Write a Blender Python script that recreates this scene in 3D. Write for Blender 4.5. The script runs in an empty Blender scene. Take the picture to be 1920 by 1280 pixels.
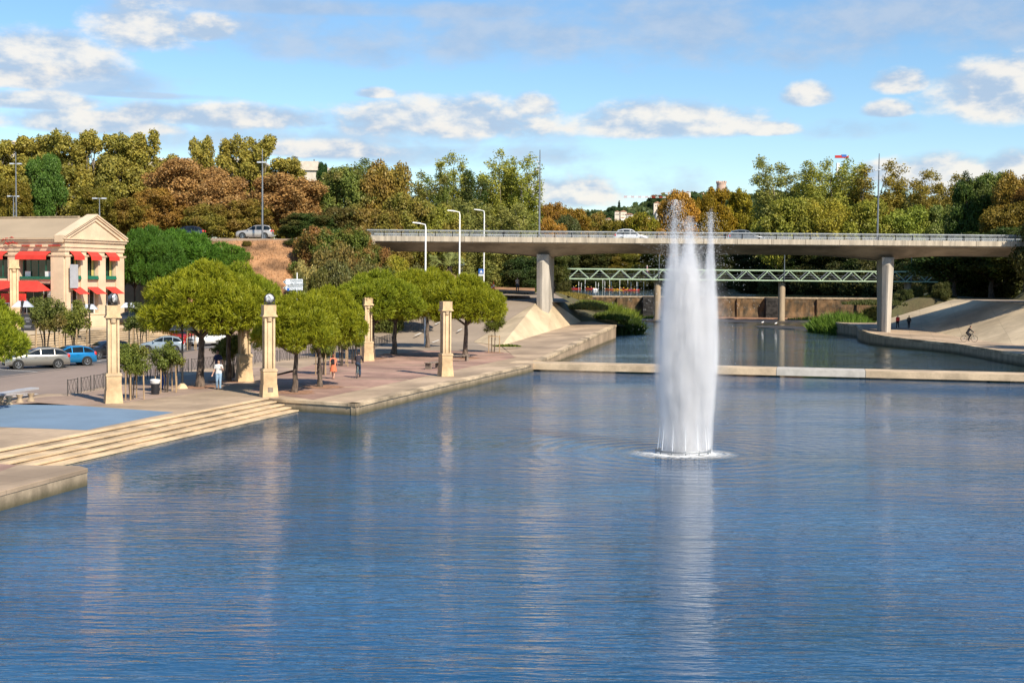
import bpy, bmesh, math, random
import numpy as np
from mathutils import Vector, Matrix
S = bpy.context.scene
COL = S.collection
R = math.radians
# ---------------------------------------------------------------- camera
CAM_Z, F, HOR, ROLL = 7.1, 2450.0, 524.0, 0.0087
PITCH = math.atan((640 - HOR) / F)
fw = Vector((0, math.cos(PITCH), -math.sin(PITCH)))
r0 = Vector((1, 0, 0)); u0 = Vector((0, math.sin(PITCH), math.cos(PITCH)))
rc = r0 * math.cos(ROLL) + u0 * math.sin(ROLL)
uc = u0 * math.cos(ROLL) - r0 * math.sin(ROLL)
cam_d = bpy.data.cameras.new('camera'); cam = bpy.data.objects.new('camera', cam_d); COL.objects.link(cam)
cam.matrix_world = Matrix(((rc.x, uc.x, -fw.x, 0), (rc.y, uc.y, -fw.y, 0), (rc.z, uc.z, -fw.z, CAM_Z), (0, 0, 0, 1)))
cam_d.sensor_width = 36; cam_d.lens = F / 1920 * 36; cam_d.clip_start = 0.5; cam_d.clip_end = 12000
S.camera = cam
def ray(px, py):
    return fw + rc * ((px - 960) / F) + uc * ((640 - py) / F)
def P(px, py, z):                      # where the sight line meets height z
    d = ray(px, py); t = (z - CAM_Z) / d.z
    return Vector((d.x * t, d.y * t, z))
def D(px, py, depth):                  # where it meets a distance
    d = ray(px, py); t = depth / d.y
    return Vector((d.x * t, depth, CAM_Z + d.z * t))
# ---------------------------------------------------------------- light
SUN_EL, SHX, SHY = R(41), -0.59, 0.807
sd = bpy.data.lights.new('sun', 'SUN'); sd.energy = 4.6; sd.angle = R(0.53); sd.color = (1, 0.90, 0.74)
so = bpy.data.objects.new('sun', sd); COL.objects.link(so)
so.rotation_euler = Vector((SHX * math.cos(SUN_EL), SHY * math.cos(SUN_EL), -math.sin(SUN_EL))).to_track_quat('-Z', 'Y').to_euler()
W = bpy.data.worlds.new("World"); S.world = W; W.use_nodes = True
S.view_settings.view_transform = 'Standard'; S.view_settings.look = 'None'; S.view_settings.gamma = 1
S.view_settings.exposure = 0.62
S.cycles.max_bounces = 8; S.cycles.transparent_max_bounces = 24; S.cycles.volume_bounces = 3
S.cycles.sample_clamp_indirect = 6
S.cycles.caustics_reflective = False; S.cycles.caustics_refractive = False
# node helper
class NT:
    def __init__(s, nt): s.nt = nt; s.l = nt.links
    def n(s, t, **k):
        nd = s.nt.nodes.new(t)
        for a, b in k.items(): setattr(nd, a, b)
        return nd
    def link(s, a, b): s.l.new(a, b)
    def inp(s, sock, v):
        if hasattr(v, 'is_output'): s.l.new(v, sock)
        else: sock.default_value = v
    def m(s, op, a, b=0.0, c=0.0, clamp=False):
        nd = s.n('ShaderNodeMath', operation=op); nd.use_clamp = clamp
        s.inp(nd.inputs[0], a); s.inp(nd.inputs[1], b)
        if op in ('MULTIPLY_ADD',): s.inp(nd.inputs[2], c)
        return nd.outputs[0]
    def mix(s, f, a, b, bt='MIX'):
        nd = s.n('ShaderNodeMix', data_type='RGBA', blend_type=bt)
        s.inp(nd.inputs[0], f)
        for i, v in ((6, a), (7, b)):
            if hasattr(v, 'is_output'): s.l.new(v, nd.inputs[i])
            else: nd.inputs[i].default_value = (*v[:3], 1)
        return nd.outputs[2]
    def noise(s, vec, scale, detail=3, rough=0.55, dist=0.0):
        nd = s.n('ShaderNodeTexNoise'); nd.inputs['Scale'].default_value = scale
        nd.inputs['Detail'].default_value = detail; nd.inputs['Roughness'].default_value = rough
        nd.inputs['Distortion'].default_value = dist
        if vec is not None: s.l.new(vec, nd.inputs['Vector'])
        return nd.outputs['Fac']
    def ramp(s, v, lo, hi, a=0.0, b=1.0, smooth=True):
        nd = s.n('ShaderNodeMapRange'); nd.interpolation_type = 'SMOOTHSTEP' if smooth else 'LINEAR'
        s.inp(nd.inputs[0], v)
        for i, q in ((1, lo), (2, hi), (3, a), (4, b)): nd.inputs[i].default_value = q
        return nd.outputs[0]
    def vmul(s, v, k):
        nd = s.n('ShaderNodeVectorMath', operation='MULTIPLY'); s.l.new(v, nd.inputs[0]); nd.inputs[1].default_value = k
        return nd.outputs[0]
    def vadd(s, v, k):
        nd = s.n('ShaderNodeVectorMath', operation='ADD'); s.l.new(v, nd.inputs[0]); s.inp(nd.inputs[1], k)
        return nd.outputs[0]
# sky with clouds, all by direction
w = NT(W.node_tree); W.node_tree.nodes.clear()
sky = w.n('ShaderNodeTexSky'); sky.sky_type = 'NISHITA'; sky.sun_disc = False
sky.sun_elevation = SUN_EL; sky.sun_rotation = math.atan2(-SHX, -SHY)
sky.air_density = 1.0; sky.dust_density = 0.2; sky.ozone_density = 2.8
tc = w.n('ShaderNodeTexCoord'); sep = w.n('ShaderNodeSeparateXYZ'); w.link(tc.outputs['Generated'], sep.inputs[0])
az = w.m('ARCTAN2', sep.outputs[0], sep.outputs[1]); el = w.m('ARCSINE', sep.outputs[2])
cmb = w.n('ShaderNodeCombineXYZ'); w.link(az, cmb.inputs[0]); w.link(el, cmb.inputs[1])
uv = w.vmul(cmb.outputs[0], (1, 1.9, 1))
n1 = w.noise(uv, 26, 7, 0.6, 0.1); n2 = w.noise(w.vadd(uv, (3, 5, 1)), 9, 5, 0.55)
# lit-side offset noise (towards the sun side, up-right) for relief
n1b = w.noise(w.vadd(uv, (0.008, 0.02, 0)), 26, 4, 0.55, 0.1)
def ae(px, py):
    d = ray(px, py).normalized(); return math.atan2(d.x, d.y), math.asin(d.z)
def blob(px, py, rx, ry, fl=2.0, amp=1.0):
    a, e = ae(px, py)
    x = w.m('MULTIPLY', w.m('SUBTRACT', az, a), F / rx)
    y0 = w.m('SUBTRACT', el, e)
    y = w.m('MAXIMUM', w.m('MULTIPLY', y0, F / ry), w.m('MULTIPLY', y0, -F / ry * fl))
    d = w.m('ADD', w.m('MULTIPLY', x, x), w.m('MULTIPLY', y, y))
    return w.m('MULTIPLY', w.m('SUBTRACT', 1.0, d), amp), w.m('MULTIPLY', y0, F / ry)
cum = None; hgt = None
for b in [(255, 60, 90, 62, 2), (95, 118, 125, 55, 2.2), (30, 150, 60, 30, 2), (385, 62, 55, 30, 2), (262, 222, 40, 26, 2), (60, 195, 110, 22, 2),
          (840, 235, 215, 55, 2.4), (705, 178, 38, 14, 2), (1000, 205, 45, 30, 2), (1250, 240, 190, 48, 2.4), (1515, 185, 48, 28, 2), (1430, 245, 60, 18, 2),
          (1690, 160, 50, 28, 2), (1665, 210, 45, 20, 2), (1880, 190, 130, 75, 2.2), (1760, 335, 110, 42, 1.6), (1900, 330, 70, 40, 1.6), (1660, 325, 55, 24, 1.6),
          (1860, 165, 60, 45, 2), (150, 235, 170, 28, 2), (430, 225, 190, 30, 2), (1060, 365, 120, 34, 1.5), (600, 285, 130, 22, 2)]:
    f, h = blob(*b)
    f = w.m('ADD', f, 0)
    cum = f if cum is None else w.m('MAXIMUM', cum, f)
hz = None
for b in [(1000, 92, 720, 62, 1.2, .8), (1600, 40, 700, 75, 1.2, .8), (120, 150, 330, 28, 1.3, .7), (560, 250, 500, 50, 1.2, .7), (300, 180, 150, 8, 1.2, .8), (850, 290, 320, 26, 1.1, .7),
          (1640, 240, 120, 22, 1.2, .5), (1150, 350, 200, 40, 1.2, .35), (700, 20, 500, 18, 1.2, .6)]:
    f, h = blob(*b)
    hz = f if hz is None else w.m('MAXIMUM', hz, f)
nA = w.m('SUBTRACT', n1, 0.5); nB = w.m('SUBTRACT', n2, 0.5)
cd = w.m('ADD', w.m('ADD', w.m('ADD', cum, 0.34), w.m('MULTIPLY', nA, 2.3)), w.m('MULTIPLY', nB, 1.1))
c_mask = w.ramp(cd, -0.25, 0.95)
hd = w.m('ADD', w.m('ADD', w.m('ADD', hz, 0.08), w.m('MULTIPLY', nB, 3.6)), w.m('MULTIPLY', nA, 1.4))
h_mask = w.m('MULTIPLY', w.ramp(hd, -0.1, 1.1), 0.74)
# scattered cloud overhead, above the framed band
hi = w.m('MULTIPLY', w.ramp(w.noise(w.vmul(tc.outputs['Generated'], (1, 1, 2.2)), 2.6, 7, 0.6), 0.56, 0.75), w.ramp(el, 0.30, 0.5))
relief = w.ramp(w.m('ADD', w.m('MULTIPLY', w.m('SUBTRACT', n1, n1b), 5.0), w.m('MULTIPLY', w.m('SUBTRACT', cd, 0.55), 0.30)), -0.75, 0.95)
ccol = w.mix(relief, (0.30, 0.385, 0.50), (0.63, 0.60, 0.555))
hcol = w.mix(w.ramp(n1, 0.3, 0.7), (0.25, 0.34, 0.475), (0.35, 0.41, 0.50))
skc = w.mix(0.0, sky.outputs[0], (1, 1, 1))
bg = w.n('ShaderNodeBackground'); bg.inputs[1].default_value = 0.10
hs = w.n('ShaderNodeHueSaturation'); hs.inputs['Saturation'].default_value = 1.18; w.link(skc, hs.inputs['Color']); w.link(hs.outputs[0], bg.inputs[0])
bgh = w.n('ShaderNodeBackground'); w.link(hcol, bgh.inputs[0]); bgc = w.n('ShaderNodeBackground'); w.link(ccol, bgc.inputs[0])
m1 = w.n('ShaderNodeMixShader'); w.link(w.m('MAXIMUM', h_mask, w.m('MULTIPLY', hi, .7)), m1.inputs[0]); w.link(bg.outputs[0], m1.inputs[1]); w.link(bgh.outputs[0], m1.inputs[2])
m2 = w.n('ShaderNodeMixShader'); w.link(w.m('MULTIPLY', c_mask, 0.9), m2.inputs[0]); w.link(m1.outputs[0], m2.inputs[1]); w.link(bgc.outputs[0], m2.inputs[2])
wo = w.n('ShaderNodeOutputWorld'); w.link(m2.outputs[0], wo.inputs[0])
W.cycles.sampling_method = 'AUTOMATIC'
# ---------------------------------------------------------------- materials
MATS = {}
def mat(name, col, rough=0.8, metal=0.0, var=0.12, scale=1.5, bump=0.0, bscale=None, spec=0.5, col2=None, stretch=(1, 1, 1), coat=0.0, fine=0.0):
    m = bpy.data.materials.new(name); m.use_nodes = True; m.node_tree.nodes.clear(); t = NT(m.node_tree)
    b = t.n('ShaderNodeBsdfPrincipled'); o = t.n('ShaderNodeOutputMaterial'); t.link(b.outputs[0], o.inputs[0])
    c = t.n('ShaderNodeTexCoord'); v = t.vmul(c.outputs['Object'], stretch)
    nz = t.noise(v, scale, 5, 0.6)
    c2 = col2 if col2 else tuple(max(0, x * (1 - var * 2.2)) for x in col)
    hi_ = tuple(min(1, x * (1 + var)) for x in col)
    cc = t.mix(t.ramp(nz, 0.3, 0.7), c2, hi_)
    if fine:
        nf = t.noise(c.outputs['Object'], scale * 14, 3, 0.7)
        cc = t.mix(t.ramp(nf, 0.25, 0.75, 0, fine), cc, tuple(x * .35 for x in col))
    t.link(cc, b.inputs['Base Color'])
    b.inputs['Roughness'].default_value = rough; b.inputs['Metallic'].default_value = metal
    b.inputs['Specular IOR Level'].default_value = spec
    if coat: b.inputs['Coat Weight'].default_value = coat; b.inputs['Coat Roughness'].default_value = 0.05
    if bump:
        bn = t.n('ShaderNodeBump'); bn.inputs['Strength'].default_value = bump; bn.inputs['Distance'].default_value = 0.05
        t.link(t.noise(v, bscale or scale * 6, 4, 0.65), bn.inputs['Height']); t.link(bn.outputs[0], b.inputs['Normal'])
    MATS[name] = m; return m
def algae(name, z0, z1, col):
    m = MATS[name]; t = NT(m.node_tree); b = next(n for n in m.node_tree.nodes if n.type == 'BSDF_PRINCIPLED'); src = b.inputs['Base Color'].links[0].from_socket
    g = t.n('ShaderNodeNewGeometry'); sp = t.n('ShaderNodeSeparateXYZ'); t.link(g.outputs['Position'], sp.inputs[0])
    nz = t.noise(g.outputs['Position'], 1.2, 4, .7); f = t.ramp(t.m('ADD', sp.outputs[2], t.m('MULTIPLY', nz, -.3)), z0 - .15, z1 - .15, .85, 0)
    t.link(t.mix(f, src, col), b.inputs['Base Color'])
def leafmat(name, sat=1.0, needle=False, contrast=0.5):
    m = bpy.data.materials.new(name); m.use_nodes = True; m.node_tree.nodes.clear(); t = NT(m.node_tree)
    oi = t.n('ShaderNodeObjectInfo'); at = t.n('ShaderNodeAttribute'); at.attribute_name = 'rnd'
    geo = t.n('ShaderNodeNewGeometry')
    base = oi.outputs['Color']
    dark = t.mix(1.0, base, (0.80, 0.90, 0.8) if not needle else (0.80, 0.88, 0.9), 'MULTIPLY')
    lite = t.mix(1.0, base, (1.9, 1.75, 1.3) if not needle else (1.5, 1.4, 1.1), 'MULTIPLY')
    c = t.mix(at.outputs['Fac'], dark, lite)
    nz = t.noise(geo.outputs['Position'], 0.33, 4, 0.6)
    c = t.mix(t.m('MULTIPLY', t.ramp(nz, 0.42, 0.62), oi.outputs['Alpha']), c, t.mix(t.ramp(at.outputs['Fac'], 0.3, 0.8), (0.27, 0.12, 0.045), (0.38, 0.20, 0.06)))
    d = t.n('ShaderNodeBsdfDiffuse'); t.link(c, d.inputs[0])
    tr = t.n('ShaderNodeBsdfTranslucent'); t.link(c, tr.inputs[0])
    gl = t.n('ShaderNodeBsdfGlossy'); gl.inputs['Roughness'].default_value = 0.45; gl.inputs[0].default_value = (1, 1, .95, 1)
    mx = t.n('ShaderNodeMixShader'); mx.inputs[0].default_value = 0.32; t.link(d.outputs[0], mx.inputs[1]); t.link(tr.outputs[0], mx.inputs[2])
    m3 = t.n('ShaderNodeMixShader'); m3.inputs[0].default_value = 0.012; t.link(mx.outputs[0], m3.inputs[1]); t.link(gl.outputs[0], m3.inputs[2])
    o = t.n('ShaderNodeOutputMaterial'); t.link(m3.outputs[0], o.inputs[0])
    MATS[name] = m; return m
leafmat('leaf'); leafmat('needle', needle=True)
mat('stone', (0.66, 0.49, 0.30), .85, var=.12, scale=.9, bump=.25, bscale=14, fine=.12)
mat('pedestal_stone', (0.63, 0.44, 0.25), .88, var=.14, scale=1.3, bump=.3, bscale=16, fine=.15)
mat('quay_stone', (0.43, 0.33, 0.22), .85, var=.16, scale=.6, bump=.3, bscale=9, fine=.3, stretch=(2.2, 2.2, .3))
mat('step_stone', (0.56, 0.425, 0.275), .85, var=.28, scale=.5, bump=.25, bscale=9, fine=.2)
mat('plaza', (0.48, 0.355, 0.24), .85, var=.17, scale=.22, bump=.2, bscale=20, fine=.18)
mat('plaza_warm', (0.40, 0.285, 0.215), .85, var=.12, scale=.4, bump=.2, bscale=20, fine=.2)
mat('brick_paving', (0.41, 0.25, 0.19), .85, var=.20, scale=.3, fine=.3, bump=.2, bscale=20)
mat('ochre_soil', (0.36, 0.19, 0.11), .95, var=.2, scale=3, fine=.3)
mat('blue_ground', (0.165, 0.245, 0.34), .8, var=.05, scale=.5, fine=.06)
mat('asphalt', (0.115, 0.105, 0.10), .85, var=.12, scale=.25, fine=.15)
mat('road_asphalt', (0.27, 0.205, 0.165), .85, var=.10, scale=.15, fine=.15, stretch=(1, .3, 1))
mat('ramp_asphalt', (0.34, 0.27, 0.205), .85, var=.08, scale=.12, fine=.10)
mat('road_paint', (0.72, 0.70, 0.66), .7, var=.08)
mat('concrete', (0.50, 0.43, 0.335), .85, var=.16, scale=.8, bump=.2, bscale=10, fine=.15, stretch=(2, 2, .2))
mat('bridge_concrete', (0.47, 0.425, 0.365), .82, var=.14, scale=.6, bump=.15, bscale=6, fine=.14, stretch=(2, 2, .25))
mat('bank_concrete', (0.62, 0.49, 0.32), .88, var=.18, scale=.16, bump=.2, bscale=8, fine=.14, stretch=(1, .6, 1))
mat('walk_concrete', (0.57, 0.43, 0.28), .85, var=.16, scale=.5, fine=.2, bump=.2, bscale=8)
mat('walk_metal', (0.50, 0.46, 0.40), .6, var=.08)
mat('dry_grass', (0.42, 0.22, 0.10), .95, var=.3, scale=.5, bump=.6, bscale=6, fine=.35)
mat('soil', (0.12, 0.095, 0.055), .95, var=.3, scale=.3, bump=.4, bscale=3, fine=.3)
mat('mud', (0.06, 0.045, 0.028), .5, var=.4, scale=.4, bump=.4, bscale=3)
mat('bark', (0.10, 0.075, 0.055), .95, var=.3, scale=3, bump=.8, bscale=12, stretch=(2, 2, .6))
mat('pine_bark', (0.17, 0.125, 0.095), .95, var=.35, scale=4, bump=1.0, bscale=14, stretch=(2, 2, .7), fine=.3)
mat('pale_bark', (0.26, 0.22, 0.17), .9, var=.3, scale=3, bump=.4)
mat('wood', (0.45, 0.31, 0.17), .85, var=.2, scale=4, stretch=(4, 4, .5))
mat('bench_wood', (0.23, 0.18, 0.14), .85, var=.2, scale=4)
mat('dark_metal', (0.035, 0.033, 0.032), .55, .3, var=.1)
mat('grey_metal', (0.20, 0.22, 0.24), .5, .5, var=.1)
mat('white_metal', (0.78, 0.78, 0.76), .45, .0, var=.04)
mat('barrier_metal', (0.07, 0.065, 0.06), .6, .2, var=.1)
mat('rail_metal', (0.42, 0.44, 0.46), .5, .4, var=.08)
mat('green_steel', (0.42, 0.55, 0.37), .5, .1, var=.06)
mat('green_paint', (0.012, 0.13, 0.075), .5, var=.08)
mat('building_stone', (0.68, 0.52, 0.36), .85, var=.07, scale=.5, bump=.15, bscale=12, fine=.06)
mat('roof_sheet', (0.39, 0.30, 0.20), .8, var=.06, scale=.4, stretch=(.3, .3, 1))
mat('red_canvas', (0.72, 0.045, 0.03), .8, var=.08, scale=2)
mat('red_letter', (0.42, 0.03, 0.02), .6, var=.05)
mat('grey_panel', (0.38, 0.39, 0.42), .7, var=.05)
mat('white_panel', (0.78, 0.78, 0.78), .6, var=.03)
mat('black_panel', (0.02, 0.02, 0.025), .5, var=.1)
mat('interior', (0.03, 0.027, 0.025), .9, var=.5, scale=2)
mat('yellow_curtain', (0.55, 0.45, 0.14), .9, var=.1)
mat('weir_wall', (0.16, 0.09, 0.038), .8, var=.5, scale=1.0, bump=.8, bscale=4, col2=(0.035, 0.03, 0.016), stretch=(1, 1, .5), fine=.6)
mat('skin', (0.52, 0.30, 0.21), .55, var=.05, scale=4)
mat('tyre', (0.02, 0.02, 0.02), .85, var=.1)
mat('rim', (0.45, 0.46, 0.48), .3, .9, var=.1)
mat('blue_sign', (0.02, 0.12, 0.45), .5, var=.03)
mat('sign_white', (0.62, 0.66, 0.70), .5, var=.03)
mat('sign_ink', (0.04, 0.09, 0.12), .6, var=.03)
mat('lamp_red', (0.5, 0.02, 0.015), .25, var=.05); mat('lamp_glass', (0.62, 0.63, 0.64), .25, .2, var=.4, scale=6)
mat('glass', (0.012, 0.018, 0.022), .05, var=.3, spec=.35)
mat('girder_concrete_shaded', (0.33, 0.29, 0.245), .85, var=.22, scale=.25, fine=.15, stretch=(1, 1, 3))  # bridge concrete darkened, deck-edge shade put into the colour
mat('window_glass', (0.01, 0.022, 0.02), .08, var=.5, spec=.8, scale=1.0)
mat('lamp_shade', (0.60, 0.63, 0.68), .35, .3, var=.08)
mat('far_wall', (0.66, 0.58, 0.48), .9, var=.06); mat('far_roof', (0.42, 0.22, 0.14), .9, var=.1)
mat('far_white', (0.80, 0.76, 0.70), .9, var=.04)
mat('castle_stone', (0.60, 0.42, 0.33), .9, var=.08, scale=.1)
mat('orange_plastic', (0.75, 0.14, 0.02), .5); mat('yellow_plastic', (0.75, 0.45, 0.03), .5); mat('kayak_red', (0.65, 0.04, 0.03), .4)
mat('hair_dark', (0.03, 0.018, 0.012), .6); mat('hair_red', (0.16, 0.045, 0.02), .6); mat('hair_white', (0.6, 0.58, 0.55), .6)
def joints(name, sx, sy, ang, dark=.55, mort=.02):
    m = MATS[name]; t = NT(m.node_tree); b = next(n for n in m.node_tree.nodes if n.type == 'BSDF_PRINCIPLED'); src = b.inputs['Base Color'].links[0].from_socket
    g = t.n('ShaderNodeTexCoord'); mp = t.n('ShaderNodeMapping'); mp.inputs['Rotation'].default_value = (0, 0, ang); t.link(g.outputs['Object'], mp.inputs[0])
    br_ = t.n('ShaderNodeTexBrick'); t.link(mp.outputs[0], br_.inputs[0]); br_.offset = 0; br_.inputs['Scale'].default_value = 1; br_.inputs['Brick Width'].default_value = sx; br_.inputs['Row Height'].default_value = sy; br_.inputs['Mortar Size'].default_value = mort
    for k, v in (('Color1', (1, 1, 1, 1)), ('Color2', (.88, .87, .86, 1)), ('Mortar', (dark, dark, dark, 1))): br_.inputs[k].default_value = v
    t.link(t.mix(1.0, src, br_.outputs[0], 'MULTIPLY'), b.inputs['Base Color'])
joints('plaza', 2.4, 2.4, -1.29, .70, .025); joints('plaza_warm', 1.6, 1.6, -1.29, .75, .025); joints('bank_concrete', 4.0, 4.0, -1.29, .80, .04); joints('ramp_asphalt', 30, 7, -1.29, .9, .05)
algae('quay_stone', -.02, .46, (.055, .05, .018)); algae('plaza', -.02, .30, (.055, .05, .018))
def cloth(n, c): 
    if n not in MATS: mat(n, c, .9, var=.12, scale=6)
    return MATS[n]
def paint(n, c, metal=.3, rough=.28):
    if n not in MATS: mat(n, c, rough, metal, var=.02, coat=.8)
    return MATS[n]
# ---------------------------------------------------------------- mesh builders
class MB:
    def __init__(s): s.v = []; s.f = []
    def add(s, vs, fs):
        o = len(s.v); s.v += [tuple(v) for v in vs]; s.f += [tuple(i + o for i in f) for f in fs]; return s
    def box(s, c, size, rz=0.0, taper=(1, 1)):
        x, y, z = [q / 2 for q in size]; ca, sa = math.cos(rz), math.sin(rz); vs = []
        for dz in (-1, 1):
            k = taper if dz > 0 else (1, 1)
            for dx, dy in ((-1, -1), (1, -1), (1, 1), (-1, 1)):
                a, b = dx * x * k[0], dy * y * k[1]
                vs.append((c[0] + a * ca - b * sa, c[1] + a * sa + b * ca, c[2] + dz * z))
        return s.add(vs, [(3, 2, 1, 0), (4, 5, 6, 7), (0, 1, 5, 4), (1, 2, 6, 5), (2, 3, 7, 6), (3, 0, 4, 7)])
    def tube(s, pts, rads, n=8, cap=True):
        pts = [Vector(p) for p in pts]
        if not hasattr(rads, '__len__'): rads = [rads] * len(pts)
        vs = []; fs = []; prev = None
        for i, p in enumerate(pts):
            d = (pts[min(i + 1, len(pts) - 1)] - pts[max(i - 1, 0)])
            d = d.normalized() if d.length > 1e-9 else Vector((0, 0, 1))
            if prev is None: a = d.orthogonal().normalized()
            else:
                a = prev - d * prev.dot(d); a = a.normalized() if a.length > 1e-6 else d.orthogonal().normalized()
            prev = a; b = d.cross(a)
            for k in range(n):
                t = 2 * math.pi * k / n
                vs.append(p + (a * math.cos(t) + b * math.sin(t)) * rads[i])
        for i in range(len(pts) - 1):
            for k in range(n):
                fs.append((i * n + k, i * n + (k + 1) % n, (i + 1) * n + (k + 1) % n, (i + 1) * n + k))
        if cap: fs.append(tuple(range(n - 1, -1, -1))); fs.append(tuple((len(pts) - 1) * n + k for k in range(n)))
        return s.add(vs, fs)
    def bar(s, a, b, w, h=None):            # square bar between two points
        a, b = Vector(a), Vector(b); d = (b - a).normalized(); h = h or w
        u = Vector((0, 0, 1)) if abs(d.z) < .95 else Vector((0, 1, 0))
        x = d.cross(u).normalized() * w / 2; y = x.cross(d).normalized() * h / 2; vs = []
        for p in (a, b):
            for k, l in ((-1, -1), (1, -1), (1, 1), (-1, 1)): vs.append(p + x * k + y * l)
        return s.add(vs, [(3, 2, 1, 0), (4, 5, 6, 7), (0, 1, 5, 4), (1, 2, 6, 5), (2, 3, 7, 6), (3, 0, 4, 7)])
    def lathe(s, prof, c=(0, 0, 0), n=16, arc=2 * math.pi, a0=0):
        vs = []; fs = []; full = arc > 6.28; m = n if full else n + 1
        for r, z in prof:
            for k in range(m):
                t = a0 + arc * k / n; vs.append((c[0] + r * math.cos(t), c[1] + r * math.sin(t), c[2] + z))
        for i in range(len(prof) - 1):
            for k in range(n):
                k2 = (k + 1) % m; fs.append((i * m + k, i * m + k2, (i + 1) * m + k2, (i + 1) * m + k))
        if full:
            fs.append(tuple(range(m - 1, -1, -1))); fs.append(tuple((len(prof) - 1) * m + k for k in range(m)))
        return s.add(vs, fs)
    def ball(s, c, r, n=12, m=8, sc=(1, 1, 1)):
        vs = []; fs = []
        for i in range(m + 1):
            ph = math.pi * i / m
            for k in range(n):
                t = 2 * math.pi * k / n
                vs.append((c[0] + r * sc[0] * math.sin(ph) * math.cos(t), c[1] + r * sc[1] * math.sin(ph) * math.sin(t), c[2] + r * sc[2] * math.cos(ph)))
        for i in range(m):
            for k in range(n): fs.append((i * n + k, (i + 1) * n + k, (i + 1) * n + (k + 1) % n, i * n + (k + 1) % n))
        return s.add(vs, fs)
    def slab(s, poly, z0, top=None):        # polygon of (x,y[,z]) extruded down to z0
        n = len(poly); up = [(p[0], p[1], p[2] if top is None else top) for p in poly]; lo = [(p[0], p[1], z0) for p in poly]
        fs = [tuple(range(n)), tuple(range(2 * n - 1, n - 1, -1))] + [(i, i + n, (i + 1) % n + n, (i + 1) % n) for i in range(n)]
        return s.add(up + lo, fs)
    def poly(s, pts): return s.add(pts, [tuple(range(len(pts)))])
    def disc(s, c, r, axis, n=20):
        ax = Vector(axis).normalized(); a = ax.orthogonal().normalized(); b = ax.cross(a); c = Vector(c)
        return s.poly([c + (a * math.cos(2 * math.pi * k / n) + b * math.sin(2 * math.pi * k / n)) * r for k in range(n)])
    def build(s, name, m, parent=None, smooth=False, bevel=0.0, loc=None, recalc=True):
        me = bpy.data.meshes.new(name); me.from_pydata(s.v, [], s.f); me.validate(); me.update()
        if recalc or bevel:
            bm = bmesh.new(); bm.from_mesh(me)
            bmesh.ops.recalc_face_normals(bm, faces=bm.faces)
            if bevel: bmesh.ops.bevel(bm, geom=[e for e in bm.edges if len(e.link_faces) == 2 and e.calc_face_angle(0) > .6], offset=bevel, segments=2, affect='EDGES', profile=.6)
            bm.to_mesh(me); bm.free()
        if smooth:
            me.polygons.foreach_set('use_smooth', [True] * len(me.polygons))
            try: me.set_sharp_from_angle(angle=R(42))
            except Exception: pass
        me.materials.append(MATS[m] if isinstance(m, str) else m)
        o = bpy.data.objects.new(name, me); COL.objects.link(o)
        if parent: o.parent = parent
        if loc: o.location = loc
        return o
def tag(o, label=None, cat=None, group=None, kind=None):
    if label: o['label'] = label
    if cat: o['category'] = cat
    if group: o['group'] = group
    if kind: o['kind'] = kind
    return o
def empty(name, loc=(0, 0, 0), rz=0.0, label=None, cat=None, group=None):
    o = bpy.data.objects.new(name, None); COL.objects.link(o); o.location = loc; o.rotation_euler.z = rz
    o.empty_display_size = .3
    return tag(o, label, cat, group)
KIDS = {}
def copy_tree(o, parent=None):
    c = o.copy(); COL.objects.link(c)
    if parent: c.parent = parent
    for ch in [x for x in bpy.data.objects if x.parent == o]: copy_tree(ch, c)
    return c
def clone(root, loc, rz=0.0, sc=None, label=None, group=None):
    c = copy_tree(root); c.location = loc; c.rotation_euler.z = rz
    if sc is not None: c.scale = sc if hasattr(sc, '__len__') else (sc,) * 3
    if label: c['label'] = label
    if group: c['group'] = group
    return c
def struct(o): o['kind'] = 'structure'; return o
def text_mesh(s, size, name, m, parent=None, loc=(0, 0, 0), rot=(0, 0, 0), depth=0.01, align='LEFT'):
    cu = bpy.data.curves.new(name, 'FONT'); cu.body = s; cu.size = size; cu.extrude = depth; cu.align_x = align
    t = bpy.data.objects.new(name, cu); COL.objects.link(t)
    dg = bpy.context.evaluated_depsgraph_get(); me = bpy.data.meshes.new_from_object(t.evaluated_get(dg))
    bpy.data.objects.remove(t); me.materials.clear(); me.materials.append(MATS[m])
    o = bpy.data.objects.new(name, me); COL.objects.link(o); o.location = loc; o.rotation_euler = rot
    if parent: o.parent = parent
    return o
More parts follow.
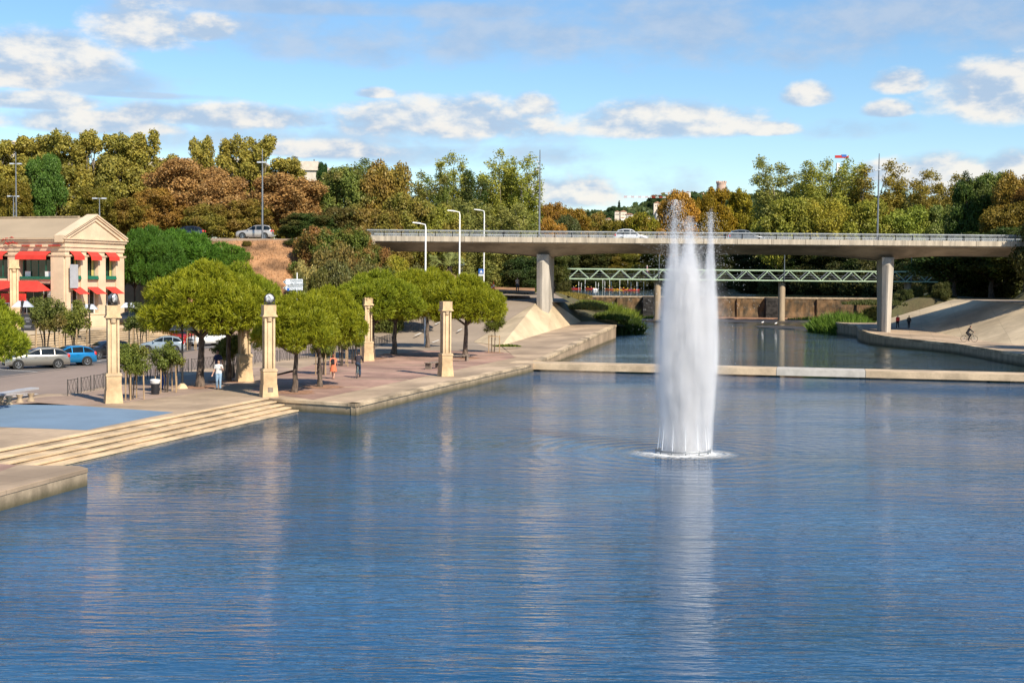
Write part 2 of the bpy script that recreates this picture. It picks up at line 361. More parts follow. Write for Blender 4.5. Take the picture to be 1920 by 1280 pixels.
# ================================================================ SETTING
def ip(t, ks):                            # piecewise linear
    if t <= ks[0][0]: return ks[0][1]
    for (a, va), (b, vb) in zip(ks, ks[1:]):
        if t <= b: return va + (vb - va) * (t - a) / (b - a)
    return ks[-1][1]
def ss(t): t = max(0, min(1, t)); return t * t * (3 - 2 * t)
XL = [(-60, -18), (39, -15.5), (67.6, -8.1), (100.3, 1.4), (159, 12.7), (176, 17.5), (200, 16), (240, 18), (249, 8), (300, 10.5), (400, 14), (470, 14), (520, 60), (560, 120)]
XR = [(-60, 60), (108, 60), (116, 45.5), (159, 42.2), (180, 46), (200, 51), (230, 66), (248, 74), (285, 82), (300, 74), (320, 64), (345, 60), (360, 56), (380, 48), (470, 52), (560, 60)]
def tz(x, y):
    if y > 560: return 4.2 + min(6, (y - 560) * .01)
    xl, xr = ip(y, XL), ip(y, XR); low = y < 251
    wz = 0 if low else 4.1
    if y > 468: return 4.6 + min(3, (y - 468) * .03)
    if xl < x < xr: return -1.2 if low else 2.4
    if x <= xl:
        d = xl - x
        if y < 125: return -1.2
        plateau = ip(y, [(125, .3), (130, .5), (162, 4.4), (200, 4.9), (560, 5)])
        near = wz - 1 + (plateau - wz + 1) * ss(d / 9) if y > 160 else ip(y, [(125, .3), (159, 1.2), (160, 1.3)]) if d < 12 else plateau
        if y <= 160 and d >= 12: near = ip(y, [(125, .3), (130, .4), (160, 4.2)])
        # embankment
        cy = ip(x, [(-60, 168), (-44, 166), (-36, 152), (-14, 149)]); by = ip(x, [(-60, 146), (-44, 143), (-36, 131), (-14, 129)])
        e = .3 + 11.05 * max(0, min(1, (y - by) / (cy - by)))
        if y > 171: e = 11.0 - min(1.5, (y - 171) * .05)
        if y < 186 and d < 13: near = -1.2
        elif y < 205: near = near - 1.0
        k = ss((-20.5 - x) / 4.5)
        return near + (max(e, near) - near) * k
    d = x - xr
    if y < 112: return -1.2 if x < 57 else 3.4
    base = ip(y, [(110, .5), (180, 1.0), (247, 4.2), (248, 4.2)])
    if y < 185:
        h = -1.2 if x < 55 else -.8 if x < 58.5 else 3.6 if x < 67 else 4.35
        return h + 6.8 * ss((x - 68) / 10)
    if y < 247:
        t = ss(d / 10); return -.8 + (5.8) * t + 4 * ss((x - 76) / 20)
    return 2.7 + 2.5 * ss(d / 6) + 4 * ss((x - 110) / 40)
def axis(a, b, core0, core1, st):
    v = list(np.arange(core0, core1 + .01, st)); s = st; x = core1
    while x < b: s *= 1.35; x += s; v.append(min(x, b))
    s = st; x = core0
    while x > a: s *= 1.35; x -= s; v.insert(0, max(x, a))
    return v
xs = axis(-4000, 4000, -110, 130, 2.5); ys = axis(-300, 9000, 10, 530, 2.5)
verts = [(x, y, tz(x, y) if y > 20 or x < -30 or x > 62 else -1.2) for y in ys for x in xs]
nx = len(xs); faces = [(j * nx + i, j * nx + i + 1, (j + 1) * nx + i + 1, (j + 1) * nx + i) for j in range(len(ys) - 1) for i in range(nx - 1)]
mt = mat('ground_cover', (0.075, 0.075, 0.03), .95, var=.35, scale=.25, bump=.7, bscale=4, fine=.4, col2=(0.12, 0.09, 0.045))
g = MB(); g.v = verts; g.f = faces; struct(g.build('ground', 'ground_cover', smooth=True, recalc=False))
# water
wm = bpy.data.materials.new('water'); wm.use_nodes = True; wm.node_tree.nodes.clear(); t = NT(wm.node_tree); MATS['water'] = wm
b = t.n('ShaderNodeBsdfPrincipled'); o = t.n('ShaderNodeOutputMaterial'); t.link(b.outputs[0], o.inputs[0])
b.inputs['Base Color'].default_value = (0.010, 0.078, 0.20, 1); b.inputs['Roughness'].default_value = .035; b.inputs['IOR'].default_value = 1.75
geo = t.n('ShaderNodeNewGeometry'); pos = geo.outputs['Position']
na = t.noise(t.vmul(pos, (.42, 2.0, 1)), 1.0, 3, .55, .8)
nb = t.noise(t.vadd(t.vmul(pos, (.85, 4.4, 1)), (7, 3, 0)), 1.0, 3, .6, .6)
nc = t.noise(t.vmul(pos, (.06, .10, 1)), 1.0, 3, .5)
calm = t.ramp(nc, .35, .65, .45, 1.45)
nf = t.noise(t.vadd(t.vmul(pos, (2.0, 9.0, 1)), (1, 9, 0)), 1.0, 2, .5)
hgt_ = t.m('ADD', t.m('ADD', t.m('MULTIPLY', na, .06), t.m('MULTIPLY', nb, .042)), t.m('MULTIPLY', nf, .011))
spx = t.n('ShaderNodeSeparateXYZ'); t.link(pos, spx.inputs[0]); wc = t.mix(t.ramp(spx.outputs[1], 99.5, 103.5), (0.008, 0.064, 0.155), (0.018, 0.026, 0.016)); wc = t.mix(t.ramp(t.noise(t.vmul(pos, (.05, .11, 1)), 1.0, 4, .6), .35, .7, 0, .55), wc, (0.012, 0.036, 0.045)); t.link(wc, b.inputs['Base Color'])  # past the walkway: greener water, with dark tree reflection put into its colour
# rings spreading from the fountain
FX, FY = 7.0, 53.4
dd = t.n('ShaderNodeVectorMath', operation='DISTANCE'); t.link(pos, dd.inputs[0]); dd.inputs[1].default_value = (FX, FY, 0)
ring = t.m('MULTIPLY', t.m('SINE', t.m('MULTIPLY', dd.outputs['Value'], 7.5)), t.ramp(dd.outputs['Value'], 1.5, 11, .012, 0, False))
bn = t.n('ShaderNodeBump'); bn.inputs['Strength'].default_value = 1; bn.inputs['Distance'].default_value = 1
t.link(t.m('ADD', t.m('MULTIPLY', hgt_, calm), ring), bn.inputs['Height']); t.link(bn.outputs[0], b.inputs['Normal'])
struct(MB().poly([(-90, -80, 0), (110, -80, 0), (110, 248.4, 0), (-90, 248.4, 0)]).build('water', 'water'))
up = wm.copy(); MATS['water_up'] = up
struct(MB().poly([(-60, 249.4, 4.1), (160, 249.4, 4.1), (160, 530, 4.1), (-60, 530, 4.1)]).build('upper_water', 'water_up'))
# ---- left plaza, quays, steps
def line_ext(a, b, t): return a + (b - a) * t
e0, e1 = P(0, 843, .6), P(503, 746, .6)
edges = []
for k, ((xa, ya), (xb, yb)) in enumerate([((0, 843), (503, 746)), ((0, 857), (518, 752)), ((40, 862), (532, 757.5)), ((85, 865), (545, 763)), ((125, 867.5), (559, 768.5))]):
    z = .6 - .12 * k; a, b_ = P(xa, ya, z), P(xb, yb, z); a = a + (a - b_) * (.5 if k < 2 else .62 + .06 * k)
    edges.append((a, b_))
quay = [P(668, 757, .6), P(800, 726.5, .6), P(905, 703, .6), P(995, 683, .6)]
q1 = P(1155, 610, 1.63)
wall_a = P(515, 747.5, .6)
pl = MB()
def ground_slab(pts, z0, m, name, top=None, bevel=0):
    b = MB(); b.slab([tuple(p) for p in pts], z0, top); return struct(b.build(name, m, bevel=bevel))
back_l = Vector((-95, 50, .6)); back_r = Vector((-24, 131, .6)); A_ = P(888, 640, .9)
main = [edges[0][0], edges[0][1], wall_a, quay[0], quay[1], quay[2], quay[3], P(1012, 677, .6), Vector((1.2, 127, .6)), Vector((-3.2, 138, .6)), Vector((-10, 137, .6)), back_r, Vector((-30, 150, .6)), Vector((-95, 150, .6)), back_l, edges[0][0] + Vector((-40, 6, 0))]
ground_slab(main, -1.2, 'plaza', 'plaza', top=.6)
# coping lip along the quay, and stained wall line
cop = MB(); off = Vector((-.95, .3, 0)) * .45
ql = [wall_a] + quay
for a, b_ in zip(ql, ql[1:]):
    d = (b_ - a).normalized(); nrm = Vector((d.y, -d.x, 0))
    p = [a + nrm * .07, b_ + nrm * .07, b_ - nrm * .5, a - nrm * .5]
    cop.slab([(q.x, q.y, .62) for q in p], .44)
struct(cop.build('quay_coping', 'step_stone', bevel=.02))
wl = MB()
for a, b_ in zip(ql, ql[1:]):
    d = (b_ - a).normalized(); nrm = Vector((d.y, -d.x, 0))
    p = [a + nrm * .012, b_ + nrm * .012, b_ - nrm * .3, a - nrm * .3]; wl.slab([(q.x, q.y, .43) for q in p], -.9)
struct(wl.build('quay_wall', 'quay_stone'))
sl = MB(); d0 = (edges[0][1] - edges[0][0]).normalized(); nb_ = Vector((-d0.y, d0.x, 0)) * .9
st = MB()
for k in range(1, 5):
    z = .6 - .12 * k; a, b_ = edges[k]; pa, pb = edges[k - 1]
    st.slab([(a.x, a.y, z), (b_.x, b_.y, z), (pb.x, pb.y, z), (pa.x, pa.y, z)], -1.0)
struct(st.build('water_steps', 'step_stone', bevel=.012))
ns = MB()
for k in range(0, 5):                      # nosing: each tread overhangs its riser
    z = .6 - .12 * k; a, b_ = edges[k]; d = (b_ - a).normalized(); nrm = Vector((d.y, -d.x, 0))
    ns.slab([(a + nrm * .05).to_tuple()[:2] + (z + .006,), (b_ + nrm * .05).to_tuple()[:2] + (z + .006,), (b_ - nrm * .30).to_tuple()[:2] + (z + .006,), (a - nrm * .30).to_tuple()[:2] + (z + .006,)], z - .06)
struct(ns.build('step_nosing', 'stone', bevel=.01))
# near platform, bottom left
pf = [P(0, 921, .6), P(165, 877, .6), P(150, 873, .6), P(0, 864, .6)]
pf[0] = pf[0] + (pf[0] - pf[1]) * 1.2; pf[3] = pf[3] + Vector((-12, 0, 0))
c_ = sum((Vector(p) for p in pf), Vector()) / 4
ground_slab([c_ + (p - c_) * .995 for p in pf], -1.2, 'quay_stone', 'platform_wall', top=.44)
ground_slab(pf, .445, 'plaza', 'platform', top=.60, bevel=.02)
struct(MB().poly([tuple(P(px, py, .604)) for px, py in ((-90, 900), (0, 883), (33, 871), (-60, 866))]).build('platform_paving', 'brick_paving'))
# coloured grounds as thin sheets
def sheet(name, m, pts, z=.604): return struct(MB().poly([tuple(P(px, py, z)) for px, py in pts]).build(name, m))
sheet('blue_ground', 'blue_ground', [(-60, 762), (0, 760.5), (45, 756.5), (72, 755), (326, 772.5), (162, 806), (-60, 798)])
sheet('warm_paving', 'plaza_warm', [(-60, 757), (0, 754), (90, 743), (128, 741), (300, 711), (420, 693), (520, 686), (560, 695), (420, 726), (395, 733), (190, 760)])
EQ = Vector((.279, .960, 0)); NQ = Vector((-.960, .279, 0)); Q0 = Vector((-8.06, 67.6, 0))
def qp(e, n, z=.604): v = Q0 + EQ * e + NQ * n; return (v.x, v.y, z)
struct(MB().poly([qp(1.2, 3.0), qp(46, 3.6), qp(52, 10), qp(52, 14), qp(30, 15.5), qp(14, 12.5), qp(4.5, 8.4)]).build('brick_paving', 'brick_paving'))
stp = MB()
for e in (9.3, 16.1, 23.2, 30.4, 37.6, 44.8):
    stp.poly([qp(e, 3.3, .608), qp(e + .42, 3.3, .608), qp(e - 1.9, 15, .608), qp(e - 2.3, 15, .608)])
struct(stp.build('paving_stripes', 'plaza'))
# street
kerb = [(-80, 757), (0, 747), (90, 738), (128, 738.5), (300, 703), (345, 695), (430, 684), (520, 675), (700, 650), (745, 640), (792, 613), (835, 592), (875, 571)]
KP = [P(x, y, .6) for x, y in kerb[:9]]
road = KP + [Vector((-13, 131.5, .6)), Vector((-22, 131.5, .6)), Vector((-36, 118, .6)), Vector((-43, 92, .6)), Vector((-60, 50, .6))]
struct(MB().poly([(p.x, p.y, .604) for p in road]).build('road', 'road_asphalt'))
sheet('parking_ground', 'asphalt', [(-80, 724), (0, 705), (190, 681), (345, 660), (470, 640), (470, 624), (340, 640), (200, 656), (60, 672), (-80, 690)], .608)
kl = MB()
for (x0, y0), (x1, y1) in (((-80, 726), (0, 707)), ((0, 707), (190, 683)), ((190, 683), (345, 662))):
    a, b_ = P(x0, y0, .615), P(x1, y1, .615); d = (b_ - a).normalized(); n = Vector((-d.y, d.x, 0)) * .09
    kl.slab([a - n, b_ - n, b_ + n, a + n], .6)
struct(kl.build('parking_kerb', 'asphalt'))
mk = MB()
for (x0, y0, x1, y1) in ((0, 712 - 20, 70, 697), (185, 676, 232, 671), (120, 684, 190, 676), (350, 655, 430, 646), (280, 662, 330, 657), (0, 745, 70, 738), (0, 741, 55, 736.5)):
    a, b_ = P(x0, y0, .612), P(x1, y1, .612); d = (b_ - a).normalized(); n = Vector((-d.y, d.x, 0)) * (.06 if y0 < 740 else .12)
    mk.poly([a - n, b_ - n, b_ + n, a + n])
struct(mk.build('parking_lines', 'road_paint'))
# stairs between street and building terrace
F0 = P(200, 655, .6); SD = Vector((.21, .978, 0)); PD = Vector((-.978, .21, 0))
sb = MB(); NS = 9
for k in range(NS):
    z = .6 + .15 * (k + 1); a = F0 + SD * -24 + PD * (k * .66); b_ = F0 + SD * 24 + PD * (k * .66)
    w_ = PD * (.72 if k < NS - 1 else 40)
    sb.slab([(a.x, a.y, z), (b_.x, b_.y, z), ((b_ + w_).x, (b_ + w_).y, z), ((a + w_).x, (a + w_).y, z)], .3 if k == 0 else z - .3)
    o_ = PD * .02
struct(sb.build('stairs', 'bank_concrete'))
rs = MB()                                    # dark joint under each nosing is a real recess
for k in range(NS):
    z = .6 + .15 * (k + 1); a = F0 + SD * -24 + PD * (k * .66 - .05); b_ = F0 + SD * 24 + PD * (k * .66 - .05); w_ = PD * .3
    rs.slab([(a.x, a.y, z + .012), (b_.x, b_.y, z + .012), ((b_ + w_).x, (b_ + w_).y, z + .012), ((a + w_).x, (a + w_).y, z + .012)], z - .045)
struct(rs.build('stair_nosing', 'step_stone'))
# far left quay (rising), concrete bank, ramp road
C_ = P(1090, 603, 1.75); Bt = P(1005, 567, 4.4); Bt2 = P(1038, 566, 4.4); M_ = P(940, 648, .66)
A_ = P(888, 641, .62)
k0 = P(1012, 677.5, .6)
fq = MB()
mid = [k0 + (q1 - k0) * t for t in (0, .25, .5, .75, 1)]
top = [Vector((p.x, p.y, .6 + (1.63 - .6) * t)) for p, t in zip(mid, (0, .25, .5, .75, 1))]
inn = [Vector((0.2, 110, .605)), M_, M_ + (C_ - M_) * .4, M_ + (C_ - M_) * .75, C_]
n = 5; V = top + inn + [Vector((p.x, p.y, -1.2)) for p in top]
fq.add(V, [(i, i + 1, i + 6, i + 5) for i in range(4)] + [(10 + i, 11 + i, 1 + i, i) for i in range(4)])
endp = q1 + (C_ - q1) * 1.0
fq.add([q1, C_ + Vector((1.5, 3, 0)), (C_.x + 1.5, C_.y + 3, -1.2), (q1.x, q1.y, -1.2)], [(0, 1, 2, 3)])
fq.poly([q1, C_, C_ + Vector((1.5, 3, 0))])
struct(fq.build('upstream_quay', 'plaza'))
cq = MB()
for a, b_ in [(p + Vector((0, 0, .05)), q + Vector((0, 0, .05))) for p, q in zip(top, top[1:])]:
    d = (b_ - a).normalized(); nr = Vector((d.y, -d.x, 0)).normalized()
    cq.add([a + nr * .06 + Vector((0, 0, .02)), b_ + nr * .06 + Vector((0, 0, .02)), b_ - nr * .55 + Vector((0, 0, .02)), a - nr * .55 + Vector((0, 0, .02)),
            a + nr * .06 - Vector((0, 0, .2)), b_ + nr * .06 - Vector((0, 0, .2)), b_ - nr * .55 - Vector((0, 0, .2)), a - nr * .55 - Vector((0, 0, .2))],
           [(0, 1, 2, 3), (4, 7, 6, 5), (0, 4, 5, 1), (3, 2, 6, 7), (0, 3, 7, 4), (1, 5, 6, 2)])
struct(cq.build('upstream_coping', 'step_stone'))
bk = MB(); bk.poly([A_, M_, Bt]); bk.poly([M_, M_ + (C_ - M_) * .5, Bt]); bk.poly([M_ + (C_ - M_) * .5, C_, Bt2, Bt])
D2 = Vector((15.5, 186, 2.0)); struct(bk.build('concrete_bank', 'bank_concrete', recalc=True))
bg_ = MB(); bg_.poly([C_, D2, Vector((8.5, 190, 4.6)), Bt2]); bg_.poly([C_ + Vector((0, 0, -.02)), Vector((16.5, 176, .8)), D2]); bg_.poly([D2, Vector((19, 200, .5)), Vector((20, 250, .6)), Vector((10, 250, 4.4)), Vector((8.5, 190, 4.6))]); struct(bg_.build('bank_earth', 'ground_cover'))
L0 = Vector((-22.5, 131.4, .6)); L1 = Vector((-14.0, 164, 4.95))
rp = MB(); NR = 8
la = [L0 + (L1 - L0) * (i / NR) for i in range(NR + 1)]; ra = [A_ + (Bt - A_) * (i / NR) for i in range(NR + 1)]
V = [Vector((-20, 118, .610)), Vector((-1.5, 118.5, .610))] + [q for p in zip(la, ra) for q in (p[0] + Vector((0, 0, .02)), p[1] + Vector((0, 0, .01)))]
rp.add(V, [(2 * i, 2 * i + 1, 2 * i + 3, 2 * i + 2) for i in range(NR + 1)])
far = [L1 + Vector((0, 0, .02)), Bt + Vector((0, 0, .01)), Bt2 + Vector((2, 0, 0)), Vector((6, 200, 5.2)), Vector((-12, 200, 5.4))]
rp.poly(far)
struct(rp.build('ramp_road', 'ramp_asphalt', recalc=True))
vg = MB()                                    # dry verge left of the ramp + beyond the walker
vg.poly([L1 + Vector((-9, -3, .25)), L1 + Vector((0, 0, .03)), Vector((-12, 200, 5.45)), Vector((-24, 200, 6.0))]); vg.poly([D(931, 545, 166) + Vector((0, 0, -.1)), D(1003, 550, 166), D(1003, 540, 180), D(925, 538, 180)])
struct(vg.build('verge', 'dry_grass'))
dm = MB()
for (x0, y0, x1, y1) in ((816, 608.5, 824, 604), (858, 620.5, 866, 616.5), (778, 629, 790, 624), (811, 642, 823, 637.5), (851, 588, 857, 585)):
    t_ = (640 - (y0 + y1) / 2) / 75; z = .66 + max(0, t_) * 3.6
    def onr(px, py):                          # point on the ramp surface
        for i in range(400):
            dd_ = 118 + i * .12; q = D(px, py, dd_); zs = .63 if dd_ < 131 else .63 + (dd_ - 131) / 28 * 3.85
            if q.z < zs + .02: return Vector((q.x, q.y, zs + .03))
        return q
    a, b_ = onr(x0, y0), onr(x1, y1); n_ = Vector((.08, -.02, 0)); dm.poly([a - n_, b_ - n_, b_ + n_, a + n_])
struct(dm.build('road_dashes', 'road_paint'))
# ---- right bank
rq = [(1607, 610), (1611, 617), (1630, 624), (1660, 630), (1700, 635), (1740, 639), (1800, 645), (1860, 655), (1925, 665), (1990, 678)]
rz_ = [1.5, 1.42, 1.3, 1.15, 1.05, 1, 1, 1, 1, 1]
RQ = [P(x, y, z) for (x, y), z in zip(rq, rz_)]
RQ.insert(0, Vector((44.6, 180, 1.6)))
RQ += [Vector((46.5, 98, 1)), Vector((46.8, 60, 1)), Vector((47, 5, 1))]
bb = [Vector((50, 180, 1.6)), P(1713, 614, 1.4), P(1727, 618, 1.25), P(1760, 624, 1.1), P(1800, 632, 1.05), P(1860, 641, 1.02), Vector((51, 130, 1.02)), Vector((51, 126, 1.02)), Vector((51, 122, 1.02)), Vector((51, 118, 1.02)), Vector((52, 108, 1.02)), Vector((52, 98, 1.02)), Vector((52, 60, 1.02)), Vector((52, 5, 1.02))]
rb = MB(); n = len(RQ); RQ = RQ[:n]; bb = bb[:n]
V = RQ + bb + [Vector((p.x, p.y, -1.2)) for p in RQ]
rb.add(V, [(i, i + 1, n + i + 1, n + i) for i in range(n - 1)] + [(2 * n + i, 2 * n + i + 1, i + 1, i) for i in range(n - 1)])
struct(rb.build('right_quay', 'plaza', recalc=True))
rc_ = MB()
for i, (a, b_) in enumerate(zip(RQ, RQ[1:])):
    d = (b_ - a).normalized(); nr = Vector((d.y, -d.x, 0)).normalized(); up_ = Vector((0, 0, .02)); dn = Vector((0, 0, -.22))
    rc_.add([a + nr * .05 + up_, b_ + nr * .05 + up_, b_ - nr * .5 + up_, a - nr * .5 + up_, a + nr * .05 + dn, b_ + nr * .05 + dn, b_ - nr * .5 + dn, a - nr * .5 + dn],
            [(0, 1, 2, 3), (4, 7, 6, 5), (0, 4, 5, 1), (3, 2, 6, 7), (0, 3, 7, 4), (1, 5, 6, 2)])
struct(rc_.build('right_coping', 'step_stone'))
rwl = MB(); V = [p + Vector((-.03, -.03, -.2)) for p in RQ] + [Vector((p.x - .03, p.y - .03, -1.2)) for p in RQ]
rwl.add(V, [(i, i + 1, n + i + 1, n + i) for i in range(n - 1)]); struct(rwl.build('right_quay_wall', 'quay_stone'))
tops = [Vector((61.5, 182, 4.9)), Vector((61, 174, 4.85)), Vector((60.5, 168, 4.85)), Vector((60.3, 160, 4.8)), Vector((60, 150, 4.78)), Vector((60, 140, 4.78)), Vector((60, 134, 4.78)), Vector((60, 130, 4.78)), Vector((60, 125, 4.78)), Vector((60, 120, 4.78)), Vector((60, 108, 4.78)), Vector((60, 98, 4.78)), Vector((60, 60, 4.78)), Vector((60, 5, 4.78))][:n]
cb = MB(); cb.add(bb + tops, [(i, i + 1, n + i + 1, n + i) for i in range(n - 1)]); struct(cb.build('right_concrete_bank', 'bank_concrete', recalc=True))
rr = MB(); V = tops + [t_ + Vector((9, 0, .02)) for t_ in tops]; rr.add(V, [(i, i + 1, n + i + 1, n + i) for i in range(n - 1)]); struct(rr.build('right_road', 'ramp_asphalt', recalc=True))
kb = MB()
for a, b_ in zip(tops, tops[1:]):
    kb.slab([(a.x, a.y, 4.9), (a.x + .35, a.y, 4.9), (b_.x + .35, b_.y, 4.9), (b_.x, b_.y, 4.9)], 4.6)
struct(kb.build('right_kerb', 'step_stone'))
# mud bar below the weir
mb_ = MB()
random.seed(4)
for (x0, x1, y0, y1, z) in ((19, 60, 222, 247, .16), (38, 47, 196, 212, .05)):
    pts = []
    for k in range(28):
        a = 2 * math.pi * k / 28; r_ = random.uniform(.8, 1.05); pts.append(((x0 + x1) / 2 + (x1 - x0) / 2 * r_ * math.cos(a), (y0 + y1) / 2 + (y1 - y0) / 2 * r_ * math.sin(a), z))
    mb_.slab(pts, -1)
struct(mb_.build('mud_bar', 'mud'))
ap = MB(); random.seed(6)
ap.slab([(34 + 33 * k / 20, 242.5 + random.uniform(-.8, .8), .32) for k in range(21)] + [(68, 249, .32), (34, 249, .32)], -1)
struct(ap.build('weir_apron', 'ochre_soil'))
# upper road by the embankment
ur = MB(); ur.slab([(-75, 157, 11.6), (-62, 153.5, 11.6), (-40, 152.2, 11.6), (-16, 151.8, 11.6), (-16, 166.2, 11.6), (-40, 166.4, 11.6), (-62, 168, 11.6), (-75, 171, 11.6)], 11.0)
struct(ur.build('upper_road', 'ramp_asphalt'))
# ================================================================ FOOTWAY ACROSS THE WATER
wk = empty('concrete_walkway', (0, 101, 0), 0, 'low concrete walkway crossing the water on short stub piers behind the fountain', 'walkway')
a, b_ = P(990, 680.5, .62), P(1930, 702.5, .62); wdir = (b_ - a).normalized(); wn = Vector((-wdir.y, wdir.x, 0)); L = (b_ - a).length
loc0 = Vector(wk.location)
def wpt(s, n, z): p = a + wdir * s + wn * n - loc0; return (p.x, p.y, z)
s0, s1 = L * (1475 - 990) / 940, L * (1640 - 990) / 940
for i, (u, v, mm) in enumerate(((-1.5, s0, 'walk_concrete'), (s0 + .03, s1, 'walk_metal'), (s1 + .03, L + 14, 'walk_concrete'))):
    q = MB(); q.slab([wpt(u, 0, .62), wpt(v, 0, .62), wpt(v, 2.6, .62), wpt(u, 2.6, .62)], .13); q.build('deck', mm, wk, bevel=.015)
for px in (1228, 1472, 1640, 1872, 1889):
    s_ = L * (px - 990) / 940; q = MB(); q.slab([wpt(s_ - .35, .25, .13), wpt(s_ + .35, .25, .13), wpt(s_ + .35, 2.3, .13), wpt(s_ - .35, 2.3, .13)], -1.1); q.build('pier', 'quay_stone', wk)
# ================================================================ ROAD BRIDGE
BY = 152.0; X0, X1 = -17.5, 76.0; XA = -27.0
br = empty('road_bridge', (0, BY, 0), 0, 'long grey concrete road bridge on two blade piers spanning the river', 'bridge')
dk = MB(); dk.box(((XA + X1) / 2, 7, 11.46), (X1 - XA, 13.6, .26))
dk.build('deck', 'bridge_concrete', br)
fa = MB()
for y in (0, 13.7):
    xx_ = X0
    while xx_ < X1: fa.box((xx_ + 1.97, y + .15, 11.72), (3.925, .32, .60)); xx_ += 3.96
fa.box(((X0 + X1) / 2, .9, 11.62), (X1 - X0, 1.15, .06)); fa.box(((X0 + X1) / 2, 13.0, 11.62), (X1 - X0, 1.0, .06))
fa.build('parapet_edge', 'concrete', br, bevel=.02)
PXL, PXR = D(1014, 500, 158).x + .55, D(1648.5, 500, 158).x + .4
gd = MB(); N = 120; V = []; Fc = []
for i in range(N + 1):
    x = XA + (X1 - XA) * i / N
    h = min(abs(x - PXL), abs(x - PXR)); zb = 10.42 - .38 * (1 - ss(h / 9.0)) - .22 * (1 - ss(h / 3.0))
    if x > 60: zb = 10.42
    for y, z in ((1.5, 11.33), (3.6, zb), (10.4, zb), (12.5, 11.33)): V.append((x, y, z))
for i in range(N):
    for k in range(3): Fc.append((4 * i + k, 4 * i + 4 + k, 4 * i + 5 + k, 4 * i + k + 1))
gd.add(V, Fc); gd.build('girder', 'girder_concrete_shaded', br, smooth=True)
for px_, zb in ((PXL, 3.2), (PXR, 1.25)):
    p = MB(); rr_ = []
    for z, hw, hd in ((zb - .4, .52 if px_ == PXR else .70, 2.7), (zb + 4, .60 if px_ == PXR else .72, 2.8), (9.2, .70, 3.0), (10.1, .72, 3.0)):
        rr_.append([(px_ + a_ * hw + .155 * b2 * hd, 4.9 + b2 * hd * (1 if abs(b2) < .9 else (1.0 if z < 9.5 else .8)), z) for a_, b2 in ((-1, -.86), (-.30, -1.0), (.0, -1.04), (1, -.84), (1, .86), (.15, 1), (-.15, 1), (-1, .86))])
    V = [q for r_ in rr_ for q in r_]; Fc = [(8 * i + k, 8 * i + (k + 1) % 8, 8 * i + 8 + (k + 1) % 8, 8 * i + 8 + k) for i in range(3) for k in range(8)] + [tuple(range(7, -1, -1)), tuple(range(24, 32))]
    p.add(V, Fc); p.build('pier', 'bridge_concrete', br)
ra_ = MB(); po = MB()
for y in (.32, 13.5):
    ra_.box(((X0 + X1) / 2 - 1, y, 12.72), (X1 - X0 - 2, .12, .11)); ra_.box(((X0 + X1) / 2 - 1, y, 12.08), (X1 - X0 - 2, .05, .05))
    x = X0 + .5
    while x < X1 - 3: ra_.box((x, y, 12.38), (.035, .03, .60)); x += .14 if y < 1 else .28
    x = X0 + .6
    while x < X1 - 2.5:
        q_ = MB(); q_.box((x, y - (.12 if y < 1 else -.1), 12.16), (.07, .07, 1.0)); q_.build('railing_post', 'dark_metal', br); x += 1.98
ra_.build('railing', 'rail_metal', br)
dr = MB()
# ================================================================ GREEN FOOTBRIDGE
GY = 231.0
gb = empty('truss_footbridge', (0, GY, 0), 0, 'pale green steel truss footbridge on concrete piers beyond the road bridge', 'footbridge')
ga, gz1 = D(1036, 500.5, GY), D(1745, 510, GY); zt = (D(1250, 504.5, GY).z + D(1600, 509.5, GY).z) / 2; zb = zt - 1.75
xa, xb = ga.x, D(1772, 510, GY).x
for y, nm in ((0, 'truss'), (2.6, 'truss')):
    q = MB(); q.bar((xa, y, zt), (xb, y, zt), .21); q.bar((xa + .8, y, zb), (xb, y, zb), .20)
    x = xa + 1.0; k = 0
    while x < xb - 2: q.bar((x, y, zt - .1), (x + 1.75, y, zb + .1), .12); q.bar((x + 1.95, y, zb + .1), (x + 3.6, y, zt - .1), .12); x += 3.72
    q.build(nm, 'green_steel' if y == 0 else 'grey_metal', gb)
q = MB(); q.box(((xa + xb) / 2, 1.3, zb + .12), (xb - xa, 2.3, .14)); q.build('deck', 'dark_metal', gb)
q = MB(); q.box(((xa + xb) / 2, 2.4, zt + .0), (xb - xa, .05, .05)); q.box(((xa + xb) / 2, 2.4, zb + .9), (xb - xa, .03, .04)); q.box(((xa + xb) / 2, 2.4, zb + .5), (xb - xa, .03, .04)); q.build('rear_rail', 'grey_metal', gb)
for px in (1234, 1468.5, 1706):
    X = D(px, 550, GY).x; q = MB(); q.lathe([(.75, -1.2), (.72, .2), (.62, .25), (.62, zb - .2)], (X, 1.3, 0), 18); q.build('pier', 'quay_stone', gb, smooth=True)
    q = MB(); q.tube([(X + .1, -.2, zb), (X + .1, -.2, zt + 3.8)], .07, 6); q.build('lamp_pole', 'grey_metal', gb)
# ================================================================ WEIR
wr = empty('weir_wall', (0, 249, 0), 0, 'brown weathered weir wall stained with moss below the upper basin', 'weir')
q = MB(); V = []; Fc = []; random.seed(9)
N = 150; 
for i in range(N + 1):
    x = 4 + 82 * i / N
    for j, z in enumerate((-1, .5, 1.4, 2.4, 3.2, 3.9)): V.append((x, random.uniform(-.12, .12) - (.25 if j < 2 else 0), z))
for i in range(N):
    for j in range(5): Fc.append((6 * i + j, 6 * i + 6 + j, 6 * i + 7 + j, 6 * i + j + 1))
q.add(V, Fc); q.build('face', 'weir_wall', wr)
q = MB(); q.box((45, .35, 4.05), (82, .9, .30)); q.build('cap', 'quay_stone', wr)
q = MB(); x = 20
while x < 84: q.box((x, -.35, 1.9), (.22, .5, 4.0)); x += 7.6
q.build('buttress', 'weir_wall', wr)
for px in (1216, 1446):
    X = D(px, 570, 248).x; q = MB(); q.box((X, -.8, 1.9), (2.2, 2.0, 4.4)); q.build('sluice_block', 'interior', wr)
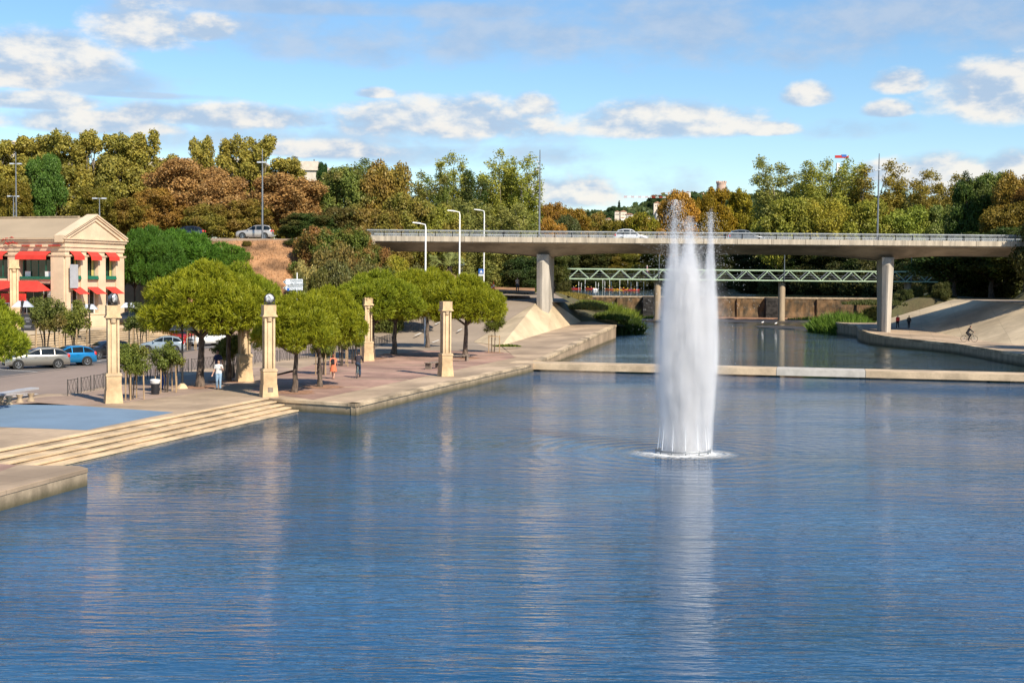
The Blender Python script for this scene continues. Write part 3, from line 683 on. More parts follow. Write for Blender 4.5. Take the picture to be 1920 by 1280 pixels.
# ================================================================ TREES
def leaves_mesh(name, clumps, per, size, spread, seed, m, aspect=.7, updir=0.0, drop=0.0, tri=False):
    """clumps: array (n,7) position, outward normal, bias. Many small leaf faces round each clump."""
    rg = np.random.default_rng(seed); n = len(clumps); N = n * per
    c = np.repeat(clumps[:, :3], per, 0); nrm = np.repeat(clumps[:, 3:6], per, 0); cr = np.repeat(rg.random(n), per)
    off = rg.normal(0, 1, (N, 3)); off /= np.linalg.norm(off, axis=1, keepdims=True) + 1e-9; off *= (rg.random((N, 1)) ** .5) * spread
    p = c + off; p[:, 2] -= drop * rg.random(N)
    d = nrm * .9 + rg.normal(0, .75, (N, 3)) + np.array([0, 0, updir]); d /= np.linalg.norm(d, axis=1, keepdims=True) + 1e-9
    a = np.cross(d, rg.normal(0, 1, (N, 3))); a /= np.linalg.norm(a, axis=1, keepdims=True) + 1e-9
    b = np.cross(d, a); s = size * (0.65 + .7 * rg.random((N, 1)))
    if tri:
        # needle tufts: slim faces pointing outwards
        a2 = d * s; b2 = a * s * aspect * .5
        V = np.stack([p - b2, p + b2, p + a2 + b2 * .3, p + a2 - b2 * .3], 1)
    else:
        V = np.stack([p - a * s * .5, p + b * s * .5 * aspect, p + a * s * .5, p - b * s * .5 * aspect], 1)
    V = V.reshape(-1, 3); me = bpy.data.meshes.new(name)
    me.vertices.add(len(V)); me.vertices.foreach_set('co', V.ravel().astype(np.float32))
    me.loops.add(N * 4); me.loops.foreach_set('vertex_index', np.arange(N * 4, dtype=np.int32))
    me.polygons.add(N); me.polygons.foreach_set('loop_start', np.arange(0, N * 4, 4, dtype=np.int32)); me.polygons.foreach_set('loop_total', np.full(N, 4, dtype=np.int32))
    at = me.attributes.new('rnd', 'FLOAT', 'FACE'); val = np.clip(cr * .75 + rg.random(N) * .25, 0, 1); at.data.foreach_set('value', val.astype(np.float32))
    me.update(calc_edges=True); me.materials.append(MATS[m]); return me
def lobe_points(lobes, n, rg, shell=.45, under=.35):
    """points near the surfaces of ellipsoid lobes (cx,cy,cz,rx,ry,rz); fewer below"""
    L = np.array(lobes); wgt = (L[:, 3] * L[:, 4] + L[:, 3] * L[:, 5] + L[:, 4] * L[:, 5]); wgt /= wgt.sum()
    out = []
    while len(out) < n:
        i = rg.choice(len(L), p=wgt); l = L[i]; d = rg.normal(0, 1, 3); d /= np.linalg.norm(d)
        if d[2] < -.1 and rg.random() > under: continue
        r = 1 - shell * rg.random() ** 2.2; q = l[:3] + d * l[3:6] * r
        # drop points buried inside another lobe
        e = ((q - L[:, :3]) / L[:, 3:6]); ins = (e * e).sum(1); ins[i] = 9
        if (ins < .45).any() and rg.random() < .85: continue
        nn = d / l[3:6]; nn /= np.linalg.norm(nn); out.append([*q, *nn])
    return np.array(out)
def trunk_mesh(name, m, h, r, limbs, seed, fork=.45, lean=(0, 0)):
    rd = random.Random(seed); b = MB(); pts = []; rads = []
    for i in range(7):
        t = i / 6; pts.append((lean[0] * t + rd.uniform(-1, 1) * .012 * h * (i > 0), lean[1] * t + rd.uniform(-1, 1) * .012 * h * (i > 0), h * t))
        rads.append(r * (1.25 if i == 0 else 1 - .55 * t))
    b.tube(pts, rads, 9)
    for (x, y, z) in limbs:
        t0 = rd.uniform(fork, .95); base = Vector(pts[int(t0 * 6)]); end = Vector((x, y, z)); midp = base.lerp(end, .5) + Vector((rd.uniform(-.1, .1), rd.uniform(-.1, .1), rd.uniform(-.12, .05))) * (end - base).length
        b.tube([base, midp, end], [r * .42, r * .26, r * .07], 6)
    me = b.build(name, m, smooth=True, recalc=False); d = me.data; bpy.data.objects.remove(me); return d
KIND = {}
def add_kind(key, crown, trunk): KIND[key] = (crown, trunk)
def make_tree(key, name, loc, sc, col, autumn, label, cat, group, rz=0.0):
    crown, trunk = KIND[key]; e = empty(name, loc, rz, label, cat, group); e.scale = sc if hasattr(sc, '__len__') else (sc,) * 3
    if trunk:
        o = bpy.data.objects.new('trunk', trunk); COL.objects.link(o); o.parent = e
    o = bpy.data.objects.new('crown', crown); COL.objects.link(o); o.parent = e; o.color = (*col, autumn)
    return e
# stone pines (crown centre ~ z 4, unit: metres, total ~6 m)
for v in range(4):
    rg = np.random.default_rng(100 + v); rd = random.Random(v); lobes = []
    lobes.append([0, 0, 3.6, 2.0, 2.0, 1.1])
    for ring_, (cnt, rr_, zz) in enumerate(((9, 2.05, 3.05), (9, 1.75, 3.75), (6, 1.05, 4.35), (1, 0, 4.65))):
        for k in range(cnt):
            a = 2 * math.pi * (k + rd.random() * .5) / cnt; q = rd.uniform(.85, 1.12)
            lobes.append([math.cos(a) * rr_ * q, math.sin(a) * rr_ * q, zz + rd.uniform(-.22, .18), rd.uniform(.65, .95), rd.uniform(.65, .95), rd.uniform(.5, .72)])
    pts = lobe_points(lobes, 5000, rg, .35, .45)
    cm = leaves_mesh('crown', pts, 13, .17, .11, 5 + v, 'needle', aspect=.22, updir=.5, tri=True)
    limbs = [(l[0] * .8, l[1] * .8, l[2] - .2) for l in lobes[1:12:1]]
    tm = trunk_mesh('trunk', 'pine_bark', 3.1, .19, limbs, v, .7, (rd.uniform(-.2, .2), rd.uniform(-.15, .15)))
    add_kind('pine%d' % v, cm, tm)
# broad tree, ~12 m
for v in range(4):
    rg = np.random.default_rng(200 + v); rd = random.Random(20 + v); lobes = [[0, 0, 7.2, 3.0, 3.0, 3.6]]
    for k in range(26):
        a = rd.uniform(0, 6.28); ph = rd.uniform(-.5, 1.0); rr_ = 3.7 * math.cos(ph * 1.2) * rd.uniform(.75, 1.1)
        s_ = rd.uniform(.8, 1.5); lobes.append([math.cos(a) * rr_, math.sin(a) * rr_, 7.0 + 4.2 * math.sin(ph * 1.35), s_, s_, s_ * rd.uniform(.7, 1.0)])
    cm = leaves_mesh('crown', lobe_points(lobes, 2600, rg, .5, .5), 12, .27, .5, 9 + v, 'leaf')
    tm = trunk_mesh('trunk', 'bark', 6.5, .26, [(l[0] * .85, l[1] * .85, l[2]) for l in lobes[1:14]], v, .35)
    add_kind('broad%d' % v, cm, tm)
# plane tree: tall lumpy columns, ~16 m
for v in range(3):
    rg = np.random.default_rng(300 + v); rd = random.Random(30 + v); lobes = []
    for k in range(34):
        a = rd.uniform(0, 6.28); t = (k + .5) / 34; z = 3.5 + 11.6 * t; env = 3.3 * (math.sin(math.pi * (t * .82 + .12)) ** .55)
        rr_ = env * rd.uniform(.35, .95); s_ = rd.uniform(.85, 1.45) * (1 if t < .8 else .8)
        lobes.append([math.cos(a) * rr_, math.sin(a) * rr_, z, s_, s_, s_ * rd.uniform(.8, 1.2)])
    for k in range(6):
        a = rd.uniform(0, 6.28); lobes.append([math.cos(a) * 1.6, math.sin(a) * 1.6, 15.0 + rd.uniform(-.4, .8), .55, .55, .9])
    cm = leaves_mesh('crown', lobe_points(lobes, 2900, rg, .5, .6), 11, .29, .45, 19 + v, 'leaf')
    tm = trunk_mesh('trunk', 'pale_bark', 12, .30, [(l[0] * .85, l[1] * .85, l[2]) for l in lobes[::2]], v, .3)
    add_kind('plane%d' % v, cm, tm)
# poplar: airy, upright sprays, ~20 m
for v in range(4):
    rg = np.random.default_rng(400 + v); rd = random.Random(40 + v); lobes = []
    leads = [(rd.uniform(-2.5, 2.5), rd.uniform(-2.3, 2.3), rd.uniform(13, 20.5)) for _ in range(11)]
    limbs = []
    for (x, y, h) in leads:
        n_ = 8
        for k in range(n_):
            t = k / (n_ - 1); s_ = (1.75 - 1.1 * t) * rd.uniform(.75, 1.15); q = .35 + .65 * t
            lobes.append([x * q + rd.uniform(-.7, .7) * (1 - t * .6), y * q + rd.uniform(-.7, .7), 3.0 + (h - 3.0) * t, s_ * .75, s_ * .75, s_ * 1.15])
        limbs += [(x * .7, y * .7, h * .6), (x, y, h - .6)]
    cm = leaves_mesh('crown', lobe_points(lobes, 3600, rg, .75, .9), 10, .26, .62, 29 + v, 'leaf', aspect=.6)
    tm = trunk_mesh('trunk', 'pale_bark', 13, .26, limbs, v, .15)
    add_kind('poplar%d' % v, cm, tm)
# narrow dark cypress / cedar shape ~10 m
rg = np.random.default_rng(55); lobes = [[0, 0, 1 + k * .95, 1.5 - k * .14, 1.5 - k * .14, 1.0] for k in range(10)]
add_kind('cypress', leaves_mesh('crown', lobe_points(lobes, 1200, rg, .3, .6), 8, .3, .3, 3, 'leaf', updir=.6), trunk_mesh('trunk', 'bark', 3, .2, [], 1))
# shrubs: 3 m broad mound of leaves down to the ground
for v in range(3):
    rg = np.random.default_rng(500 + v); rd = random.Random(50 + v); lobes = [[0, 0, 1.2, 1.9, 1.9, 1.2]]
    for k in range(18):
        a = rd.uniform(0, 6.28); z = rd.uniform(.5, 2.5); rr_ = (1.9 - .45 * z) * rd.uniform(.8, 1.15); s_ = rd.uniform(.45, .8)
        lobes.append([math.cos(a) * rr_, math.sin(a) * rr_, z, s_, s_, s_])
    cm = leaves_mesh('crown', lobe_points(lobes, 2000, rg, .5, .8), 11, .13, .25, 39 + v, 'leaf'); add_kind('shrub%d' % v, cm, trunk_mesh('trunk', 'bark', 1.2, .1, [(.5, .3, 1.6), (-.5, .2, 1.7), (.1, -.6, 1.5)], v, .1))
# oleander-like young tree on several stems ~2.3 m
for v in range(3):
    rg = np.random.default_rng(600 + v); rd = random.Random(60 + v); lobes = []
    for k in range(16):
        a = rd.uniform(0, 6.28); z = rd.uniform(1.15, 2.25); rr_ = .62 * math.sin(math.pi * min(1, (z - .85) / 1.6)) * rd.uniform(.5, 1.15); lobes.append([math.cos(a) * rr_, math.sin(a) * rr_, z, .3, .3, .26])
    cm = leaves_mesh('crown', lobe_points(lobes, 700, rg, .8, .8), 9, .12, .14, 49 + v, 'leaf', aspect=.35, updir=.4)
    tb = MB()
    for k in range(5):
        a = k * 1.3; tb.tube([(math.cos(a) * .07, math.sin(a) * .07, 0), (math.cos(a) * .12, math.sin(a) * .12, .7), (math.cos(a) * .3, math.sin(a) * .3, 1.6)], [.028, .024, .012], 6)
    o_ = tb.build('trunk', 'bark', recalc=False); d_ = o_.data; bpy.data.objects.remove(o_); add_kind('olean%d' % v, cm, d_)
# ---- promenade pines: (base px, base py, crown centre px, crown top py, crown half width px, label)
PG = 'stone pines on the promenade'
GREEN = (0.245, 0.258, 0.018); GREEN2 = (0.21, 0.245, 0.02); DKG = (0.075, 0.15, 0.02)
pines = [
 (375, 725, 388, 492, 113, 0, 'large stone pine with broad dome crown standing left of the thick shaded column'),
 (428, 714, 452, 497, 82, 1, 'stone pine tucked behind the man in white, right of the largest pine'),
 (552, 735, 556, 552, 82, 2, 'stone pine with low crown just right of the column topped by the globe floodlight'),
 (600, 725, 616, 541, 70, 3, 'stone pine whose trunk stands left of the woman in orange'),
 (697, 672, 712, 509, 84, 1, 'stone pine with pale trunk foot right behind the middle column'),
 (738, 664, 776, 508, 76, 2, 'stone pine with dark trunk between two columns, beside the long shadow'),
 (802, 652, 812, 506, 60, 3, 'stone pine standing on the edge of the ramp road behind the far column'),
 (872, 671, 873, 516, 74, 0, 'stone pine right of the far column, with a dead twiggy lower branch')]
for bx, by, cx, ty, hw, v, lab in pines:
    b_ = P(bx, by, .6); top = D(cx, ty, b_.y).z; h = top - .6; xx = (D(cx, by, b_.y).x - b_.x); s_ = h / 5.25; wd = hw / F * b_.y / 2.75
    e = make_tree('pine%d' % v, 'stone_pine', b_, (wd, wd, s_), GREEN if v != 1 else GREEN2, 0, lab, 'pine tree', PG, rz=v * 1.3)
    # shift the crown over the leaning trunk
    cr = [c for c in bpy.data.objects if c.parent == e]
    for c in cr:
        if c.name.startswith('crown'):
            lx = xx / wd; c.location = (lx * math.cos(e.rotation_euler.z), -lx * math.sin(e.rotation_euler.z), 0)
# pine cut by the left frame edge, standing on the near plaza
b_ = P(-60, 775, .6); e = make_tree('pine3', 'stone_pine', b_, (.96, .96, 1.08), GREEN2, 0, 'pine cut by the left edge of the view in front of the parked silver car', 'pine tree', PG)
# pines on the terrace beside the building (darker green, higher)
for bx, dep, zg, cx, ty, hw, col, lab in (
  (285, 141, 2.0, 292, 428, 64, (.07, .15, .022), 'dark green umbrella pine leaning next to the building corner'),
  (252, 143, 2.0, 258, 440, 32, DKG, 'slim dark pine right behind the building corner'),
  (330, 146, 2.4, 328, 433, 88, (0.09, 0.19, .025), 'bright green pine below the dark car on the upper road'),
  (415, 148, 3.0, 405, 458, 72, (0.10, 0.19, .025), 'green pine at the foot of the bare slope below the road'),
  (800, 138, 1.2, 800, 508, 50, (0.07, 0.15, .02), 'small green pine peeking above the promenade crowns under the bridge end')):
    q = D(bx, 500, dep); top = D(cx, ty, dep).z; make_tree('pine%d' % (bx % 4), 'stone_pine', (q.x, dep, zg), (hw / F * dep / 2.75, hw / F * dep / 2.75, (top - zg) / 5.25), col, 0, lab, 'pine tree', 'pines near the slope', rz=bx)
# ---- background trees: kind, centre px, top py, width px, depth, ground z, colour, autumn
OL = (0.26, 0.23, 0.055); OL2 = (0.24, 0.22, 0.055); YG = (0.24, 0.255, 0.055); MG = (0.13, 0.165, 0.045); DG = (0.045, 0.075, 0.022); RU = (0.31, 0.19, 0.085); OR = (0.33, 0.185, 0.035); PG_ = (0.22, 0.235, 0.075); GR = (0.06, 0.125, 0.03)
rows = [
 ('plane trees in the tall back row', 'plane_tree', 'olive-gold plane tree in the tall back row', 'plane tree', [
  ('plane0', -8, 268, 110, 200, 11, OL), ('plane1', 60, 266, 105, 202, 11, OL), ('plane2', 118, 262, 100, 200, 11, OL2), ('plane0', 170, 258, 95, 203, 11, OL), ('plane1', 222, 262, 95, 200, 11, OL2),
  ('plane2', 268, 260, 95, 202, 11, OL), ('plane0', 312, 300, 80, 206, 11, OL), ('plane1', 378, 268, 70, 206, 11, OL), ('plane2', 440, 270, 80, 202, 11, OL), ('plane0', 492, 266, 90, 203, 11, OL), ('plane1', 545, 305, 75, 204, 11, OL)]),
 ('rust trees beside the upper road', 'autumn_tree', 'rust-orange autumn tree beside the upper road', 'tree', [
  ('broad0', 350, 300, 145, 184, 11, RU), ('broad1', 300, 355, 100, 180, 11, (.24, .15, .035)), ('broad2', 425, 335, 120, 182, 11, RU), ('broad3', 540, 332, 150, 182, 11, RU), ('broad0', 590, 350, 90, 186, 11, (.29, .17, .05)), ('broad1', 470, 375, 100, 178, 11, (.20, .16, .035)), ('broad2', 395, 385, 90, 176, 11, (.18, .16, .035)), ('broad3', 250, 375, 85, 178, 11, (.18, .14, .03))]),
 ('mixed green trees left of the bridge', 'leafy_tree', 'mixed green and brown tree standing left of the bridge railing', 'tree', [
  ('broad1', 650, 315, 110, 186, 10.5, MG), ('poplar1', 690, 292, 85, 196, 10, MG), ('broad2', 730, 312, 120, 188, 10, (.21, .16, .04)), ('broad0', 640, 390, 110, 176, 10.5, DG), ('poplar2', 775, 312, 95, 196, 8, (.16, .20, .05)),
  ('broad3', 765, 370, 110, 182, 8, (.18, .18, .04)), ('poplar3', 815, 325, 80, 198, 7, MG), ('broad1', 700, 392, 120, 175, 10, (.15, .13, .03)), ('broad0', 575, 400, 100, 172, 11, DG), ('broad2', 820, 388, 90, 184, 6, (.20, .21, .04))]),
 ('poplars behind the left half of the bridge', 'poplar_tree', 'yellow-green poplar behind the left half of the bridge', 'poplar tree', [
  ('poplar0', 850, 298, 75, 205, 5, YG), ('poplar1', 880, 318, 75, 200, 5, DG), ('poplar2', 918, 303, 90, 206, 5, YG), ('poplar3', 955, 292, 95, 208, 5, YG), ('poplar0', 985, 308, 75, 204, 5, (.22, .24, .045)), ('poplar1', 925, 372, 90, 196, 5, PG_), ('poplar2', 980, 378, 80, 196, 5, PG_), ('poplar0', 870, 380, 70, 194, 5, PG_)]),
 ('low autumn trees above the middle of the bridge', 'autumn_tree', 'golden-brown round tree seen above the middle of the bridge railing', 'tree', [
  ('broad0', 1035, 383, 75, 330, 4, (.22, .13, .02)), ('broad1', 1075, 392, 70, 340, 4, (.22, .15, .02)), ('broad2', 1060, 408, 60, 318, 4, (.07, .09, .035)), ('broad3', 1110, 402, 65, 350, 4, (.17, .15, .03)), ('broad0', 1030, 410, 60, 310, 4, OR), ('broad1', 1150, 412, 60, 335, 4, (.15, .13, .02)),
  ('broad2', 1200, 403, 75, 330, 4, (.20, .19, .02)), ('broad3', 1235, 410, 55, 335, 4, (.16, .12, .02))]),
 ('golden trees behind the fountain top', 'golden_tree', 'golden autumn tree behind the top of the fountain', 'tree', [
  ('broad0', 1270, 362, 80, 345, 4, OR), ('broad3', 1318, 368, 60, 340, 4, (.17, .12, .01)), ('plane1', 1345, 360, 62, 330, 4, (.22, .15, .015)), ('plane2', 1385, 366, 60, 326, 4, (.22, .19, .02)), ('broad1', 1410, 385, 70, 320, 4, (.15, .16, .02)), ('broad2', 1300, 400, 80, 315, 4, (.12, .10, .01))]),
 ('poplars on the right bank behind the bridge', 'poplar_tree', 'yellow-green poplar on the right bank behind the bridge', 'poplar tree', [
  ('poplar0', 1462, 302, 95, 268, 4, PG_), ('poplar1', 1508, 302, 85, 262, 4, YG), ('poplar2', 1560, 292, 80, 266, 4, YG), ('poplar3', 1595, 300, 75, 270, 4, (.20, .23, .045)), ('poplar0', 1640, 312, 90, 262, 4, (.22, .18, .04)), ('poplar1', 1690, 345, 80, 266, 4, PG_),
  ('poplar2', 1728, 316, 80, 262, 4, (.22, .18, .045)), ('poplar3', 1768, 322, 80, 266, 4, (.20, .17, .04)), ('broad1', 1470, 372, 110, 250, 4, (.20, .21, .04)), ('broad2', 1540, 378, 110, 250, 4, (.24, .22, .035)), ('broad3', 1620, 380, 110, 252, 4, (.21, .22, .04)), ('broad0', 1700, 390, 100, 250, 4, (.18, .22, .04)), ('broad1', 1770, 385, 90, 248, 4, MG)]),
 ('dark trees at the right end of the bridge', 'leafy_tree', 'dark tree at the right end of the bridge', 'tree', [
  ('poplar1', 1802, 320, 50, 225, 6, (.03, .055, .02)), ('broad0', 1822, 338, 95, 222, 6, (.05, .085, .02)), ('broad1', 1862, 325, 95, 224, 6, MG), ('broad2', 1905, 330, 100, 214, 7, (.20, .14, .03)), ('broad3', 1950, 345, 110, 206, 7, (.14, .075, .02)), ('broad0', 1885, 385, 120, 200, 7, (.13, .10, .02)), ('broad2', 1978, 350, 132, 150, 4.8, (.05, .06, .02))]),
 ('dark trees on the right bank below the bridge', 'shade_tree', 'dark overhanging tree on the right bank below the bridge', 'tree', [
  ('broad2', 1790, 450, 150, 196, 4.6, DG), ('broad3', 1860, 440, 170, 190, 4.8, (.028, .05, .012)), ('broad0', 1925, 425, 170, 182, 5, DG), ('broad1', 1765, 486, 70, 246, 4.2, (.05, .07, .02)), ('broad0', 1800, 500, 90, 215, 4.4, DG), ('broad2', 1830, 500, 110, 200, 4.8, DG)]),
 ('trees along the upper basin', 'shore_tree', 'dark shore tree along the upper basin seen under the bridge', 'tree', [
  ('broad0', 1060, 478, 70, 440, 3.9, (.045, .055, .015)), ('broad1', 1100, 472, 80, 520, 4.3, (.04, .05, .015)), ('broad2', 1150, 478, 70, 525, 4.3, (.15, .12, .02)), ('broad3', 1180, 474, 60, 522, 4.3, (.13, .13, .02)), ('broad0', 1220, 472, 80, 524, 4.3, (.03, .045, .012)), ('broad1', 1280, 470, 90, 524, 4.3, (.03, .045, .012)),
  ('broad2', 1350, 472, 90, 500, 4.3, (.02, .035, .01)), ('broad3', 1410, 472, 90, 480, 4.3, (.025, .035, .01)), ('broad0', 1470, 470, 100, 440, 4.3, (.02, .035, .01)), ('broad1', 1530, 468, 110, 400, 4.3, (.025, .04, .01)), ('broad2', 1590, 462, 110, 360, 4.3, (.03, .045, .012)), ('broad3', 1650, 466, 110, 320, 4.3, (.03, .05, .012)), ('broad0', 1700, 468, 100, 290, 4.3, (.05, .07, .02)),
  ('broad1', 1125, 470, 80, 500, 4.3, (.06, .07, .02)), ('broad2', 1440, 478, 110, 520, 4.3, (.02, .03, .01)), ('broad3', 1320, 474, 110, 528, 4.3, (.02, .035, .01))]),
 ('trees on the left bank under the bridge', 'bank_tree', 'dark green tree on the left bank under the bridge', 'tree', [
  ('broad0', 905, 470, 80, 205, 5.2, (.09, .06, .015)), ('broad1', 945, 468, 90, 198, 5.2, (.035, .05, .015)), ('broad2', 990, 484, 90, 188, 5.0, (.035, .06, .02)), ('broad3', 1040, 476, 60, 210, 4.2, (.06, .075, .02)), ('broad0', 760, 470, 80, 190, 6, (.09, .075, .03)), ('broad1', 870, 474, 80, 215, 5.4, (.10, .06, .015)), ('broad2', 815, 474, 90, 220, 5.6, (.02, .025, .01)), ('broad3', 1010, 470, 80, 240, 4.6, (.05, .06, .015))]),
]
ORD = ['first', 'second', 'third', 'fourth', 'fifth', 'sixth', 'seventh', 'eighth', 'ninth', 'tenth', 'eleventh', 'twelfth', 'thirteenth', 'fourteenth', 'fifteenth', 'sixteenth']
NOM = {'plane': (7.4, 15.7), 'broad': (9.2, 12.0), 'poplar': (6.2, 20.3)}
for grp, name, lab, cat, lst in rows:
    order = sorted(range(len(lst)), key=lambda i: lst[i][1])
    for i, (k, cx, ty, wpx, dep, zg, col) in enumerate(lst):
        nw, nh = NOM[k[:-1]]; q = D(cx, 500, dep); top = D(cx, ty, dep).z
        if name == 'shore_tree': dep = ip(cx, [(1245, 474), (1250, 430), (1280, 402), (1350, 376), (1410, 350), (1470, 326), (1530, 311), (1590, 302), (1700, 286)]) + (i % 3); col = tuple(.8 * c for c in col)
        if 'low autumn' in grp: dep += 150
        if 'golden' in grp: dep = 404 + i * 3
        if 'right bank behind' in grp: dep = dep + 66
        q = D(cx, 500, dep); top = D(cx, ty, dep).z
        zt_ = tz(q.x, dep); zg = zt_ - .2 if abs(zt_ - zg) < 8 else zg
        sxy = wpx * 1.12 / F * dep / nw; sz = (top - zg) / nh
        au = .45 if name in ('autumn_tree',) and col[0] > .15 else .35 if cat == 'tree' and 'mixed' in lab else .12
        if 'shore' in name or 'shade' in name or 'right end' in lab: au = .1
        hw_ = col
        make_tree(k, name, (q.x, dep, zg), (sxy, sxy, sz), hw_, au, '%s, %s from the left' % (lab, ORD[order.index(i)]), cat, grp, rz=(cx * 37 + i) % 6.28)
# specials
def one(k, name, cx, ty, wpx, dep, col, au, lab, cat, nom=None, zg=None, grp=None):
    nw, nh = nom or NOM[k[:-1]]; q = D(cx, 500, dep); zg = tz(q.x, dep) - .15 if zg is None else zg; top = D(cx, ty, dep).z
    return make_tree(k, name, (q.x, dep, zg), (wpx / F * dep / nw, wpx / F * dep / nw, (top - zg) / nh), col, au, lab, cat, grp, rz=cx)
def thicket(cx, dep, wpx, top, col, lab, k=0, zg=None):
    dep = ip(cx, [(1060, dep), (1061, 471), (1245, 471), (1250, 425), (1280, 398), (1350, 372), (1410, 346), (1470, 322), (1530, 307), (1590, 298), (1700, 280), (1720, dep)]); zg = 3.6
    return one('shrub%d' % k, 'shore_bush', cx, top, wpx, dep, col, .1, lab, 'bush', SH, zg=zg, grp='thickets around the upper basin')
SH = (4.6, 3.0)
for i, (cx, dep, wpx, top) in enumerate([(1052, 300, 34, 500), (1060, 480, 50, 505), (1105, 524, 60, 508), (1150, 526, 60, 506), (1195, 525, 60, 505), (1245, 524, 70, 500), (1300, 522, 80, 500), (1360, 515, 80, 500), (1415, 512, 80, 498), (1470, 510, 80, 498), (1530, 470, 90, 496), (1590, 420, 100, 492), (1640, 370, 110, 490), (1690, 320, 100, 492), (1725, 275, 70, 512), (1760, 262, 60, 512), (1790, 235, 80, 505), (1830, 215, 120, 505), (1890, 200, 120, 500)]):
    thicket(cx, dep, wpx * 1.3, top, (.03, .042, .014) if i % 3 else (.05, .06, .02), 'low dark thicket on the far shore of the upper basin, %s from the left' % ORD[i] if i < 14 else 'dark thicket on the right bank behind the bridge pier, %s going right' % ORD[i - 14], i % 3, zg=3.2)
one('broad3', 'leafy_tree', 85, 292, 78, 178, (.075, .14, .03), 0, 'fresh green tree in front of the golden plane row at left', 'tree')
one('broad1', 'leafy_tree', 25, 340, 80, 174, (.15, .13, .02), .2, 'small golden tree rising over the building roof at far left', 'tree')
one('broad2', 'leafy_tree', 175, 352, 95, 172, (.13, .12, .02), .2, 'brownish tree rising over the building gable', 'tree')
one('broad0', 'leafy_tree', 605, 306, 26, 215, (.03, .07, .02), 0, 'small round dark tree beside the beige rooftop block', 'tree', zg=18)
SH = (4.6, 3.0)
for i, (cx, ty, wpx, dep, col, au, lab) in enumerate([
  (600, 430, 105, 146, (.06, .085, .02), .95, 'large bush with red and green leaves left of the bridge end'),
  (660, 428, 100, 148, (.07, .09, .02), .95, 'tall reddish bush at the left end of the bridge railing'),
  (705, 470, 100, 143, (.06, .09, .02), .9, 'red-flecked bush below the left end of the bridge'),
  (625, 470, 110, 140, (.10, .085, .03), .3, 'brown feathery bush low on the slope beside the road sign'),
  (745, 480, 70, 142, (.16, .15, .02), .6, 'yellow and orange bush under the left end of the bridge'),
  (575, 500, 70, 138, (.20, .17, .07), 0, 'pale greyish bush right behind the direction sign'),
  (640, 500, 90, 137, (.07, .075, .03), .1, 'dull green bush behind the promenade pines'),
  (690, 495, 90, 139, (.08, .08, .03), .2, 'olive bush behind the middle column'),
  (560, 448, 60, 150, (.03, .05, .015), .2, 'dark bush on the road edge at the top of the slope')]):
    one(('broad%d' if i in (0, 1, 2, 4) else 'shrub%d') % (i % 3), 'autumn_bush', cx, ty, wpx * 1.1, dep, tuple(1.5 * c for c in col), au, lab, 'bush', None if i in (0, 1, 2, 4) else SH, grp='bushes on the slope')
for cx, ty, wpx, lab in ((245, 452, 30, 'small dry shrub on the bare slope below the silver car'), (465, 452, 22, 'tiny shrub on the crest of the slope')):
    pass
for i, (cx, ty, wpx, dep, col, lab) in enumerate([(555, 520, 60, 134, (.10, .11, .04), 'round olive bush at the foot of the slope behind the sign post'), (605, 505, 75, 137, (.09, .10, .03), 'low green bush left below the red-flecked bushes'), (655, 520, 80, 135, (.12, .11, .04), 'low brownish bush directly above the low-crowned pines'), (720, 510, 90, 139, (.10, .12, .035), 'low green bush at the left edge of the ramp road'), (775, 500, 70, 150, (.12, .12, .05), 'low grey-green bush left of the palm'),
   (1738, 566, 60, 192, (.04, .055, .02), 'low dark bush at the upper end of the right concrete bank'), (1762, 552, 70, 190, (.05, .07, .02), 'dark bush above the right concrete bank'), (1712, 575, 50, 205, (.06, .08, .03), 'dark bush behind the two walkers')]):
    one('shrub%d' % (i % 3), 'low_bush', cx, ty, wpx, dep, col, .15, lab, 'bush', SH, grp='low bushes by the road and bank')
rd = random.Random(31)
for i in range(16):
    x_, y_ = 47.5 + 13.5 * rd.random(), 184.5 + 26 * rd.random(); sc_ = rd.uniform(.45, .8)
    make_tree('shrub%d' % (i % 3), 'rubble_bush', (x_, y_, tz(x_, y_) - .2), (sc_, sc_, sc_ * 1.1), (.05, .065, .022) if i % 2 else (.09, .10, .035), .1, 'small scrubby bush on the rubble slope behind the two walkers, %s of the scatter' % ORD[i], 'bush', 'scrub on the right rubble slope', rz=i)
one('shrub1', 'slope_shrub', 463, 452, 22, 150, (.14, .11, .03), 0, 'tiny shrub on the brown slope under the silver car', 'bush', SH)
for i, (x_, y_) in enumerate([(88, 196), (97, 215), (108, 190), (118, 225), (80, 178), (130, 205)]):
    make_tree('broad%d' % (i % 4), 'bank_tree', (x_, y_, tz(x_, y_) - .3), (1.1, 1.1, 1.4), (.10, .13, .04) if i % 2 else (.19, .15, .04), .2, 'tree on the high right bank beyond the view edge, %s one' % ORD[i], 'tree', 'trees on the high right bank', rz=i)
# trees out of frame on the right whose shadows fall on the right quay
for x, y, k, s_ in ((60, 110, 'broad1', (.85, .85, 1.3)), (59, 98, 'broad2', (.9, .9, 1.35))):
    make_tree(k, 'bank_tree', (x, y, 4.8), s_, DG, 0, 'tree on the right bank road just outside the view, %s one' % ('farther' if y > 105 else 'nearer'), 'tree', 'trees on the right bank road')
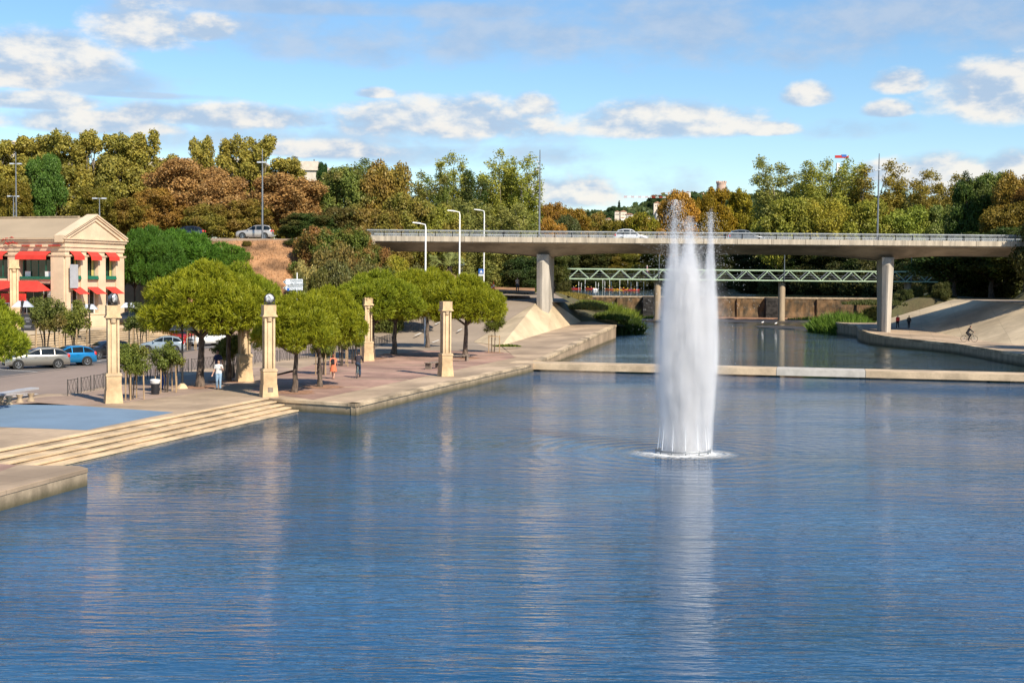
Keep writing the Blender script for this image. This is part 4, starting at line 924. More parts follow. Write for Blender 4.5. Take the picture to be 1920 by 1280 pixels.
# reeds and grass clumps near the weir
def reeds(name, cx, cy, w_, d_, h, n, col, lab, m='leaf'):
    rg = np.random.default_rng(int(cx * 7) % 999); a = rg.random(n) * 6.28; r_ = np.sqrt(rg.random(n))
    p = np.stack([np.cos(a) * r_ * w_, np.sin(a) * r_ * d_, np.zeros(n)], 1); hh = h * (1.05 - .6 * r_ ** 2) * (.6 + .5 * rg.random(n))
    t_ = rg.normal(0, .28, (n, 2)) * h * .5; wd_ = .035 + .03 * rg.random(n); th = rg.random(n) * 6.28
    dx = np.stack([np.cos(th) * wd_, np.sin(th) * wd_, 0 * th], 1); up_ = np.stack([t_[:, 0], t_[:, 1], hh], 1)
    V = np.stack([p - dx, p + dx, p + up_ * .6 + dx * .9, p + up_ + np.stack([t_[:, 0] * .4, t_[:, 1] * .4, 0 * th], 1), p + up_ * .6 - dx * .9], 1).reshape(-1, 3)
    me = bpy.data.meshes.new(name); me.vertices.add(len(V)); me.vertices.foreach_set('co', V.ravel().astype(np.float32)); me.loops.add(n * 5); me.loops.foreach_set('vertex_index', np.arange(n * 5, dtype=np.int32))
    me.polygons.add(n); me.polygons.foreach_set('loop_start', np.arange(0, n * 5, 5, dtype=np.int32)); me.polygons.foreach_set('loop_total', np.full(n, 5, dtype=np.int32))
    me.attributes.new('rnd', 'FLOAT', 'FACE').data.foreach_set('value', rg.random(n).astype(np.float32)); me.update(calc_edges=True); me.materials.append(MATS[m])
    o = bpy.data.objects.new(name, me); COL.objects.link(o); o.location = (cx, cy, 0); o.color = (*col, 0); return tag(o, lab, 'reeds')
q = D(1598, 620, 180); o = reeds('reed_clump', q.x, 186, 4.4, 8, 3.0, 5200, (.10, .17, .03), 'green reeds at the water edge left of the right bridge pier'); o.location.z = 0
o = reeds('reed_clump', D(1655, 600, 200).x, 200, 5, 8, 3.0, 3000, (.12, .17, .03), 'lighter reeds behind the right bridge pier'); o.location.z = .3
o = reeds('reed_clump', 15.6, 180, 2.6, 6, 2.6, 3000, (.05, .08, .02), 'dark clump of reeds at the corner of the left quay'); o.location.z = -.1
o = reeds('reed_clump', 13.5, 196, 5.5, 10, 2.9, 5000, (.14, .18, .03), 'bright tall grass on the left bank below the weir'); o.location.z = 1.0
o = reeds('reed_clump', 9.5, 215, 6, 12, 2.0, 3500, (.20, .17, .06), 'pale dry grass on the left bank under the footbridge'); o.location.z = 2.3
o = reeds('reed_clump', 30, 240, 7, 1.5, 1.0, 900, (.10, .15, .03), 'low grass tufts at the foot of the weir wall, left'); o.location.z = .1
o = reeds('reed_clump', 58, 240, 8, 1.5, .9, 900, (.18, .22, .04), 'low grass tufts at the foot of the weir wall, right'); o.location.z = .1
o = reeds('grass_tuft', D(955, 640, 118).x - .2, 121.5, 1.3, .35, .28, 500, (.10, .13, .03), 'small grass tuft in the joint below the concrete bank'); o.location.z = .85; o['category'] = 'grass'
for x_, y_, z_, w_, d_, n_, c_, lb_ in ((11, 188, 3.2, 3.5, 7, 3000, (.13, .17, .035), 'green grass clump on the bank under the left pier'), (13.5, 178, 1.9, 2.6, 6, 2600, (.10, .13, .03), 'mid green grass clump on the slope beside the left quay'), (10, 172, 3.3, 2.6, 6, 2200, (.20, .18, .06), 'dry grass clump just behind the left pier'), (9, 232, 4.0, 5, 14, 3600, (.20, .16, .05), 'dry brown grass clump at the left end of the weir')):
    o = reeds('grass_clump', x_, y_, w_, d_, 1.1, n_, c_, lb_); o.location.z = z_; o['category'] = 'grass'
o = reeds('grass_clump', 54.5, 190, 6.5, 5.5, .9, 4200, (.07, .08, .03), 'rough olive grass on the rubble slope behind the right pier'); o.location.z = 3.9; o['category'] = 'grass'
# dry grass over the slope (stuff)
rg = np.random.default_rng(77); n = 26000
x = rg.uniform(-62, -12, n); y = rg.uniform(128, 152, n); pts = []
z = np.array([tz(a, b_) for a, b_ in zip(x, y)]); k = (z > .8) & (z < 11.2); x, y, z = x[k], y[k], z[k]; n = len(x)
th = rg.random(n) * 6.28; wv = .05; hh = .12 + .28 * rg.random(n); V = np.stack([np.stack([x - np.cos(th) * wv, y - np.sin(th) * wv, z], 1), np.stack([x + np.cos(th) * wv, y + np.sin(th) * wv, z], 1), np.stack([x + rg.normal(0, .08, n), y + rg.normal(0, .08, n), z + hh], 1)], 1).reshape(-1, 3)
gm = MB(); me = bpy.data.meshes.new('dry_grass'); me.vertices.add(len(V)); me.vertices.foreach_set('co', V.ravel().astype(np.float32)); me.loops.add(n * 3); me.loops.foreach_set('vertex_index', np.arange(n * 3, dtype=np.int32))
me.polygons.add(n); me.polygons.foreach_set('loop_start', np.arange(0, n * 3, 3, dtype=np.int32)); me.polygons.foreach_set('loop_total', np.full(n, 3, dtype=np.int32)); me.update(calc_edges=True); me.materials.append(MATS['dry_grass'])
o = bpy.data.objects.new('dry_grass', me); COL.objects.link(o); tag(o, 'dry brown grass growing on the bare slope', 'grass', kind='stuff')
# slope skin of bare earth
sk = MB(); V = []; Fc = []; xsn = np.arange(-64, -13, 1.5); ysn = np.arange(127, 153, 1.5); rd = random.Random(3)
for yy in ysn:
    for xx in xsn: V.append((xx, yy, tz(xx, yy) + .06 + rd.uniform(-.05, .05)))
for j in range(len(ysn) - 1):
    for i in range(len(xsn) - 1): Fc.append((j * len(xsn) + i, j * len(xsn) + i + 1, (j + 1) * len(xsn) + i + 1, (j + 1) * len(xsn) + i))
sk.add(V, Fc); struct(sk.build('slope_earth', 'dry_grass', smooth=True, recalc=False))
# ---- palm
q = D(843, 520, 172); zg = 4.7; pe = empty('palm_tree', (q.x, 172, zg), 0, 'fan palm with a skirt of dead fronds under the bridge', 'palm tree')
b_ = MB(); b_.tube([(0, 0, 0), (.05, 0, 1.5), (0, 0, 3.0)], [.32, .26, .24], 10); b_.build('trunk', 'bark', pe, smooth=True)
rd = random.Random(8); fr = MB(); dead = MB()
for k in range(46):
    a = rd.uniform(0, 6.28); live = k < 30; el_ = rd.uniform(.0, 1.2) if live else rd.uniform(-1.3, -.7); Lf = 1.5 if live else 1.3
    d = Vector((math.cos(a) * math.cos(el_), math.sin(a) * math.cos(el_), math.sin(el_))); c0 = Vector((0, 0, 3.0)) + d * Lf * .55
    side = d.cross(Vector((0, 0, 1))).normalized(); tgt = fr if live else dead; tgt.bar((0, 0, 3.0), c0, .04)
    for j in range(-5, 6):
        f_ = (d * math.cos(j * .22) + side * math.sin(j * .22)).normalized(); tip = c0 + f_ * Lf * .75 + Vector((0, 0, -.35 if live else -.2)); mid_ = c0 + f_ * Lf * .4
        wv = side * .05; tgt.add([c0, mid_ - wv + Vector((0, 0, .02)), tip, mid_ + wv], [(0, 1, 2, 3)])
mat('frond', (.22, .25, .06), .7, var=.2); mat('dead_frond', (.30, .21, .12), .9, var=.2)
fr.build('fronds', 'frond', pe, recalc=False); dead.build('dead_fronds', 'dead_frond', pe, recalc=False); pe.scale = (1.3, 1.3, 1.35)
q = D(812, 520, 178); clone(pe, (q.x, 178, 4.7), 1.0, (1.1, 1.1, 1.3), 'smaller fan palm left of the palm with the dead skirt under the bridge')
# ================================================================ STONE COLUMNS
def make_column(loc, rz, label, sc=1.0, lamp=False, plaque=False):
    e = empty('stone_column', loc, rz, label, 'column', 'stone columns on the promenade'); e.scale = (sc * .80, sc * .80, sc)
    b = MB(); b.box((0, 0, .08), (1.10, 1.10, .16), taper=(.97, .97)); b.box((0, 0, .40), (1.06, 1.06, .50), taper=(.92, .92)); b.box((0, 0, .655), (.985, .985, .03)); b.box((0, 0, 1.03), (.93, .93, .74)); b.build('base', 'pedestal_stone', e, bevel=.012)
    b = MB(); b.box((0, 0, 1.44), (1.02, 1.02, .09)); b.box((0, 0, 1.515), (.94, .94, .06)); b.build('base_cap', 'stone', e, bevel=.015)
    b = MB(); b.box((0, 0, 2.94), (.40, .40, 2.8))
    for sx in (-1, 1):
        for sy in (-1, 1): b.box((sx * .295, sy * .295, 2.94), (.13, .13, 2.8))
    for k in range(4):
        a = k * math.pi / 2; cx, cy = math.cos(a) * .17, math.sin(a) * .17
        if k % 2 == 0: b.lathe([(.17, 1.54), (.155, 4.12)], (cx, cy, 0), 16)
        else: b.box((cx * 1.3, cy * 1.3, 2.8), (.24, .12, 2.5))
    b.build('shaft', 'stone', e)
    b = MB()
    for k in range(4):
        a = k * math.pi / 2; cx, cy = math.cos(a) * .20, math.sin(a) * .20
        b.lathe([(.15, 4.10), (.18, 4.13), (.18, 4.17), (.20, 4.21), (.25, 4.32), (.25, 4.37)], (cx, cy, 0), 18)
    b.build('capital', 'stone', e, smooth=True)
    b = MB(); b.box((0, 0, 4.40), (1.0, 1.0, .07)); b.box((0, 0, 4.46), (.92, .92, .05)); b.box((0, 0, 4.72), (.84, .84, .47)); b.box((0, 0, 4.975), (.86, .86, .05)); b.build('top_block', 'pedestal_stone', e, bevel=.012)
    if plaque:
        b = MB(); b.box((0, -.505, .40), (.36, .03, .26)); b.build('plaque', 'bench_wood', e)
    return e
def make_flood(loc, rz, label):
    e = empty('floodlight', loc, rz, label, 'floodlight', 'globe floodlights on the columns')
    b = MB(); b.lathe([(.05, 0), (.20, .02), (.20, .05), (.05, .07)], n=14); b.bar((-.27, 0, .05), (.27, 0, .05), .05); b.bar((-.27, 0, .05), (-.27, 0, .38), .04); b.bar((.27, 0, .05), (.27, 0, .38), .04); b.build('bracket', 'dark_metal', e)
    b = MB(); V = [(.02, -.30), (.14, -.27), (.22, -.18), (.255, -.05), (.26, .04)]
    vs = []; fs = []; n = 20
    for r_, y in V:
        for k in range(n): t_ = 2 * math.pi * k / n; vs.append((r_ * math.cos(t_), -y, .36 + r_ * math.sin(t_)))
    for i in range(len(V) - 1):
        for k in range(n): fs.append((i * n + k, i * n + (k + 1) % n, (i + 1) * n + (k + 1) % n, (i + 1) * n + k))
    b.add(vs, fs); b.build('housing', 'grey_metal', e, smooth=True)
    b = MB(); b.ball((0, -.02, .36), .24, 18, 10, (1, .45, 1)); b.build('lens', 'lamp_glass', e, smooth=True)
    b = MB(); b.tube([(.265 * math.cos(t_), -.05, .36 + .265 * math.sin(t_)) for t_ in [k * math.pi / 12 for k in range(25)]], .02, 6, cap=False); b.build('rim', 'dark_metal', e)
    return e
CR = R(24)
cols = [((207, 757), 1, 'stone column nearest the blue ground, between the metal barrier and the small leafy trees'),
        ((501, 745), 1, 'stone column at the right end of the water steps, carrying a floodlight facing us'),
        ((688, 677), 1, 'middle stone column standing beside the cyclist'),
        ((835, 706), 1, 'rightmost stone column close to the quay edge with a bench behind it')]
CP = []
for i, ((px, py), s_, lab) in enumerate(cols):
    p = P(px, py, .6) + Vector((-.02, .55, 0)); CP.append(p); make_column(p, CR, lab, 1.0, plaque=(i == 1))
p = P(455, 716, .6) + Vector((0, .5, 0)); make_column(p, CR, 'thick stone column in tree shade behind the two men, mostly hidden by pine foliage', 1.12)
q = D(26, 500, 127.5); make_column((q.x, 127.5, 1.95), CR, 'tall stone column in front of the red awnings, at the left edge behind the pine', 1.33)
make_flood(CP[1] + Vector((.06, -.1, 5.0)), R(14), 'round globe floodlight facing us on top of the column by the water steps')
make_flood(CP[0] + Vector((.05, .05, 5.0)), R(75), 'globe floodlight turned sideways on top of the column by the blue ground')
# ================================================================ STREET FURNITURE
def make_lamp(loc, rz, label, h=4.3, foot=True):
    e = empty('street_lamp', loc, rz, label, 'street lamp', 'black lamps with pyramid shades')
    b = MB(); b.tube([(0, 0, .02), (0, 0, h)], [.065, .05], 10); b.box((0, 0, h + .05), (.24, .24, .34)); b.lathe([(.05, h + .2), (.03, h + .3)], n=8); b.build('post', 'dark_metal', e)
    for sx in (-1, 1):
        b = MB(); c = (sx * .40, 0, h - .03)
        b.add([(c[0] - .32, -.36, c[2] - .18), (c[0] + .32, -.36, c[2] - .18), (c[0] + .32, .36, c[2] - .18), (c[0] - .32, .36, c[2] - .18), (c[0] - .10 - sx * .18, -.06, c[2] + .26), (c[0] + .10 - sx * .18, -.06, c[2] + .26), (c[0] + .10 - sx * .18, .06, c[2] + .26), (c[0] - .10 - sx * .18, .06, c[2] + .26)],
              [(3, 2, 1, 0), (4, 5, 6, 7), (0, 1, 5, 4), (1, 2, 6, 5), (2, 3, 7, 6), (3, 0, 4, 7)]); b.build('shade', 'lamp_shade', e)
    if foot: b = MB(); b.lathe([(.34, 0), (.29, .10), (.18, .24), (.09, .30)], n=8, a0=.4); b.build('foot', 'stone', e)
    return e
make_lamp(P(342, 728, .6), R(10), 'lamp with a pale stone foot standing left of the largest pine trunk', 3.6)
for px, py, lab, hh in ((168, 652, 'lamp in front of the building with its pole rising over the blue car', 4.0), (43, 690, 'lamp standing by the front of the silver car at left', 3.9), (242, 650, 'lamp right of the building corner behind the small street tree', 4.1)):
    dd = {168: 116, 43: 95, 242: 118}[px]; q = D(px, 600, dd); topy = {168: 572, 43: 566, 242: 569}[px]; z1 = D(px, topy, dd).z; make_lamp((q.x, dd, .6), R(8), lab, z1 - .75 + .0, foot=False)
def make_barrier(p0, p1, label):
    d = p1 - p0; L = min(d.length, 1.35); e = empty('metal_barrier', p0, math.atan2(d.y, d.x), label, 'barrier', 'low metal barriers along the road kerb')
    b = MB(); b.box((0, 0, .45), (.04, .04, .9)); b.box((L, 0, .45), (.04, .04, .9)); b.bar((0, 0, .84), (L, 0, .84), .028); b.build('frame', 'barrier_metal', e)
    b = MB(); n = 3
    for k in range(n): b.bar((L * k / n, 0, .84 if k % 2 == 0 else .06), (L * (k + 1) / n, 0, .06 if k % 2 == 0 else .84), .013); b.bar((L * k / n, 0, .06 if k % 2 == 0 else .84), (L * (k + 1) / n, 0, .84 if k % 2 == 0 else .06), .013)
    b.build('lattice', 'barrier_metal', e); return e
bl = [(127, 742), (300, 706.5), (345, 698), (430, 687), (520, 678), (620, 665), (700, 653), (745, 638)]
barriers = []; cnt = 0
def along(pts, s):
    for a, b_ in zip(pts, pts[1:]):
        l = (b_ - a).length
        if s <= l: return a + (b_ - a) * (s / l)
        s -= l
    return pts[-1]
BP = [P(x, y, .6) for x, y in bl]; tot = sum((b_ - a).length for a, b_ in zip(BP, BP[1:]))
nb = int(tot / 1.75); near_ = [(190, 'left of the nearest stone column'), (340, 'behind the small leafy trees and the bin'), (480, 'behind the two men under the largest pines'), (640, 'behind the trunks of the two low-crowned pines'), (760, 'behind the middle column')]
names = {}
for k in range(nb):
    a, b_ = along(BP, k * 1.75), along(BP, k * 1.75 + 1.3)
    px = 960 + F * (a.x / a.y)
    pl_ = next((t_ for lim, t_ in near_ if px < lim), near_[-1][1]); names.setdefault(pl_, []).append((a, b_))
for pl_, lst in names.items():
    for j, (a, b_) in enumerate(lst): make_barrier(a, b_, 'low black lattice barrier %s, %s of its run' % (pl_, ORD[j]))
RPB = [Vector((-13.5, 132, .66)), Vector((-11.9, 138, 1.35)), Vector((-10.2, 146, 2.45)), Vector((-8.0, 157, 3.95))]
RPB = [P(748, 637, .6), D(790, 611, 139), D(815, 595, 148)]
for k in range(14):
    a, b_ = along(RPB, k * 1.45), along(RPB, k * 1.45 + 1.1); make_barrier(a, Vector((b_.x, b_.y, a.z)), 'low black barrier lining the left side of the ramp road, %s going up' % ORD[k])
# bin
p = P(291, 739, .6); e = empty('litter_bin', p, 0, 'dark green litter bin with a white bag rim beside the small trees', 'litter bin')
b = MB(); b.lathe([(.20, 0), (.22, .05), (.23, .70), (.20, .72)], n=16); b.build('body', 'black_panel', e, smooth=True)
b = MB(); b.lathe([(.235, .60), (.27, .66), (.29, .80), (.22, .83), (.18, .70)], n=14); b.build('bag', 'white_panel', e, smooth=True)
# staked small trees
def staked(px, py, v, label, h=1.0, stakes=5, name='staked_tree', col=(.12, .15, .035), au=.35, z=.6, dep=None):
    p = P(px, py, z) if dep is None else dep
    e = make_tree('olean%d' % v, name, p, (h, h, h * 1.02), col, au, label, 'young tree', 'young staked trees', rz=px % 6)
    rd = random.Random(px)
    for k in range(stakes):
        a = 6.28 * k / stakes + rd.uniform(0, 1); b = MB(); b.tube([(math.cos(a) * .55, math.sin(a) * .55, 0), (math.cos(a) * .53, math.sin(a) * .53, rd.uniform(1.15, 1.35))], .032, 6); b.build('stake', 'wood', e)
    return e
staked(247, 748, 0, 'young leafy tree with wooden stakes right beside the nearest stone column', 1.2)
staked(312, 735, 1, 'young leafy tree with wooden stakes beside the litter bin', 1.12)
staked(420, 707, 2, 'young tree with stakes between the thick shaded column and the steps column', 1.0, 3)
staked(437, 709, 0, 'young tree with pale stakes just left of the floodlight column', 1.15, 3)
staked(605, 702, 1, 'young tree with stakes hidden behind the two low-crowned pine trunks', 1.15, 4)
staked(640, 686, 2, 'young staked tree behind the walking woman in orange', 1.2, 4)
staked(662, 682, 0, 'young staked tree left of the middle column', 1.2, 4)
for px, py, dep, v, hw, lab, cc in ((85, 655, 103, 0, 40, 'street bush-tree with reddish flowers behind the silver car', (.10, .12, .035)), (140, 650, 106, 1, 36, 'street tree with pale green leaves behind the blue car', (.15, .17, .04)), (262, 640, 112, 2, 34, 'street tree left of the small silver-blue car', (.09, .12, .03)), (355, 640, 116, 0, 28, 'pale street tree between the silver-blue car and the white car', (.16, .17, .06))):
    q = D(px, 600, dep); staked(px, py, v, lab, 1.95 * hw / 40, 4, 'street_tree', cc, .4 if px == 85 else .1, dep=Vector((q.x, dep, .6)))
# sapling with frame at the foot of the concrete bank
p = P(927, 661, .6); e = empty('staked_sapling', p, 0, 'thin sapling inside a three-post wooden frame at the foot of the concrete bank', 'young tree')
b = MB(); b.tube([(0, 0, 0), (.05, 0, 1.4), (-.02, 0, 2.6), (.15, .1, 3.6)], [.05, .04, .03, .012], 7); b.build('trunk', 'pine_bark', e)
rg = np.random.default_rng(71); lb = [[math.cos(a) * .7 * q, math.sin(a) * .6 * q, z, .42, .42, .26] for a, q, z in [(k * 2.4, .3 + .8 * rg.random(), 2.1 + 1.9 * rg.random()) for k in range(20)]]
o = bpy.data.objects.new('crown', leaves_mesh('crown', lobe_points(lb, 900, rg, .9, .9), 12, .16, .14, 4, 'needle', aspect=.2, tri=True)); COL.objects.link(o); o.parent = e; o.color = (.13, .15, .03, 0)
b = MB(); fpts = [(-.5, -.3), (.45, -.25), (-.25, .45)]
for x, y in fpts: b.tube([(x, y, 0), (x, y, 1.55)], .045, 7)
for (x, y), (x2, y2) in zip(fpts, fpts[1:] + fpts[:1]): b.bar((x, y, 1.45), (x2, y2, 1.45), .07)
b.build('frame', 'wood', e)
struct(MB().disc(p + Vector((0, 0, .012)), .9, (0, 0, 1), 18).build('tree_pit', 'ochre_soil'))
pits = MB()
for bx, by, *_r in pines:
    q = P(bx, by, .614); rd = random.Random(bx); pits.poly([(q.x + math.cos(t_) * rd.uniform(.9, 1.5), q.y + math.sin(t_) * rd.uniform(1.0, 1.7), q.z) for t_ in [k * .4488 for k in range(14)]])
struct(pits.build('tree_pits', 'ochre_soil'))
# benches
def make_bench(loc, rz, label, L=2.0):
    e = empty('park_bench', loc, rz, label, 'bench', 'wooden benches behind the far column')
    b = MB()
    for k in range(3): b.box((0, -.18 + k * .18, .45), (L, .15, .06))
    b.build('seat', 'bench_wood', e, bevel=.01)
    for sx in (-1, 1): b = MB(); b.box((sx * L * .40, 0, .21), (.16, .46, .42)); b.build('leg', 'bench_wood', e)
    return e
make_bench(P(813, 691, .6), R(65), 'weathered bench left of the rightmost stone column', 1.9)
make_bench(P(858, 677, .6), R(20), 'pale bench between the rightmost column and the pine trunk', 1.9)
# long stone bench, left edge
bp = [P(-45, 765, .6), P(0, 755, .6), P(35, 748, .6), P(62, 743.5, .6)]
e = empty('stone_bench', bp[1], 0, 'long curved stone bench on waisted supports above the blue ground', 'bench')
b = MB(); 
for a, c in zip(bp, bp[1:]): b.bar(a - bp[1] + Vector((0, 0, .46)), c - bp[1] + Vector((.1, 0, .46)), .5, .09)
b.build('seat', 'grey_panel', e)
for px, py in ((2, 756.5), (17, 758), (37, 754.5), (58, 752)):
    q = P(px, py, .6) - bp[1]; b = MB(); b.lathe([(.20, 0), (.19, .06), (.12, .16), (.11, .26), (.18, .38), (.18, .42)], (q.x, q.y, 0), 14); b.build('support', 'quay_stone', e, smooth=True)
# tall lamps
def tall_lamp(px, top, bot, dep, arm, label, m='white_metal', zg=None):
    q = D(px, bot, dep); zt_ = D(px, top, dep).z; zg = q.z if zg is None else zg; h = zt_ - zg
    e = empty('road_lamp', (q.x, dep, zg), 0, label, 'street lamp', 'white road lamps with a bent arm')
    b = MB(); b.tube([(0, 0, 0), (0, 0, h - .45), (-.05, 0, h - .12), (-arm * .5, 0, h + .02)], [.11, .08, .06, .05], 10); b.build('pole', m, e, smooth=True)
    b = MB(); b.add([(-arm * .4, -.16, h - .06), (-arm * .4, .16, h - .06), (-arm * 1.05, .12, h + .04), (-arm * 1.05, -.12, h + .04), (-arm * .4, -.12, h + .08), (-arm * .4, .12, h + .08), (-arm, .09, h + .14), (-arm, -.09, h + .14)], [(0, 1, 2, 3), (7, 6, 5, 4), (0, 4, 5, 1), (1, 5, 6, 2), (2, 6, 7, 3), (3, 7, 4, 0)]); b.build('head', m, e, bevel=.02)
    return e
tall_lamp(797, 419, 655, 128, 1.25, 'leftmost and shortest of three white bent-arm lamps before the bridge', zg=.6)
tall_lamp(861, 396, 580, 146, 1.35, 'middle white bent-arm lamp, tallest before the bridge', zg=2.3)
tall_lamp(907, 394, 535, 176, 1.35, 'right white bent-arm lamp rising behind the bridge deck', zg=5.0)
def mast(px, top, bot, dep, label, heads, grp='tall lamp masts', lean=0):
    q = D(px, bot, dep); zt_ = D(px, top, dep).z; h = zt_ - q.z; e = empty('lamp_mast', q, 0, label, 'lamp mast', grp)
    b = MB(); b.tube([(0, 0, 0), (0, 0, h * .55), (0, 0, h)], [.11, .10, .05], 8); b.build('pole', 'grey_metal', e)
    for (dx, dz, s_) in heads: b = MB(); b.box((dx, 0, h + dz), (abs(s_), .3, .16)); b.bar((0, 0, h + dz), (dx, 0, h + dz), .05); b.build('head', 'lamp_shade', e)
    return e
mast(1011, 281, 449, 153.2, 'thin grey mast with small spotlights above the left bridge pier', [(-.3, -1.4, .28), (-.15, -1.9, .3), (-.35, -2.3, .25)])
mast(1645, 288, 453, 153.2, 'thin grey mast with a double head above the right bridge pier', [(-.35, -1.9, .35), (.05, -1.9, .3)])
mast(492, 280, 452, 152.2, 'lamp mast beside the silver car on the upper road', [(-.35, -1.5, .5), (.2, -1.5, .5)])
mast(31, 285, 455, 168, 'lamp mast rising over the roof at far left', [(-.5, -1.5, .5), (.5, -1.5, .5)])
mast(26, 368, 455, 170, 'short double lamp over the roof at far left', [(-.5, 0, .5), (.5, 0, .5)])
mast(187, 372, 455, 168, 'short T-shaped lamp behind the gable', [(-.6, 0, .6), (.6, 0, .6)])
# direction sign
q = D(557, 513, 118); e = empty('direction_sign', (q.x, 118, .6), 0, 'white road direction sign with two arrow boards pointing left on a post above the pines', 'road sign')
zs = D(557, 511, 118).z
b = MB(); b.tube([(0, 0, 0), (0, 0, zs - .6)], .05, 8); b.build('post', 'white_metal', e)
def board(y0, y1, lines, sq):
    za, zb_ = D(550, y0, 118).z - .6, D(550, y1, 118).z - .6; xl_, xr_ = D(531, 525, 118).x - q.x, D(568, 525, 118).x - q.x; m_ = (za + zb_) / 2; hgt2 = (za - zb_) / 2
    b = MB(); pr = [(xl_, m_), (xl_ + .30, zb_), (xr_, zb_), (xr_, za), (xl_ + .30, za)]
    b.add([(x, -.09, z) for x, z in pr] + [(x, -.06, z) for x, z in pr], [(0, 1, 2, 3, 4), (9, 8, 7, 6, 5)] + [(i, i + 5, (i + 1) % 5 + 5, (i + 1) % 5) for i in range(5)])
    o = b.build('board', 'sign_white', e)
    b = MB(); b.add([(xl_ + .05, -.094, m_), (xl_ + .22, -.094, m_ - hgt2 * .62), (xl_ + .27, -.094, m_ - hgt2 * .5), (xl_ + .16, -.094, m_), (xl_ + .27, -.094, m_ + hgt2 * .5), (xl_ + .22, -.094, m_ + hgt2 * .62)], [(0, 1, 2, 3), (0, 3, 4, 5)]); b.build('arrow', 'sign_ink', o, recalc=False)
    for i, (s_, off_) in enumerate(lines): text_mesh(s_, .27, 'lettering', 'sign_ink', o, (xl_ + off_, -.095, m_ + (.04 if i == 0 else -.24)), (math.pi / 2, 0, 0), .002)
    if sq: b = MB(); b.box((xl_ + .47, -.093, m_ - .14), (.22, .006, .24)); b.build('blue_mark', 'blue_sign', o)
board(523, 534.3, [('Esplanade', .66), ("de l'Europe", .66)], False)
board(535.5, 544, [('Restaurants', .42), ('CHR Sud', .66)], True)
# blue signs under bridge
for px, top, bot, dep, lab, s_ in ((902, 504, 540, 172, 'blue square road sign with a white triangle at the ramp top', .34), (866, 488, 530, 185, 'small blue sign on a dark post near the palm', .35)):
    q = D(px, bot, dep); zt_ = D(px, top, dep).z - q.z; e = empty('road_sign', q, 0, lab, 'road sign'); b = MB(); b.tube([(0, 0, -.3), (0, 0, zt_)], .04, 6); b.build('post', 'grey_metal', e)
    b = MB(); b.box((0, -.07, zt_ - s_), (s_ * 2, .03, s_ * 2)); b.build('panel', 'blue_sign', e)
    if s_ > .3 and px > 890: b = MB(); b.poly([(-.2, -.09, zt_ - s_ - .17), (.2, -.09, zt_ - s_ - .17), (0, -.09, zt_ - s_ + .2)]); b.build('emblem', 'white_panel', e); b = MB(); b.box((0, -.07, zt_ - 2.3 * s_), (s_ * 2, .03, .3)); b.build('plate', 'sign_white', e)
# orange cone-like marker by the ramp
for px, lab, hh in ((922, 'small orange and white road marker at the ramp edge, left one', .75), (925.5, 'orange road marker at the ramp edge, right one', 1.1)):
    q = D(px, 544, 160); e = empty('traffic_marker', q, 0, lab, 'traffic cone'); b = MB(); b.lathe([(.24, 0), (.24, .04), (.14, .05), (.05, hh)], n=12); b.build('body', 'orange_plastic', e, smooth=True); b = MB(); b.lathe([(.118, hh * .38), (.09, hh * .6)], n=12); b.build('band', 'white_panel', e)
# ================================================================ BUILDING
C0 = D(122, 500, 130); C0.z = 0; tg = Vector((.37, .929, 0)).normalized(); ug = Vector((-tg.y, tg.x, 0))   # gable along tg, long side along ug
bd = empty('restaurant_building', (C0.x, C0.y, 1.95), math.atan2(tg.y, tg.x), 'beige two-storey classical building with a pediment, red awnings and green window frames', 'building')
# local frame: +x along the gable (0..8.9), +y to the left along the long side, z from the terrace
GW, LL = 8.9, 26.0
def zl(z): return z - 1.95
Z_pl, Z_ent, Z_cor, Z_ap = zl(3.3), zl(9.9), zl(10.75), zl(13.35)
pan = MB()   # gable wall pieces: openings three bays
wx = [(.62, 2.12), (3.15, 4.75), (5.95, 7.55)]
z0s, z1s = [zl(3.05), zl(6.9)], [zl(5.75), zl(9.5)]
def wall_with(mb, W_, axis_, ops, zA, zB, th=.5):
    xs_ = sorted(set([0, W_] + [o_ for p_ in ops for o_ in p_[:2]])); 
    for a, c in zip(xs_, xs_[1:]):
        mid_ = (a + c) / 2; hol = sorted([(p_[2], p_[3]) for p_ in ops if p_[0] <= mid_ <= p_[1]]); z = zA
        for h0, h1 in hol + [(zB, zB)]:
            if h0 > z:
                if axis_ == 'x': mb.box(((a + c) / 2, th / 2, (z + h0) / 2), (c - a, th, h0 - z))
                else: mb.box((th / 2, (a + c) / 2, (z + h0) / 2), (th, c - a, h0 - z))
            z = max(z, h1)
# gable wall: plane y=0 facing -y local ... outward normal is -ug => local -y
gw = MB(); ops = [(a, c, z0s[k], z1s[k]) for a, c in wx for k in (0, 1)]
wall_with(gw, GW, 'x', ops, -.2, Z_cor, .45); gw.build('gable_wall', 'building_stone', bd)
lw = MB(); oL = [(1.70, 5.6, zl(6.75), zl(9.35)), (1.70, 5.6, -.15, zl(6.35)), (7.2, 11.1, zl(6.75), zl(9.35)), (7.2, 11.1, -.15, zl(6.35)), (12.7, 16.6, zl(6.75), zl(9.35)), (12.7, 16.6, -.15, zl(6.35))]
wall_with(lw, LL, 'y', oL, -.2, Z_cor, .45)
lw.v = [(x, max(y, .452) if y < .46 else y, z) for x, y, z in lw.v]; lw.build('side_wall', 'building_stone', bd)
b = MB(); b.box((GW - .2, LL / 2, Z_cor / 2), (.4, LL - 1, Z_cor - .1)); b.box((GW / 2, LL - .2, Z_cor / 2), (GW - 1, .4, Z_cor - .1)); b.build('rear_wall', 'building_stone', bd)
